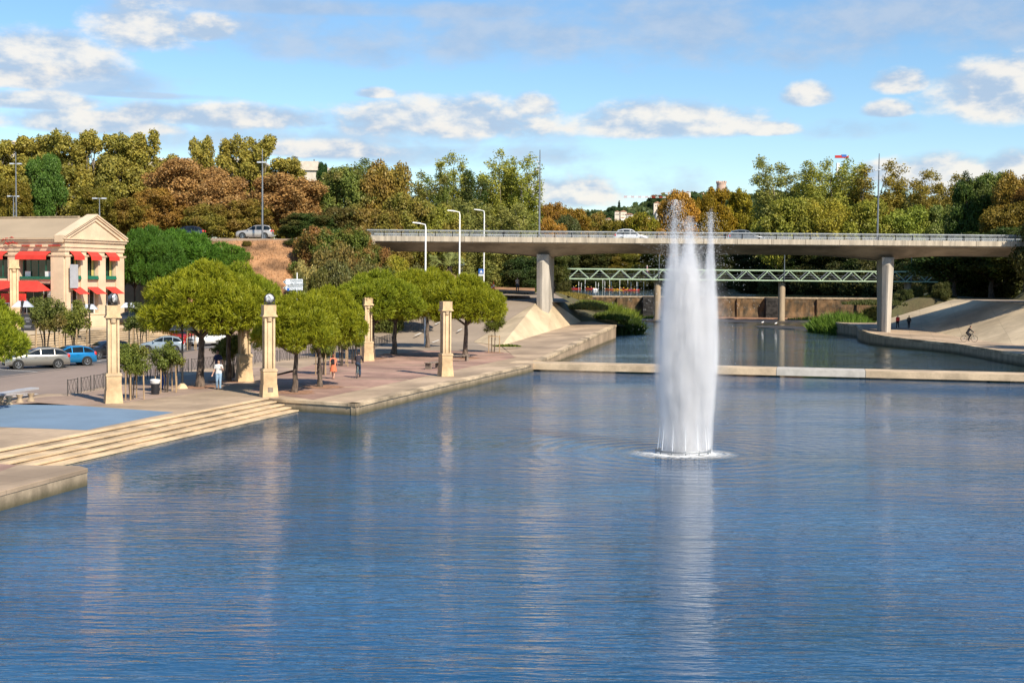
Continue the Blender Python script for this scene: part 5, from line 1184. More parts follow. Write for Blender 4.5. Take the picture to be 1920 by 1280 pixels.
b = MB(); b.box((GW / 2 + .3, LL / 2 + .3, zl(2.0)), (GW - 1.6, LL - 1.6, .1)); b.box((GW / 2 + .3, LL / 2 + .3, zl(6.5)), (GW - 1.6, LL - 1.6, .25)); b.box((GW / 2 + .6, 5, 3.5), (.2, 8, 8)); b.build('inner_walls', 'interior', bd)
# plinth, entablature, cornices : stepped bands round the two seen sides
def band(mb, z0, z1, pr):
    mb.box((GW / 2 + .0, -pr / 2 + .003, (z0 + z1) / 2), (GW + 2 * pr, pr, z1 - z0))
    mb.box((-pr / 2 + .003, LL / 2 + .002, (z0 + z1) / 2), (pr, LL, z1 - z0))
b = MB(); band(b, -.2, Z_pl - .18, .10); band(b, Z_pl - .18, Z_pl, .16); b.build('plinth', 'building_stone', bd)
# cut plinth at side opening is masked by steps; entablature
b = MB(); band(b, zl(9.02), zl(9.12), .22); band(b, zl(9.12), zl(9.2), .26); b.build('capital_band', 'building_stone', bd)
b = MB(); band(b, zl(9.55), zl(9.95), .10); band(b, zl(9.95), zl(10.02), .20); band(b, zl(10.02), zl(10.42), .13); band(b, zl(10.42), zl(10.5), .24); band(b, zl(10.5), zl(10.72), .30); band(b, zl(10.72), zl(10.82), .42); b.build('entablature', 'building_stone', bd)
b = MB()
for x0, x1 in ((0, .6), (2.14, 3.13), (4.77, 5.93), (7.57, GW)): b = MB(); b.box(((x0 + x1) / 2, -.075, (Z_pl + zl(9.1)) / 2), (x1 - x0, .16, zl(9.1) - Z_pl)); b.build('pilaster', 'building_stone', bd)
for y0, y1 in ((0.05, 1.66), (5.65, 7.1), (11.15, 12.65), (16.65, 18.2)): b = MB(); b.box((-.075, (y0 + y1) / 2, (Z_pl + zl(9.1)) / 2), (.16, y1 - y0, zl(9.1) - Z_pl)); b.build('pilaster', 'building_stone', bd)
# pediment
def tri(mb, x0, x1, zb_, za, y0, y1):
    xm = (x0 + x1) / 2; mb.add([(x0, y0, zb_), (x1, y0, zb_), (xm, y0, za), (x0, y1, zb_), (x1, y1, zb_), (xm, y1, za)], [(0, 1, 2), (5, 4, 3), (0, 3, 4, 1), (1, 4, 5, 2), (2, 5, 3, 0)])
b = MB(); tri(b, .2, GW - .2, Z_cor + .06, Z_ap - .45, .02, .7); b.build('pediment', 'building_stone', bd)
b = MB(); xm = GW / 2
for k, (pr, o0, o1) in enumerate(((.12, .55, .28), (.26, .28, .12), (.36, .12, 0.0))):      # raking cornice in three steps
    for sgn in (-1, 1):
        def pt(u, off): # u 0 at eave, 1 at apex ; off measured down
            xe = xm + sgn * (xm + .42); x = xe + (xm - xe) * u; z = Z_cor + .35 + (Z_ap + .05 - Z_cor - .35) * u - off * 1.25; return x, z
        (ax, az1), (bx_, bz1), (_, az0), (_, bz0) = pt(0, o1), pt(1, o1), pt(0, o0), pt(1, o0)
        b.add([(ax, -pr, az1), (bx_, -pr, bz1), (bx_, -pr, bz0), (ax, -pr, az0), (ax, .95, az1), (bx_, .95, bz1), (bx_, .95, bz0), (ax, .95, az0)], [(0, 1, 2, 3), (7, 6, 5, 4), (0, 4, 5, 1), (3, 2, 6, 7), (0, 3, 7, 4), (1, 5, 6, 2)])
b.build('raking_cornice', 'building_stone', bd)
b = MB(); e0_ = -.35; zr0 = Z_cor + .12; zr1 = Z_ap - .25
b.add([(e0_, .96, zr0), (xm, .96, zr1), (GW + .3, .96, zr0), (e0_, LL, zr0), (xm, LL, zr1), (GW + .3, LL, zr0), (e0_, .96, zr0 - .15), (GW + .3, .96, zr0 - .15), (e0_, LL, zr0 - .15), (GW + .3, LL, zr0 - .15)],
      [(0, 1, 4, 3), (1, 2, 5, 4), (6, 0, 3, 8), (2, 7, 9, 5), (3, 4, 5, 9, 8), (6, 7, 2, 1, 0), (6, 8, 9, 7)])
b.build('roof', 'roof_sheet', bd)
b = MB(); b.box((xm, LL / 2 + 1, zr1 + .06), (.35, LL - 2, .16)); b.build('roof_ridge', 'quay_stone', bd)
# windows on the gable
def glazed(x0, x1, z0, z1, ax_, mats='green_paint', mull=1, dep=.38):
    f = MB(); fw_ = .09
    def bx(a0, a1, c0, c1, d0, d1):
        if ax_ == 'x': f.box(((a0 + a1) / 2, (d0 + d1) / 2, (c0 + c1) / 2), (a1 - a0, d1 - d0, c1 - c0))
        else: f.box(((d0 + d1) / 2, (a0 + a1) / 2, (c0 + c1) / 2), (d1 - d0, a1 - a0, c1 - c0))
    bx(x0, x0 + fw_, z0, z1, dep - .05, dep + .04); bx(x1 - fw_, x1, z0, z1, dep - .05, dep + .04); bx(x0 + fw_, x1 - fw_, z0, z0 + fw_, dep - .05, dep + .04); bx(x0 + fw_, x1 - fw_, z1 - fw_, z1, dep - .05, dep + .04)
    for k in range(mull): xm_ = x0 + (x1 - x0) * (k + 1) / (mull + 1); bx(xm_ - .04, xm_ + .04, z0 + fw_, z1 - fw_, dep - .04, dep + .03)
    w_ = f.build('window', mats, bd); f2 = MB(); f = f2
    p_ = MB()
    if ax_ == 'x': p_.box(((x0 + x1) / 2, dep + .0, (z0 + z1) / 2), (x1 - x0 - .1, .012, z1 - z0 - .1))
    else: p_.box((dep + .0, (x0 + x1) / 2, (z0 + z1) / 2), (.012, x1 - x0 - .1, z1 - z0 - .1))
    p_.build('pane', 'window_glass', w_); return w_
for i, (a, c) in enumerate(wx):
    w_ = glazed(a, c, zl(6.95), zl(9.5), 'x'); q = MB(); q.box((c - .32, .30, zl(8.0)), (.34, .02, 2.0)); q.build('curtain', 'yellow_curtain', w_)
    q = MB(); q.box(((a + c) / 2, .02, zl(6.92)), (c - a - .04, .62, .36), taper=(1, .75)); q.build('planter_sill', 'green_paint', w_)
    w2 = glazed(a, c, zl(3.1), zl(5.75), 'x', 'white_panel', 1)
    q = MB(); q.box(((a + c) / 2, .20, zl(6.28)), (c - a - .02, .14, .50)); sp = q.build('fascia_sign', 'grey_panel', bd)
    q = MB(); q.lathe([(.28, 0), (.28, .02)], n=14); s3 = q.build('red_mark', 'red_letter', sp); s3.rotation_euler.x = math.pi / 2; s3.location = ((a + c) / 2 + .1, .12, zl(6.28)); s3.scale = (1, .7, 1)
def awning(a, c, zt_, zb_, pr, ax_, name='awning', side=.0, val=.0):
    q = MB(); y0 = -.08 if ax_ == 'x' else -.08
    def tr(u, d, z): return (u, d, z) if ax_ == 'x' else (d, u, z)
    V = [tr(a, y0, zt_), tr(c, y0, zt_), tr(c, -pr, zb_), tr(a, -pr, zb_)]; Fc = [(0, 1, 2, 3)]
    V += [(v[0], v[1], v[2] - .035) for v in V]; Fc += [(7, 6, 5, 4), (0, 4, 5, 1), (1, 5, 6, 2), (2, 6, 7, 3), (3, 7, 4, 0)]
    q.add(V, Fc)
    if val:
        V = [tr(a, -pr, zb_), tr(c, -pr, zb_), tr(c, -pr - .02, zb_ - val), tr(a, -pr - .02, zb_ - val)]; V += [tr(*( (v[0] if ax_ == 'x' else v[1]), (v[1] if ax_ == 'x' else v[0]) - .03, v[2])) if False else ((v[0], v[1] - .03, v[2]) if ax_ == 'x' else (v[0] - .03, v[1], v[2])) for v in V]
        q.add(V, [(0, 1, 2, 3), (7, 6, 5, 4), (0, 4, 5, 1), (1, 5, 6, 2), (2, 6, 7, 3), (3, 7, 4, 0)])
    return q.build(name, 'red_canvas', bd)
for a, c in wx: awning(a, c, zl(9.55), zl(9.1), .62, 'x', val=.42); awning(a, c, zl(5.98), zl(5.3), 1.25, 'x')
awning(1.7, 5.6, zl(9.5), zl(9.12), .75, 'y', val=.45); awning(7.2, 11.1, zl(9.5), zl(9.12), .75, 'y', val=.45)
# big ground floor awning with a hip end
q = MB(); q.add([(-.10, 3.3, zl(6.55)), (-.10, 13, zl(6.55)), (-2.3, 13, zl(5.45)), (-2.3, 1.5, zl(5.5)), (-.10, 1.7, zl(5.62))], [(0, 1, 2, 3), (0, 3, 4)]); q.build('large_awning', 'red_canvas', bd, recalc=False)
glazed(1.75, 5.55, zl(6.8), zl(9.3), 'y', 'green_paint', 3); glazed(7.25, 11.05, zl(6.8), zl(9.3), 'y', 'green_paint', 3)
q = MB(); q.box((-.02, 3.65, zl(6.85)), (.3, 3.85, .28)); q.build('planter_sill', 'green_paint', bd)
for y_, w__ in ((2.35, .75), (4.9, .7)): q = MB(); q.box((.25, y_, zl(7.25)), (.02, w__, .52)); q.build('menu_board', 'white_panel', bd)
glazed(1.75, 5.55, 0.0, zl(6.3), 'y', 'grey_panel', 2)
q = MB(); q.box((-.05, 1.95, zl(4.3)), (.12, .42, 2.6)); q.build('door_panel', 'grey_panel', bd)
q = MB(); q.box((-2.55, 4.2, zl(4.82)), (.06, 3.1, .95)); rbn = q.build('red_banner', 'red_canvas', bd)
q = MB(); q.box((-2.56, 4.2, zl(4.33)), (.08, 3.1, .07)); q.build('banner_edge', 'white_panel', rbn)
q = MB(); q.box((-2.4, 2.7, zl(3.3)), (.07, .07, 3.0)); q.box((-2.4, 5.7, zl(3.3)), (.07, .07, 3.0)); q.build('banner_post', 'grey_metal', rbn)
# grey vertical panel + red lettering strips
q = MB(); q.box((.65, -.55, zl(7.05)), (1.15, .07, 2.35)); q.build('vertical_sign', 'grey_panel', bd)
for y0, y1 in ((.35, 1.75), (2.65, 3.4), (4.2, 5.1)): q = MB(); q.box((-.32, (y0 + y1) / 2, zl(10.09)), (.16, y1 - y0, .13)); q.build('red_letter', 'red_letter', bd)
rd = random.Random(5); q = MB()
for k in range(9):
    y_ = 5.9 + rd.uniform(0, 1.6); z_ = zl(10.1) + rd.uniform(0, .75); q.tube([(-.35, y_ - .3, z_), (-.37, y_, z_ + rd.uniform(.0, .2)), (-.35, y_ + .35, z_ + rd.uniform(-.15, .1))], [.03, .07, .02], 6)
q.build('red_swash', 'red_letter', bd)
# black menu sign board on a stand, terrace edge
q0 = D(52, 597, 122); e = empty('menu_sign', (q0.x, 122, 1.2), R(10), 'black notice board with faint white lines in front of the restaurant', 'sign board')
b = MB(); b.box((0, 0, 1.25), (1.25, .08, 2.1)); b.build('panel', 'black_panel', e); b = MB()
for z_, w__ in ((1.95, .6), (1.8, .75), (1.6, .4), (1.2, .85), (1.05, .7), (.6, .6)): b.box((0, -.05, z_), (w__ * .8, .01, .035))
b.build('writing', 'grey_panel', e); b = MB(); b.box((-.5, 0, .1), (.07, .07, .3)); b.box((.5, 0, .1), (.07, .07, .3)); b.build('leg', 'dark_metal', e)
# retaining walls behind the terrace
def wallseg(px0, px1, dep0, dep1, z0, z1, label, name='retaining_wall', m='bank_concrete', th=.4):
    a, c = D(px0, 500, dep0), D(px1, 500, dep1); d = (c - a); d.z = 0; n = Vector((-d.y, d.x, 0)).normalized() * th
    e = empty(name, (a.x, a.y, 0), 0, label, 'wall'); b = MB(); b.slab([(0, 0, z1), (d.x, d.y, z1), (d.x + n.x, d.y + n.y, z1), (n.x, n.y, z1)], z0); b.build('body', m, e)
    b = MB(); n2 = n.normalized(); b.slab([(-n2.x * .06, -n2.y * .06, z1 + .1), (d.x - n2.x * .06, d.y - n2.y * .06, z1 + .1), (d.x + n.x * 1.1, d.y + n.y * 1.1, z1 + .1), (n.x * 1.1, n.y * 1.1, z1 + .1)], z1); b.build('coping', 'step_stone', e); return e
wallseg(205, 330, 148, 145, 3.6, 6.2, 'beige retaining wall behind the building corner, upper tier')
wallseg(205, 318, 143, 141, 1.6, 3.6, 'beige retaining wall behind the dark parked car, lower tier')
e = wallseg(386, 700, 131, 133, .3, 2.5, 'pinkish brown sloped retaining wall behind the white car', m='plaza_warm')
e = empty('hand_rail', D(228, 537, 144.5), 0, 'dark railing on the retaining wall beside the building', 'railing'); e.location.z = 6.3
b = MB(); b.bar((0, 0, .8), (6, -1.2, .5), .06); [b.box((k * 1.5, -k * .3, .35), (.05, .05, .8)) for k in range(5)]; b.build('rail', 'dark_metal', e)
# far buildings behind the plane trees
def far_block(px0, px1, top, dep, zg, label, m='far_wall', wins=True, dpt=14, name='apartment_building', floors=None):
    a, c = D(px0, 500, dep), D(px1, 500, dep); zt_ = D((px0 + px1) / 2, top, dep).z; w__ = c.x - a.x
    e = empty(name, ((a.x + c.x) / 2, dep + dpt / 2, zg), 0, label, 'building'); b = MB(); b.box((0, 0, (zt_ - zg) / 2), (w__, dpt, zt_ - zg)); b.build('wall', m, e)
    b = MB(); b.box((0, 0, zt_ - zg + .15), (w__ + .4, dpt + .4, .3)); b.build('roof_slab', 'far_wall', e)
    if wins:
        nf = floors or int((zt_ - zg) / 3); nc = max(2, int(w__ / 3.2))
        for f_ in range(nf):
            for k in range(nc):
                if f_ < nf - 4: continue
                b = MB(); b.box((-w__ / 2 + (k + .5) * w__ / nc, -dpt / 2 - .02, (f_ + .55) * (zt_ - zg) / nf), (1.2, .08, 1.5)); b.build('window', 'black_panel', e)
    return e
e = far_block(545, 594, 318, 232, 12, 'beige stair tower rising over the rust trees', 'far_wall', False)
b = MB(); zt_ = D(570, 303, 232).z - 12; w0 = 49 / F * 232; b.box((0, 0, zt_ - .75), (w0 + .5, 14.6, 1.6)); b.build('parapet', 'far_wall', e); b = MB(); b.tube([(-w0 * .38, -6, zt_), (-w0 * .38, -6, zt_ + 1)], .2, 8); b.tube([(-w0 * .30, -6, zt_), (-w0 * .30, -6, zt_ + .9)], .2, 8); b.tube([(w0 * .36, -6, zt_), (w0 * .36, -6, zt_ + .5)], .12, 8); b.build('chimney', 'grey_metal', e)
far_block(588, 622, 336, 240, 12, 'beige apartment block glimpsed right of the stair tower', 'far_wall', True)
far_block(8, 52, 267, 245, 12, 'beige apartment block with grey top at far left behind the plane trees', 'far_wall', True)
far_block(205, 360, 300, 250, 12, 'apartment block glimpsed through the gap above the rust tree', 'far_wall', True)
far_block(430, 480, 300, 248, 12, 'apartment block hidden behind the plane row left of the stair tower', 'far_wall', True)
# ================================================================ HILLS
hm = mat('hill_wood', (.055, .085, .04), .95, var=.5, scale=.03, bump=1, bscale=.12, col2=(.10, .10, .035))
def ridge(name, pts, dep, thick, seed, zbase=0, amp=6):
    rd = random.Random(seed); b = MB(); N = 160; M = 34; V = []
    P2 = [(D(x, y, dep).x, D(x, y, dep).z) for x, y in pts]
    for i in range(N + 1):
        x = P2[0][0] + (P2[-1][0] - P2[0][0]) * i / N; zt_ = ip(x, P2)
        for j in range(M + 1):
            v = j / M; y = dep - thick + 2 * thick * v; prof = math.sin(math.pi * v) ** .8
            V.append((x * (y / dep), y, zbase + (zt_ - amp * .8 - zbase) * prof + rd.uniform(-1, 1) * amp * .35 * prof))
    b.add(V, [(i * (M + 1) + j, (i + 1) * (M + 1) + j, (i + 1) * (M + 1) + j + 1, i * (M + 1) + j + 1) for i in range(N) for j in range(M)])
    o = struct(b.build(name, 'hill_wood', smooth=False, recalc=False)); return V, N, M
HV, HN, HM = ridge('hills', [(700, 420), (960, 415), (1040, 402), (1150, 400), (1200, 392), (1260, 372), (1320, 366), (1400, 372), (1460, 366), (1600, 372), (1750, 380), (2100, 395)], 1500, 420, 3, 4, 9)
# woods on the hill: rounded tree crowns, countless -> one object
rg = np.random.default_rng(12); hv = np.array(HV).reshape(HN + 1, HM + 1, 3); C_l = []
for k in range(5200):
    i = rg.integers(18, HN - 30); j = int(rg.integers(2, HM // 2 + 2)); p_ = hv[i, j] + rg.normal(0, 6, 3) * [1, 1, 0]
    C_l.append([*p_, rg.uniform(4.0, 9.5)])
C_l = np.array(C_l); cl = []
for x, y, z, r_ in C_l:
    d = rg.normal(0, 1, (9, 3)); d /= np.linalg.norm(d, axis=1, keepdims=True); d[:, 2] = np.abs(d[:, 2]); p_ = np.array([x, y, z]) + d * r_ * [1, 1, .8]
    cl.append(np.hstack([p_, d]))
me = leaves_mesh('hill_trees', np.vstack(cl), 2, 5.5, 1.0, 8, 'leaf', aspect=.9); o = bpy.data.objects.new('hill_trees', me); COL.objects.link(o); o.color = (.062, .095, .04, .12); tag(o, 'distant wooded hillside covered with dark green trees', 'woods', kind='stuff')
for px, py, w__, dep in ((1228, 368, 30, 1180), (1300, 366, 36, 1180), (1150, 390, 34, 1100), (1120, 398, 22, 1100)):
    q = D(px, py, dep); make_tree('broad%d' % (px % 4), 'hill_tree', (q.x, dep, q.z - 17), (w__ / F * dep / 9.2, w__ / F * dep / 9.2, 1.5), (.05, .09, .04), 0, {1228: 'round dark tree on the hill crest left of the crane cab', 1300: 'dark tree on the hill crest behind the golden trees', 1150: 'broad dark umbrella tree on the skyline above the houses', 1120: 'small round dark tree left of the broad umbrella tree on the skyline'}[px], 'tree', 'single trees on the hill')
q = D(1161, 383, 1100); make_tree('cypress', 'cypress_tree', (q.x, 1100, q.z - 14), (2.0, 2.0, 1.6), (.03, .05, .03), 0, 'pointed dark cypress on the skyline above the houses', 'tree', None)
# castle
def at_(px, py, dep): return D(px, py, dep)
q = at_(1352, 372, 1450); e = empty('castle', (q.x, 1450, q.z - 16), 0, 'pinkish stone castle with a round crenellated keep on the hill', 'castle'); sx_ = 1450 / F
b = MB(); b.lathe([(9.2 * sx_ * 1.0, 0), (8.6 * sx_, 31), (9.2 * sx_, 31.5), (9.2 * sx_, 33)], n=22); b.build('keep', 'castle_stone', e)
b = MB(); 
for k in range(14): a = 6.28 * k / 14; b.box((math.cos(a) * 5.2, math.sin(a) * 5.2, 33.9), (1.3, 1.3, 1.9), a)
b.build('battlement', 'castle_stone', e)
b = MB(); b.box((-13, 2, 10), (16, 10, 20)); b.box((-21, 2, 9), (3, 9, 24)); 
for k in range(6): b.box((-20 + k * 2.8, -3, 20.8), (1.4, .8, 1.6))
b.build('wing', 'castle_stone', e); b = MB(); 
for k in range(5): b.box((-19 + k * 3, -3.05, 13), (.9, .2, 2.2))
b.build('window', 'black_panel', e)
# houses on the hill
hs_ = [(1115, 410, 9, 'w'), (1118, 424, 10, 'w'), (1128, 418, 9, 'w'), (1134, 424, 9, 'w'), (1140, 414, 10, 'w'), (1144, 418, 7, 'w'), (1148, 426, 14, 'w'), (1157, 400, 9, 'o'), (1168, 401, 12, 'o'), (1166, 412, 9, 'w'), (1180, 407, 14, 'w'), (1160, 425, 10, 'w'), (1232, 385, 13, 'o'), (1236, 401, 14, 'w'), (1214, 410, 8, 'w'), (1290, 363, 8, 'w')]
for i, (px, py, wp, c_) in enumerate(hs_):
    dep = 1020 - py * .1; q = D(px, py, dep); w__ = wp / F * dep; hh_ = w__ * .55 + 6; e = empty('hill_house', (q.x, dep, q.z - hh_ + w__ * .3), (i % 5 - 2) * .2, '%s house on the hillside, %s from the left among the distant houses' % ('small white' if c_ == 'w' else 'terracotta coloured', ORD[i] if i < 16 else 'last'), 'house', 'houses on the distant hill')
    b = MB(); b.box((0, 0, hh_ / 2), (w__, w__ * .8, hh_)); b.build('wall', 'far_white' if c_ == 'w' else 'far_wall', e)
    b = MB(); tri(b, -w__ * .55, w__ * .55, hh_, hh_ + w__ * .22, -w__ * .45, w__ * .45); b.build('roof', 'far_roof', e)
    b = MB(); [b.box((k * w__ * .25, -w__ * .4 - .05, hh_ - 2), (.5, .1, .8)) for k in (-1, 0, 1)]; b.build('window', 'black_panel', e)
# tower cranes
q = D(1262, 366, 900); e = empty('tower_crane', (q.x, 900, q.z - 30), 0, 'red and white tower crane whose long jib reaches left over the hill', 'crane')
b = MB(); b.box((0, 0, 14), (1.6, 1.6, 28)); b.build('tower', 'lamp_red', e)
jl = 92 / F * 900; n_ = 14
for nm, mm, par in (('jib', 'white_panel', 0), ('jib_stripe', 'lamp_red', 1)):
    b = MB()
    for k in range(n_):
        if k % 2 == par: x0 = -jl * k / n_; x1 = -jl * (k + 1) / n_; [b.bar((x0, y_, 28.2 + z_), (x1, y_, 28.2 + z_ * 1), .13) for y_, z_ in ((-.5, 0), (.5, 0), (0, .9))]; b.bar((x0, -.5, 28.2), (x1, 0, 29.1), .1); b.bar((x0, 0, 29.1), (x1, -.5, 28.2), .1)
    b.build(nm, mm, e)
b = MB(); b.bar((0, 0, 28), (0, 0, 33), .6); b.bar((0, 0, 32.8), (-jl * .45, 0, 29.2), .12); b.bar((0, 0, 28.4), (6, 0, 28.4), .8); b.build('counter_jib', 'lamp_red', e)
q = D(1575, 294, 420); e = empty('tower_crane', (q.x, 420, q.z - 30), 0, 'top of a red and white crane poking out of the poplars at right', 'crane')
b = MB(); b.box((-.6, 0, 14), (.9, .9, 28)); b.build('tower', 'white_panel', e); b = MB(); b.box((0, 0, 30), (3.2, .8, .8)); b.box((2, 0, 29.9), (1.4, .7, .6)); b.build('jib', 'lamp_red', e); b = MB(); b.box((1.2, 0, 30.3), (1.5, .9, .7)); b.build('cab', 'blue_sign', e)
# rooftop glimpses right
far_block(1568, 1590, 393, 470, 8, 'pink house glimpsed between the poplars at right', 'far_wall', True, 8, 'town_house')
# ================================================================ CARS
def make_car(loc, rz, label, color, L=4.2, Wd=1.72, H=1.48, kind='hatch', metal=.3, group='parked cars'):
    e = empty('car', loc, rz, label, 'car', group); m = paint('paint_' + '_'.join('%02d' % int(c * 99) for c in color), color, metal)
    hw = Wd / 2; hl = L / 2
    # side profile: front at +x
    if kind == 'suv': pr = [(hl, .55), (hl - .04, .80), (hl - .30, .93), (hl * .50, 1.04), (hl * .42, 1.06), (hl * .02, H - .10), (-hl * .12, H - .02), (-hl * .55, H), (-hl * .84, H - .08), (-hl + .10, 1.05), (-hl + .02, .90), (-hl, .55)]
    elif kind == 'sedan': pr = [(hl, .50), (hl - .05, .70), (hl - .35, .82), (hl * .46, .93), (hl * .40, .94), (hl * .0, H - .10), (-hl * .12, H - .01), (-hl * .40, H), (-hl * .78, 1.12), (-hl + .22, 1.02), (-hl + .03, .92), (-hl, .55)]
    elif kind == 'van': pr = [(hl, .55), (hl - .04, .82), (hl - .25, .96), (hl * .62, 1.10), (hl * .58, 1.12), (hl * .22, H - .12), (hl * .05, H - .01), (-hl * .6, H), (-hl * .92, H - .05), (-hl + .04, 1.10), (-hl, .90), (-hl, .55)]
    else: pr = [(hl, .50), (hl - .05, .72), (hl - .28, .84), (hl * .54, .97), (hl * .48, .99), (hl * .08, H - .10), (-hl * .08, H - .01), (-hl * .45, H), (-hl * .76, H - .13), (-hl + .12, 1.02), (-hl + .02, .88), (-hl, .55)]
    zb = .24
    def top(x):
        for (x0, z0), (x1, z1) in zip(pr, pr[1:]):
            if x1 <= x <= x0: return z0 + (z1 - z0) * (x0 - x) / max(1e-6, x0 - x1)
        return .5
    belt = .93 if kind != 'suv' else 1.02
    if kind == 'van': belt = 1.08
    def plan(x): t_ = abs(x) / hl; return hw * (1 - .16 * t_ ** 5 - .02 * t_ ** 2)
    def sec(x):
        zt_ = top(x); pw = plan(x); s_ = []
        zc = min(belt, zt_ - .05)
        s_ += [(pw * .86, zb), (pw * .97, zb + .10), (pw * 1.0, zb + (zc - zb) * .45), (pw * .985, zb + (zc - zb) * .85), (pw * .95, zc)]
        if zt_ > belt + .12:
            k = (zt_ - belt) / (H - belt); wr_ = pw * (.95 - .20 * min(1, k)); s_ += [(pw * .93 + (wr_ - pw * .93) * .5, zc + (zt_ - zc) * .45), (wr_ * 1.0, zt_ - .09), (wr_ * .92, zt_ - .03), (wr_ * .5, zt_), (0, zt_ + .008)]
        else: s_ += [(pw * .93, zc + (zt_ - zc) * .3), (pw * .90, zc + (zt_ - zc) * .6), (pw * .80, zt_ - .01), (pw * .45, zt_ + .006), (0, zt_ + .012)]
        return s_
    xsn_ = sorted(set([p_[0] for p_ in pr] + list(np.linspace(-hl, hl, 34))))
    V = []; n = 10
    for x in xsn_:
        s_ = sec(x); V += [(x, -y, z) for y, z in s_] + [(x, y, z) for y, z in s_[::-1][1:]]
    m_ = 19; Fc = [(i * m_ + k, i * m_ + k + 1, (i + 1) * m_ + k + 1, (i + 1) * m_ + k) for i in range(len(xsn_) - 1) for k in range(m_ - 1)] + [(i * m_ + m_ - 1, i * m_, (i + 1) * m_, (i + 1) * m_ + m_ - 1) for i in range(len(xsn_) - 1)]
    Fc += [tuple(range(m_)), tuple(range((len(xsn_) - 1) * m_ + m_ - 1, (len(xsn_) - 1) * m_ - 1, -1))]
    b = MB(); b.add(V, Fc); b.build('body', m, e, smooth=True)
    # side glass
    x_ws, x_we = pr[4][0] - .08, pr[9][0] + .10
    if kind == 'sedan': x_we = pr[8][0] + .06
    gx = [x_we, x_we + (x_ws - x_we) * .28, x_we + (x_ws - x_we) * .30, x_we + (x_ws - x_we) * .60, x_we + (x_ws - x_we) * .62, x_ws]
    for sgn in (-1, 1):
        for i in (0, 2, 4):
            q = MB(); V = []; xx = np.linspace(gx[i], gx[i + 1], 8)
            for x in xx:
                zt_ = top(x) - .10; s_ = sec(x); lo = min(belt + .03, zt_)
                ys_ = np.array([p_[0] for p_ in s_[4:7]]); zs_ = np.array([p_[1] for p_ in s_[4:7]])
                for z in (lo, (lo + max(zt_, lo)) / 2, max(zt_, lo)): V.append((x, sgn * (float(np.interp(z, zs_, ys_)) + .008), z))
            q.add(V, [(3 * a + k, 3 * a + k + 1, 3 * a + k + 4, 3 * a + k + 3) for a in range(7) for k in range(2)]); q.build('side_window', 'glass', e, smooth=True)
    for nm, xa_, xb_ in (('windshield', pr[5][0] + .02, pr[4][0] - .05), ('rear_window', pr[9][0] + .05, pr[8][0] - .0)):
        if kind == 'sedan' and nm[0] == 'r': xa_, xb_ = pr[8][0] + .03, pr[7][0] - .1
        q = MB(); V = []
        for x in np.linspace(xa_, xb_, 5):
            zt_ = top(x); wr_ = sec(x)[7][0] * .93
            for t_ in (-1, -.5, 0, .5, 1): V.append((x + (.012 if nm[0] == 'w' else -.012), t_ * wr_, zt_ + .018 - .02 * abs(t_) ** 3))
        q.add(V, [(5 * a + k, 5 * a + k + 1, 5 * a + k + 6, 5 * a + k + 5) for a in range(4) for k in range(4)]); q.build(nm, 'glass', e, smooth=True)
    wb = L * .305; wr2 = .31 if kind != 'suv' else .35
    for sx in (-1, 1):
        for sy in (-1, 1):
            cx, cy = sx * wb + (.02 if sx > 0 else 0), sy * (hw * .985)
            ar = MB(); ar.disc((cx, cy + sy * .012, wr2 + .01), wr2 + .07, (0, 1, 0), 22); ar.build('wheel_arch', 'tyre', e, recalc=False)
            wv = empty('wheel', (cx, cy + sy * .02, wr2)); wv.parent = e
            tp = [(wr2 * .64, -.10), (wr2 * .93, -.105), (wr2, -.07), (wr2, .06), (wr2 * .93, .10), (wr2 * .64, .095)]; V = []; Fc = []; n = 22
            for r_, y_ in tp:
                for k in range(n): V.append((r_ * math.cos(6.2832 * k / n), y_ - sy * .06, r_ * math.sin(6.2832 * k / n)))
            for i in range(5):
                for k in range(n): Fc.append((i * n + k, i * n + (k + 1) % n, (i + 1) * n + (k + 1) % n, (i + 1) * n + k))
            q = MB(); q.add(V, Fc); q.build('tyre', 'tyre', wv, smooth=True)
            q = MB(); q.disc((0, sy * .00, 0), wr2 * .66, (0, 1, 0), 20); q.build('hub_back', 'tyre', wv, recalc=False)
            q = MB()
            for k in range(5 if kind != 'suv' else 6): a = 6.2832 * k / (5 if kind != 'suv' else 6) + .3; q.bar((0, sy * .02, 0), (wr2 * .62 * math.cos(a), sy * .02, wr2 * .62 * math.sin(a)), .075, .02)
            q.tube([(wr2 * .62 * math.cos(a), sy * .015, wr2 * .62 * math.sin(a)) for a in np.linspace(0, 6.2832, 23)], .025, 5, cap=False); q.disc((0, sy * .034, 0), .07, (0, 1, 0), 10); q.build('rim', 'rim', wv)
    for sy in (-1, 1):
        q = MB(); zz = top(hl - .1) - .10; q.ball((hl - .16, sy * plan(hl - .15) * .80, zz), .17, 10, 6, (1.0, .9, .5)); q.build('headlight', 'lamp_glass', e, smooth=True)
        q = MB(); q.ball((-hl + .12, sy * plan(hl - .12) * .86, .86 if kind != 'suv' else .95), .16, 10, 6, (.9, .75, 1.1)); q.build('taillight', 'lamp_red', e, smooth=True)
        q = MB(); q.ball((pr[4][0] - .25, sy * (hw + .08), belt + .06), .11, 8, 6, (.7, 1.1, .75)); q.build('mirror', m, e, smooth=True)
        for xh in (.18, -.55): q = MB(); q.box((xh, sy * (hw * .985 + .01), belt - .12), (.18, .03, .035)); q.build('door_handle', m, e)
    for x, s_ in ((hl + .012, 'white_panel'), (-hl - .012, 'white_panel')): q = MB(); q.box((x, 0, .45), (.012, .50, .11)); q.build('number_plate', s_, e)
    q = MB(); q.box((hl + .004, 0, .62), (.02, hw * 1.1, .12)); q.box((hl + .002, 0, .34), (.02, hw * 1.2, .13)); q.build('grille', 'tyre', e)
    return e
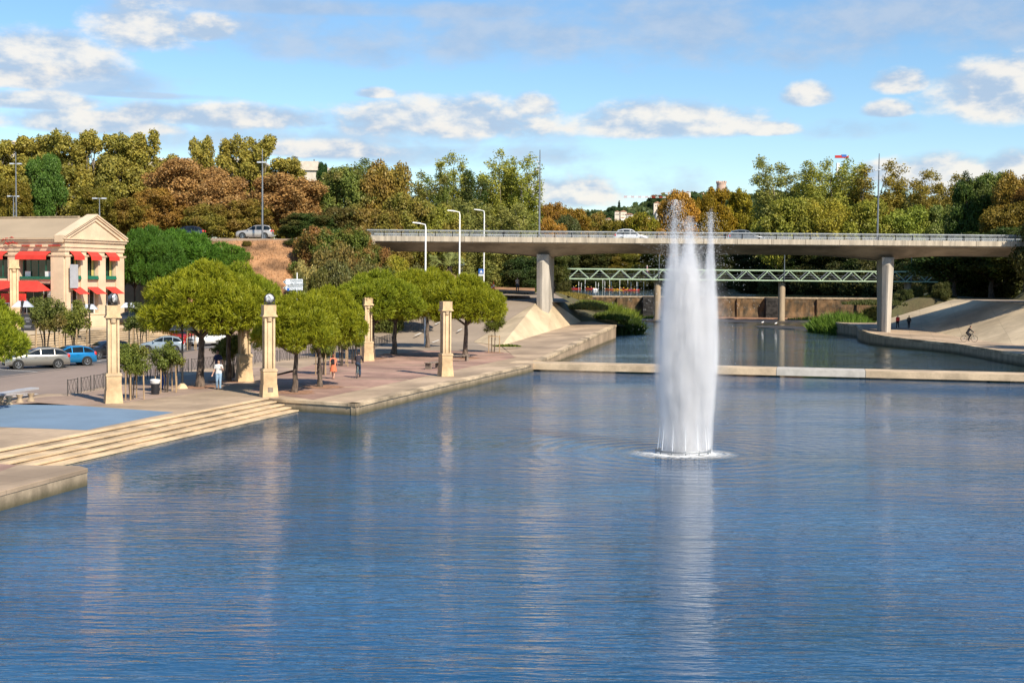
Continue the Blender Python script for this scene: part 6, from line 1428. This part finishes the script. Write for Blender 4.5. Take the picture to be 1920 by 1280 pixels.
def park(pxr, pyr, pxf, pyf, label, color, z=.6, **k):   # rear and front ground points of the near side
    a, b_ = P(pxr, pyr, z), P(pxf, pyf, z); d = (b_ - a); d.z = 0; rz = math.atan2(d.y, d.x); nrm = Vector((-d.y, d.x, 0)).normalized()
    if nrm.y < 0: nrm = -nrm
    c = (a + b_) / 2 + nrm * .86; c.z = z + .008; return make_car(c, rz, label, color, **k)
park(127, 690, 17, 693, 'silver five-door hatchback parked behind the left pine, nose to the left', (.36, .345, .31), kind='hatch', L=4.35, H=1.47, metal=.7)
park(180, 685, 84, 688, 'metallic blue small hatchback parked right behind the silver car', (.01, .22, .50), L=3.9, H=1.46, metal=.5)
park(248, 670, 172, 674, 'black car parked behind the nearest stone column', (.012, .012, .014), L=4.0, H=1.42)
park(343, 662, 262, 662, 'small silver-blue hatchback behind the young leafy trees', (.30, .36, .40), L=3.7, H=1.45)
park(441, 647, 357, 650, 'white hatchback parked behind the largest pine trunk', (.75, .74, .70), L=3.95, H=1.50, metal=0)
park(372, 655 - 12, 345, 650 - 3, 'red car partly hidden between the silver-blue car and the white car', (.45, .02, .015), L=3.9, H=1.35)
park(535, 634, 461, 637, 'white van glimpsed between the pine foliage and the floodlight column', (.74, .74, .74), kind='van', L=4.4, H=1.9, metal=0)
q = D(240, 588, 138); make_car((q.x, 138, 2.0), R(188), 'dark car with bright headlights parked below the retaining wall by the building', (.02, .022, .03), L=4.2)
q = P(742, 619, .6); make_car((q.x, q.y + 1, .615), R(70), 'dark red car seen from behind on the street under the pines', (.10, .008, .012), L=4.1, kind='hatch')
RZ = 11.612
for px, dep, z, lab, colr, kd, L_, H_, rz_ in ((478, 155.0, RZ, 'silver SUV driving left on the upper road beside the mast', (.42, .40, .38), 'suv', 4.25, 1.66, 180), (349, 155.6, RZ, 'dark blue car on the upper road half hidden by the green pines', (.015, .02, .04), 'hatch', 4.4, 1.5, 183)):
    q = D(px, 445, dep); make_car((q.x, dep, z), R(rz_), lab, colr, kind=kd, L=L_, H=H_, group='cars on the bridge road')
for px, lab, colr, L_, rz_, dep in ((1183, 'white hatchback driving across the bridge left of the fountain', (.75, .75, .75), 4.0, 0, 156.5), (1399, 'dark grey car with light roof driving across the bridge right of the fountain', (.10, .11, .12), 4.3, 0, 156.0)):
    q = D(px, 445, dep); make_car((q.x, dep, 11.60), R(rz_), lab, colr, L=L_, H=1.64, kind='hatch', group='cars on the bridge road')
# ================================================================ PEOPLE
def capsules(segs, voxel, name, m, parent):
    b = MB()
    for s_ in segs:
        if len(s_) == 3 and not hasattr(s_[2], '__len__') and False: pass
        pts, rads = s_[0], s_[1]; sc_ = s_[2] if len(s_) > 2 else None
        pv, rv = [], []
        for i, (p_, r_) in enumerate(zip(pts, rads)): pv.append(Vector(p_)); rv.append(r_)
        d0_ = (pv[1] - pv[0]).normalized(); d1_ = (pv[-1] - pv[-2]).normalized()
        pv = [pv[0] - d0_ * rv[0] * .9, pv[0] - d0_ * rv[0] * .5] + pv + [pv[-1] + d1_ * rv[-1] * .5, pv[-1] + d1_ * rv[-1] * .9]; rv = [rv[0] * .3, rv[0] * .82] + rv + [rv[-1] * .82, rv[-1] * .3]
        n0 = len(b.v); b.tube(pv, rv, 10)
        if sc_:
            c_ = sum((Vector(v) for v in b.v[n0:]), Vector()) / (len(b.v) - n0)
            b.v[n0:] = [(c_.x + (v[0] - c_.x) * sc_[0], c_.y + (v[1] - c_.y) * sc_[1], v[2]) for v in b.v[n0:]]
    o = b.build(name, m, None, recalc=True); md = o.modifiers.new('r', 'REMESH'); md.mode = 'VOXEL'; md.voxel_size = voxel; md.use_smooth_shade = True
    sm = o.modifiers.new('s', 'SMOOTH'); sm.iterations = 3; sm.factor = .4
    dg = bpy.context.evaluated_depsgraph_get(); me = bpy.data.meshes.new_from_object(o.evaluated_get(dg)); bpy.data.objects.remove(o)
    me.materials.clear(); me.materials.append(MATS[m] if isinstance(m, str) else m); o = bpy.data.objects.new(name, me); COL.objects.link(o); o.parent = parent; return o
BASE = dict(pel=(0, 0, .95), chest=(0, -.01, 1.28), neck=(0, 0, 1.48), head=(0, -.02, 1.62), shL=(.17, 0, 1.41), shR=(-.17, 0, 1.41), elL=(.25, .02, 1.13), elR=(-.25, .02, 1.13), wrL=(.27, -.06, .88), wrR=(-.27, -.06, .88),
            hpL=(.09, 0, .92), hpR=(-.09, 0, .92), knL=(.10, -.03, .50), knR=(-.10, -.03, .50), anL=(.10, .02, .08), anR=(-.10, .02, .08))
POSES = dict(stand={}, walk=dict(knL=(.09, -.18, .52), anL=(.09, -.24, .08), knR=(-.09, -.02, .50), anR=(-.09, .28, .13), elL=(.23, .12, 1.14), wrL=(.24, .10, .90), elR=(-.23, -.06, 1.14), wrR=(-.23, -.24, .95)),
             phone=dict(knL=(.09, -.10, .51), anL=(.09, -.10, .08), anR=(-.10, .12, .09), elL=(.25, .0, 1.14), wrL=(.16, -.22, 1.30), elR=(-.26, .05, 1.13), wrR=(-.34, -.02, .90)),
             ride=dict(pel=(0, .22, .95), chest=(0, .04, 1.25), neck=(0, -.06, 1.44), head=(0, -.13, 1.57), shL=(.17, -.03, 1.38), shR=(-.17, -.03, 1.38), elL=(.24, -.22, 1.18), elR=(-.24, -.22, 1.18), wrL=(.24, -.42, 1.04), wrR=(-.24, -.42, 1.04), hpL=(.09, .20, .93), hpR=(-.09, .20, .93), knL=(.11, -.18, .78), knR=(-.10, -.02, .58), anL=(.11, -.02, .40), anR=(-.11, .10, .20)),
             sit=dict(pel=(0, 0, .18), chest=(0, -.02, .50), neck=(0, -.02, .70), head=(0, -.03, .84), shL=(.18, -.02, .63), shR=(-.18, -.02, .63), elL=(.32, -.16, .50), elR=(-.32, -.16, .46), wrL=(.40, -.34, .62), wrR=(-.42, -.34, .42), hpL=(.10, 0, .15), hpR=(-.10, 0, .15), knL=(.13, -.40, .26), knR=(-.13, -.40, .26), anL=(.10, -.78, .12), anR=(-.10, -.78, .12)))
def lerp3(a, b_, t): return tuple(a[i] + (b_[i] - a[i]) * t for i in range(3))
def make_person(loc, rz, label, pose, top, legs, hairm='hair_dark', skirt=False, bare_arms=True, h=1.72, group=None, vox=.012, shorts=False, bare_legs=False, hairlen=0.0, bag=None, hat=None):
    J = dict(BASE); J.update(POSES[pose]); e = empty('person', loc, rz, label, 'person', group); e.scale = (h / 1.74,) * 3
    segs = [([J['pel'], lerp3(J['pel'], J['chest'], .5), J['chest'], lerp3(J['chest'], J['neck'], .6)], [.125, .115, .135, .11], (1.25, .82)), ([lerp3(J['chest'], J['neck'], .7), J['neck'], lerp3(J['neck'], J['head'], .4)], [.08, .055, .055])]
    hx, hy, hz_ = J['head']
    segs += [([(hx, hy, hz_ - .055), (hx, hy, hz_ + .03)], [.068, .082], (.92, 1.08)), ([(hx, hy - .085, hz_ + .005), (hx, hy - .105, hz_ - .02)], [.012, .016]), ([(hx + .078, hy, hz_), (hx + .086, hy, hz_ - .02)], [.014, .012]), ([(hx - .078, hy, hz_), (hx - .086, hy, hz_ - .02)], [.014, .012])]
    arms = []; legs_s = []
    for s_ in 'LR':
        sg = 1 if s_ == 'L' else -1
        arms.append(([J['sh' + s_], J['el' + s_]], [.052, .038])); segs.append(([J['el' + s_], J['wr' + s_]], [.038, .026])); segs.append(([lerp3(J['chest'], J['neck'], .55), J['sh' + s_]], [.07, .056]))
        wv = Vector(J['wr' + s_]); d = (wv - Vector(J['el' + s_])).normalized(); side = d.cross(Vector((0, 1, .2))).normalized(); palm = wv + d * .07
        segs.append(([tuple(wv), tuple(palm)], [.026, .034]))
        for k, ln in enumerate((.065, .078, .072, .055)):
            b0 = palm + side * (k - 1.5) * .021; m1_ = b0 + d * ln * .55 + Vector((0, -.008, 0)); t_ = m1_ + (d + Vector((0, -.55, 0))).normalized() * ln * .5; segs.append(([tuple(b0), tuple(m1_), tuple(t_)], [.0105, .0095, .0085]))
        th = wv + d * .03; segs.append(([tuple(th), tuple(th - side * .035 + d * .03), tuple(th - side * .045 + d * .06)], [.013, .011, .009]))
        legs_s.append(([J['hp' + s_], J['kn' + s_]], [.088, .058])); legs_s.append(([J['kn' + s_], J['an' + s_]], [.055, .036]))
        a_ = Vector(J['an' + s_]); segs.append(([tuple(a_ + Vector((0, .04, -.035))), tuple(a_ + Vector((0, -.14, -.05)))], [.036, .032]))
    capsules(segs + arms + legs_s, vox, 'body', 'skin', e)
    sh = [([lerp3(J['pel'], J['chest'], .05), lerp3(J['pel'], J['chest'], .5), J['chest'], lerp3(J['chest'], J['neck'], .62)], [.15, .135, .152, .118], (1.28, .88))] + [([lerp3(J['chest'], J['neck'], .55), J['sh' + s_]], [.085, .070]) for s_ in 'LR']
    sh += [([J['sh' + s_], lerp3(J['sh' + s_], J['el' + s_], .6 if bare_arms else 1.0)], [.068, .058]) for s_ in 'LR']
    if not bare_arms: sh += [([J['el' + s_], lerp3(J['el' + s_], J['wr' + s_], .93)], [.050, .038]) for s_ in 'LR']
    capsules(sh, .016, 'shirt' if not skirt else 'blouse', cloth('cloth_' + '_'.join('%02d' % int(c * 99) for c in top), top), e)
    lm = cloth('cloth_' + '_'.join('%02d' % int(c * 99) for c in legs), legs)
    if skirt: b = MB(); p0 = Vector(J['pel']); b.lathe([(.15, .08), (.19, -.05), (.23, -.25), (.27, -.43), (.255, -.43), (.2, -.2)], p0, 18); b.build('skirt', lm, e, smooth=True)
    else:
        tr_ = [([J['pel'], J['hpL']], [.14, .105]), ([J['pel'], J['hpR']], [.14, .105])]
        for s_ in 'LR':
            tr_.append(([J['hp' + s_], lerp3(J['hp' + s_], J['kn' + s_], .95)], [.108, .076]))
            if not shorts: tr_.append(([J['kn' + s_], lerp3(J['kn' + s_], J['an' + s_], .93)], [.072, .060]))
        capsules(tr_, .016, 'trousers' if not shorts else 'shorts', lm, e)
        sh_ = []
    capsules([([tuple(Vector(J['an' + s_]) + Vector((0, .05, -.038))), tuple(Vector(J['an' + s_]) + Vector((0, -.15, -.048)))], [.045, .040]) for s_ in 'LR'], .012, 'shoes', 'dark_metal' if not skirt else 'skin', e)
    hs2 = [([(hx, hy + .02, hz_ + .02), (hx, hy + .015, hz_ + .055)], [.088, .086], (.98, 1.1)), ([(hx, hy + .05, hz_ - .03 - hairlen), (hx, hy + .045, hz_ + .03)], [.06 + hairlen * .15, .075], (1.15, .9))]
    o = capsules(hs2, .012, 'hair', hairm, e)
    if hat: b = MB(); b.ball((hx, hy, hz_ + .07), .115, 14, 8, (1, 1.15, .65)); b.build('helmet', hat, e, smooth=True)
    if bag == 'back': b = MB(); c_ = J['chest']; b.box((c_[0], c_[1] + .17, c_[2] - .05), (.26, .14, .36), taper=(.8, .8)); b.build('backpack', 'black_panel', e, bevel=.03)
    return e
def foot(px, py, z=.6): return P(px, py, z)
make_person(foot(410, 730), R(12), 'man in white t-shirt and light blue jeans walking in front of the largest pines', 'phone', (.66, .66, .66), (.24, .36, .50))
make_person(P(404, 716, .6) + Vector((.15, 0, .0)), R(-30), 'man in navy t-shirt behind the man in white', 'walk', (.03, .035, .10), (.35, .13, .09), h=2.0, shorts=True)
make_person(foot(307, 730), R(170), 'child in a blue top standing behind the stakes next to the litter bin', 'stand', (.06, .09, .25), (.05, .10, .30), h=1.25)
make_person(foot(625, 710), R(176), 'red-haired woman in orange dress with a black shoulder bag walking away', 'walk', (.72, .25, .15), (.66, .17, .08), 'hair_red', skirt=True, h=1.60, hairlen=.06, bag='back')
q = D(970, 546.5, 160.5); make_person(q, R(8), 'walker in pale shirt and dark trousers at the top of the ramp road', 'walk', (.50, .45, .42), (.05, .06, .09), h=1.75)
make_person(P(1683, 615.5, 1.35), R(175), 'walker in a red top on the right quay beside the bridge pier', 'walk', (.72, .06, .05), (.015, .015, .018), 'hair_white', h=1.70, bare_arms=False)
make_person(P(1704, 615.5, 1.35), R(160), 'walker in black carrying a pale bag beside the one in red', 'walk', (.02, .02, .03), (.02, .02, .03), h=1.62, bare_arms=False, bag='back')
q = D(1213, 519, GY + 1.2); make_person((q.x, GY + 1.2, zb + .2), R(90), 'pedestrian in a pink top crossing the green footbridge left of the fountain', 'walk', (.60, .30, .32), (.10, .09, .12), 'hair_white', h=2.25, vox=.016)
def make_bike(loc, rz, label, col):
    e = empty('bicycle', loc, rz, label, 'bicycle', 'bicycles being ridden'); m = paint('paint_' + '_'.join('%02d' % int(c * 99) for c in col), col)
    for y_ in (-.52, .52):
        wv = empty('wheel', (0, y_, .34)); wv.parent = e; q = MB(); q.tube([(0, .32 * math.cos(a), .32 * math.sin(a)) for a in np.linspace(0, 6.2832, 33)], .020, 7, cap=False); q.build('tyre', 'tyre', wv, smooth=True)
        q = MB(); [q.bar((0, 0, 0), (0, .31 * math.cos(a), .31 * math.sin(a)), .006) for a in np.linspace(0, 6.2832, 15)[:-1]]; q.tube([(-.04, 0, 0), (.04, 0, 0)], .025, 8); q.build('spokes', 'rim', wv)
    q = MB(); A, B_, C2, H_ = (0, .52, .34), (0, .08, .30), (0, .20, .82), (0, -.36, .84)
    for a, c in ((A, B_), (A, C2), (B_, C2), (B_, H_), (C2, H_), (H_, (0, -.52, .34)), (H_, (0, -.34, 1.0))): q.tube([a, c], .018, 7)
    q.build('frame', m, e); q = MB(); q.tube([(-.26, -.40, 1.02), (-.1, -.35, 1.02), (.1, -.35, 1.02), (.26, -.40, 1.02)], .015, 7); q.build('handlebar', 'dark_metal', e)
    q = MB(); q.box((0, .22, .88), (.14, .26, .06), taper=(.8, .8)); q.build('saddle', 'tyre', e, bevel=.015); q = MB(); q.tube([(0, .08, .30), (.11, .02, .42)], .012, 6); q.tube([(0, .08, .30), (-.11, .12, .18)], .012, 6); q.box((.12, .01, .34), (.08, .07, .02)); q.box((-.12, .10, .14), (.08, .07, .02)); q.build('pedals', 'dark_metal', e); return e
for (px, py, z, rz, lb, lp, top, legs, col) in ((672, 708, .6, 176, 'bicycle ridden away from us near the middle stone column', 'cyclist in dark jacket and jeans riding away near the middle column', (.03, .025, .035), (.03, .05, .09), (.25, .35, .35)),
        (1817, 641, 1.03, 78, 'bicycle ridden along the right quay', 'hooded cyclist in black riding on the right quay', (.012, .012, .014), (.015, .015, .02), (.05, .05, .06))):
    p = P(px, py, z); make_bike(p, R(rz), lb, col); make_person(p, R(rz), lp, 'ride', top, legs, bare_arms=False, h=1.74)
# kayaks
def make_kayak(px, py, L, mm, rz, lab, plab, top, paddle='yellow_plastic', hat='yellow_plastic', tilt=.2):
    p = D(px, py, 395 + (543.5 - py) * 9); dep = p.y; p.z = 4.1
    e = empty('kayak', (p.x, p.y, 4.1), rz, lab, 'kayak', 'kayaks on the upper basin'); b = MB(); V = []; n = 12; st_ = np.linspace(-L / 2, L / 2, 13)
    for x in st_:
        t_ = abs(x) / (L / 2); wv = .33 * (1 - t_ ** 2.2) + .015; V += [(x, wv * math.cos(a), .12 + .14 * math.sin(a) * (1 - .3 * t_) + .16 * t_ ** 3) for a in np.linspace(0, 6.2832, n + 1)[:-1]]
    b.add(V, [(i * n + k, i * n + (k + 1) % n, (i + 1) * n + (k + 1) % n, (i + 1) * n + k) for i in range(12) for k in range(n)]); b.build('hull', mm, e, smooth=True)
    b = MB(); b.tube([(.42 * math.cos(a) , .24 * math.sin(a), .27) for a in np.linspace(0, 6.2832, 17)], .03, 6, cap=False); b.build('cockpit_rim', 'tyre', e)
    if plab:
        make_person((p.x, p.y, 4.12), rz + R(90), plab, 'sit', top, (.03, .03, .05), h=1.75, vox=.016, hat=hat, group='kayakers')
        pe_ = empty('paddle', (p.x, p.y - .42, 4.68), 0, 'double-bladed paddle held by the ' + plab, 'paddle', 'kayak paddles'); pe_.rotation_euler = (0, tilt, rz + R(90) if False else .3); b = MB(); b.tube([(-.95, 0, 0), (.95, 0, 0)], .016, 6); b.build('shaft', 'rim', pe_)
        for s_ in (-1, 1): b = MB(); b.box((s_ * 1.08, 0, 0), (.42, .03, .18)); b.build('blade', paddle, pe_)
make_kayak(1075, 538.8, 5.0, 'kayak_red', R(4), 'leftmost red kayak on the upper basin', 'kayaker in the leftmost red kayak', (.10, .10, .30), tilt=-.5)
make_kayak(1108, 538.5, 3.6, 'kayak_red', R(-6), 'short red kayak with a white float beside it', 'kayaker in dark red in the short red kayak', (.25, .03, .05), tilt=.2)
make_kayak(1147, 541.5, 4.4, 'orange_plastic', R(-15), 'orange kayak left of the rightmost group', 'kayaker in navy leaning over the orange kayak', (.02, .04, .14), tilt=.6)
make_kayak(1163, 542.5, 4.6, 'yellow_plastic', R(8), 'yellow kayak between two orange-red kayaks', 'kayaker in the yellow kayak', (.35, .12, .05), tilt=-.2)
make_kayak(1183, 543.5, 5.2, 'kayak_red', R(-3), 'rightmost red kayak in front of the group', 'kayaker in white and violet with yellow helmet', (.35, .3, .5), tilt=.1)
make_kayak(1190, 541.0, 4.4, 'orange_plastic', R(10), 'orange kayak behind the rightmost red one', None, None)
for i, (px, py, lab) in enumerate(((1114, 542.5, 'white round float left of the pair'), (1118, 545.5, 'white round float right of the pair, nearer to us'))):
    p = D(px, py, 385); p.z = 4.1; e = empty('float', p, 0, lab, 'buoy', 'white floats'); b = MB(); b.ball((0, 0, .2), .42, 12, 8); b.build('ball', 'white_panel', e, smooth=True); b = MB(); b.tube([(0, 0, .5), (0, 0, .75)], .05, 6); b.build('ring', 'grey_metal', e)
gp_ = [(1063, 523, 534), (1085, 528, 540), (1090, 530, 538), (1097, 521, 538), (1117, 528, 536), (1122, 530, 538), (1130, 522, 540), (1134, 527, 539), (1143, 521, 538), (1146, 528, 538), (1162, 522, 538), (1177, 524, 538), (1183, 529, 541), (1194, 528, 540), (1196, 529, 539), (1207, 529, 541), (1341, 527, 541), (1362, 526, 543)]
for i, (px, y0, y1) in enumerate(gp_):
    p = D(px, y1, 392 + i * 37 % 60); h_ = D(px, y0, p.y).z - 4.1; e = empty('slalom_pole', (p.x, p.y, 4.1), 0, 'thin white slalom pole hanging over the upper basin, %s from the left' % (ORD + ['seventeenth', 'eighteenth'])[i], 'slalom pole', 'slalom poles over the basin'); b = MB(); b.tube([(0, 0, .15), (0, 0, h_)], .07, 6); b.build('pole', 'white_panel', e); b = MB(); b.tube([(0, 0, h_ * .3), (0, 0, h_ * .45)], .085, 6); b.build('band', 'sign_ink' if i % 2 else 'green_steel', e)
# gulls on the mud
for px, py, lab in ((1430, 607, 'white gull standing on the mud bar, left one'), (1455, 609, 'white gull standing on the mud bar, right one')):
    p = P(px, py, .17); e = empty('gull', p, .4, lab, 'bird', 'gulls on the mud bar'); b = MB(); b.tube([(-.28, 0, .20), (-.1, 0, .24), (.1, 0, .28), (.16, 0, .38), (.20, 0, .42)], [.02, .10, .085, .045, .05], 8); b.build('body', 'white_panel', e, smooth=True); b = MB(); b.tube([(0, .03, .18), (0, .03, 0)], .01, 4); b.tube([(0, -.03, .18), (0, -.03, 0)], .01, 4); b.build('legs', 'orange_plastic', e); b = MB(); b.tube([(.24, 0, .42), (.30, 0, .41)], [.018, .004], 5); b.build('beak', 'yellow_plastic', e)
# ================================================================ FOUNTAIN
fx = D(1281, 850, 53.4).x
fe = empty('fountain', (fx, 53.4, 0), 0, 'tall white water jet fountain rising from a low ring in the basin', 'fountain')
b = MB(); b.tube([(1.12 * math.cos(a), .75 * math.sin(a), .16) for a in np.linspace(0, 6.2832, 37)], .035, 6, cap=False)
for a in np.linspace(0, 6.2832, 13)[:-1]: b.tube([(1.12 * math.cos(a), .75 * math.sin(a), .22), (1.12 * math.cos(a), .75 * math.sin(a), -.3)], .025, 6)
b.build('ring_frame', 'grey_metal', fe)
def volmat(name, R0, Rm, Rt, H_, dens, streak=3.2):
    m = bpy.data.materials.new(name); m.use_nodes = True; m.node_tree.nodes.clear(); t = NT(m.node_tree)
    c = t.n('ShaderNodeTexCoord'); s_ = t.n('ShaderNodeSeparateXYZ'); t.link(c.outputs['Object'], s_.inputs[0])
    zz = t.m('DIVIDE', s_.outputs[2], H_)
    r_ = t.m('SQRT', t.m('ADD', t.m('MULTIPLY', s_.outputs[0], s_.outputs[0]), t.m('MULTIPLY', s_.outputs[1], s_.outputs[1])))
    env = t.m('MULTIPLY_ADD', t.ramp(zz, 0, .45), Rm - R0, R0); env = t.m('SUBTRACT', env, t.m('MULTIPLY', t.ramp(zz, .45, 1.0), Rm - Rt))
    q_ = t.m('DIVIDE', r_, env)
    wob = t.noise(t.vmul(c.outputs['Object'], (1.1, 1.1, .35)), 1.2, 3, .6)
    q_ = t.m('ADD', q_, t.m('MULTIPLY', t.m('SUBTRACT', wob, .5), .55))
    core = t.ramp(q_, .25, 1.0, 1, 0)
    n_ = t.noise(t.vmul(c.outputs['Object'], (streak, streak, .22)), 1.6, 5, .65)
    n2_ = t.noise(t.vmul(c.outputs['Object'], (1.0, 1.0, .6)), 2.4, 4, .6)
    d_ = t.m('MULTIPLY', core, t.m('MULTIPLY', t.ramp(n_, .34, .68, .42, 1.3), t.ramp(n2_, .3, .7, .5, 1.3)))
    d_ = t.m('MULTIPLY', d_, t.m('MULTIPLY', t.ramp(zz, .8, 1.0, 1, .12), dens))
    v = t.n('ShaderNodeVolumePrincipled'); v.inputs['Color'].default_value = (.97, .97, .985, 1); v.inputs['Anisotropy'].default_value = .0; t.link(d_, v.inputs['Density'])
    o = t.n('ShaderNodeOutputMaterial'); t.link(v.outputs[0], o.inputs['Volume']); MATS[name] = m; return m
def plume(name, c, R0, Rm, Rt, H_, dens, z0=.05, streak=3.2):
    m = volmat(name + '_m', R0, Rm, Rt, H_, dens, streak); prof = []
    for k in range(15):
        z = k / 14; s_ = ss(z / .45) if z < .45 else 1; rr2 = R0 + (Rm - R0) * s_ - (Rm - Rt) * ss((z - .45) / .55); prof.append((rr2 * 1.16, z * H_))
    b = MB(); b.lathe(prof, n=24); o = b.build(name, m, fe, smooth=True); o.location = (c[0], c[1], z0); return o
plume('water_column', (0, 0), 1.12, 1.52, .82, 8.5, 3.6)
plume('spray_mist', (.45, 0), 1.2, 2.0, 1.0, 8.6, .22, streak=1.5)
plume('water_jet', (-.50, .1), .35, .75, .14, 10.2, 4.5, streak=4)
plume('water_jet', (.12, 0), .40, .80, .28, 9.7, 7.5, streak=4)
plume('water_jet', (1.0, .1), .25, .50, .14, 10.0, 9.0, streak=4)
plume('water_jet', (-.05, -.4), .25, .45, .18, 7.6, 3.0, streak=4)
# bright jets close to the nozzles and thrown drops
dm_ = bpy.data.materials.new('droplet'); dm_.use_nodes = True; nt_ = dm_.node_tree; pb = nt_.nodes['Principled BSDF']; pb.inputs['Base Color'].default_value = (.9, .92, .94, 1); pb.inputs['Roughness'].default_value = .4; MATS['droplet'] = dm_
rd = random.Random(21); b = MB()
for k in range(12):
    a = 6.2832 * k / 12; x, y = 1.05 * math.cos(a), .7 * math.sin(a); b.tube([(x, y, .2), (x * .96, y * .96, .7), (x * .92, y * .92, 1.2)], [.016, .012, .003], 5)
b.build('nozzle_jet', 'droplet', fe, smooth=True)
dr_ = MB()
def drop(x, y, z, s_): dr_.add([(x, y, z + s_ * 2.2), (x + s_, y, z), (x, y + s_, z), (x - s_, y, z), (x, y - s_, z), (x, y, z - s_ * 1.6)], [(0, 1, 2), (0, 2, 3), (0, 3, 4), (0, 4, 1), (5, 2, 1), (5, 3, 2), (5, 4, 3), (5, 1, 4)])
for k in range(6500):
    j = rd.random()
    if j < .30: cx, zt_, sp = -.46, 10.4, .14
    elif j < .45: cx, zt_, sp = -.25, 9.6, .22
    elif j < .6: cx, zt_, sp = .25, 9.5, .18
    elif j < .74: cx, zt_, sp = .98, 9.9, .12
    else: cx, zt_, sp = 0, 8.6, .95
    z = zt_ - abs(rd.gauss(0, 1)) * (1.3 if j < .74 else 2.4)
    if z < .4: continue
    k2 = sp + (zt_ - z) * .10 * (1 if j < .74 else .35); drop(cx + rd.gauss(0, k2), rd.gauss(0, k2 * .8), z, rd.uniform(.003, .0085))
dr_.build('droplets', 'droplet', fe, recalc=False)
fm = bpy.data.materials.new('foam'); fm.use_nodes = True; t = NT(fm.node_tree); t.nt.nodes.clear(); pb = t.n('ShaderNodeBsdfPrincipled'); pb.inputs['Base Color'].default_value = (.82, .84, .85, 1); pb.inputs['Roughness'].default_value = .7
tr_ = t.n('ShaderNodeBsdfTransparent'); mx = t.n('ShaderNodeMixShader'); o_ = t.n('ShaderNodeOutputMaterial'); c = t.n('ShaderNodeTexCoord'); s_ = t.n('ShaderNodeVectorMath', operation='LENGTH'); t.link(t.vmul(c.outputs['Object'], (1, 1.25, 0)), s_.inputs[0])
al = t.m('MULTIPLY', t.ramp(s_.outputs['Value'], 1.0, 2.5, 1.0, 0), t.ramp(t.noise(t.vmul(c.outputs['Object'], (1, 2, 1)), 4.5, 5, .7), .36, .60)); al = t.m('MAXIMUM', al, t.ramp(s_.outputs['Value'], 1.0, 1.7, 1, 0))
t.link(al, mx.inputs[0]); t.link(tr_.outputs[0], mx.inputs[1]); t.link(pb.outputs[0], mx.inputs[2]); t.link(mx.outputs[0], o_.inputs[0]); MATS['foam'] = fm
b = MB(); b.lathe([(.02, .05), (1.1, .05), (1.5, .03), (2.5, .012)], n=48); b.f = [f_ for f_ in b.f if len(f_) == 4]; b.build('foam', 'foam', fe, smooth=True)
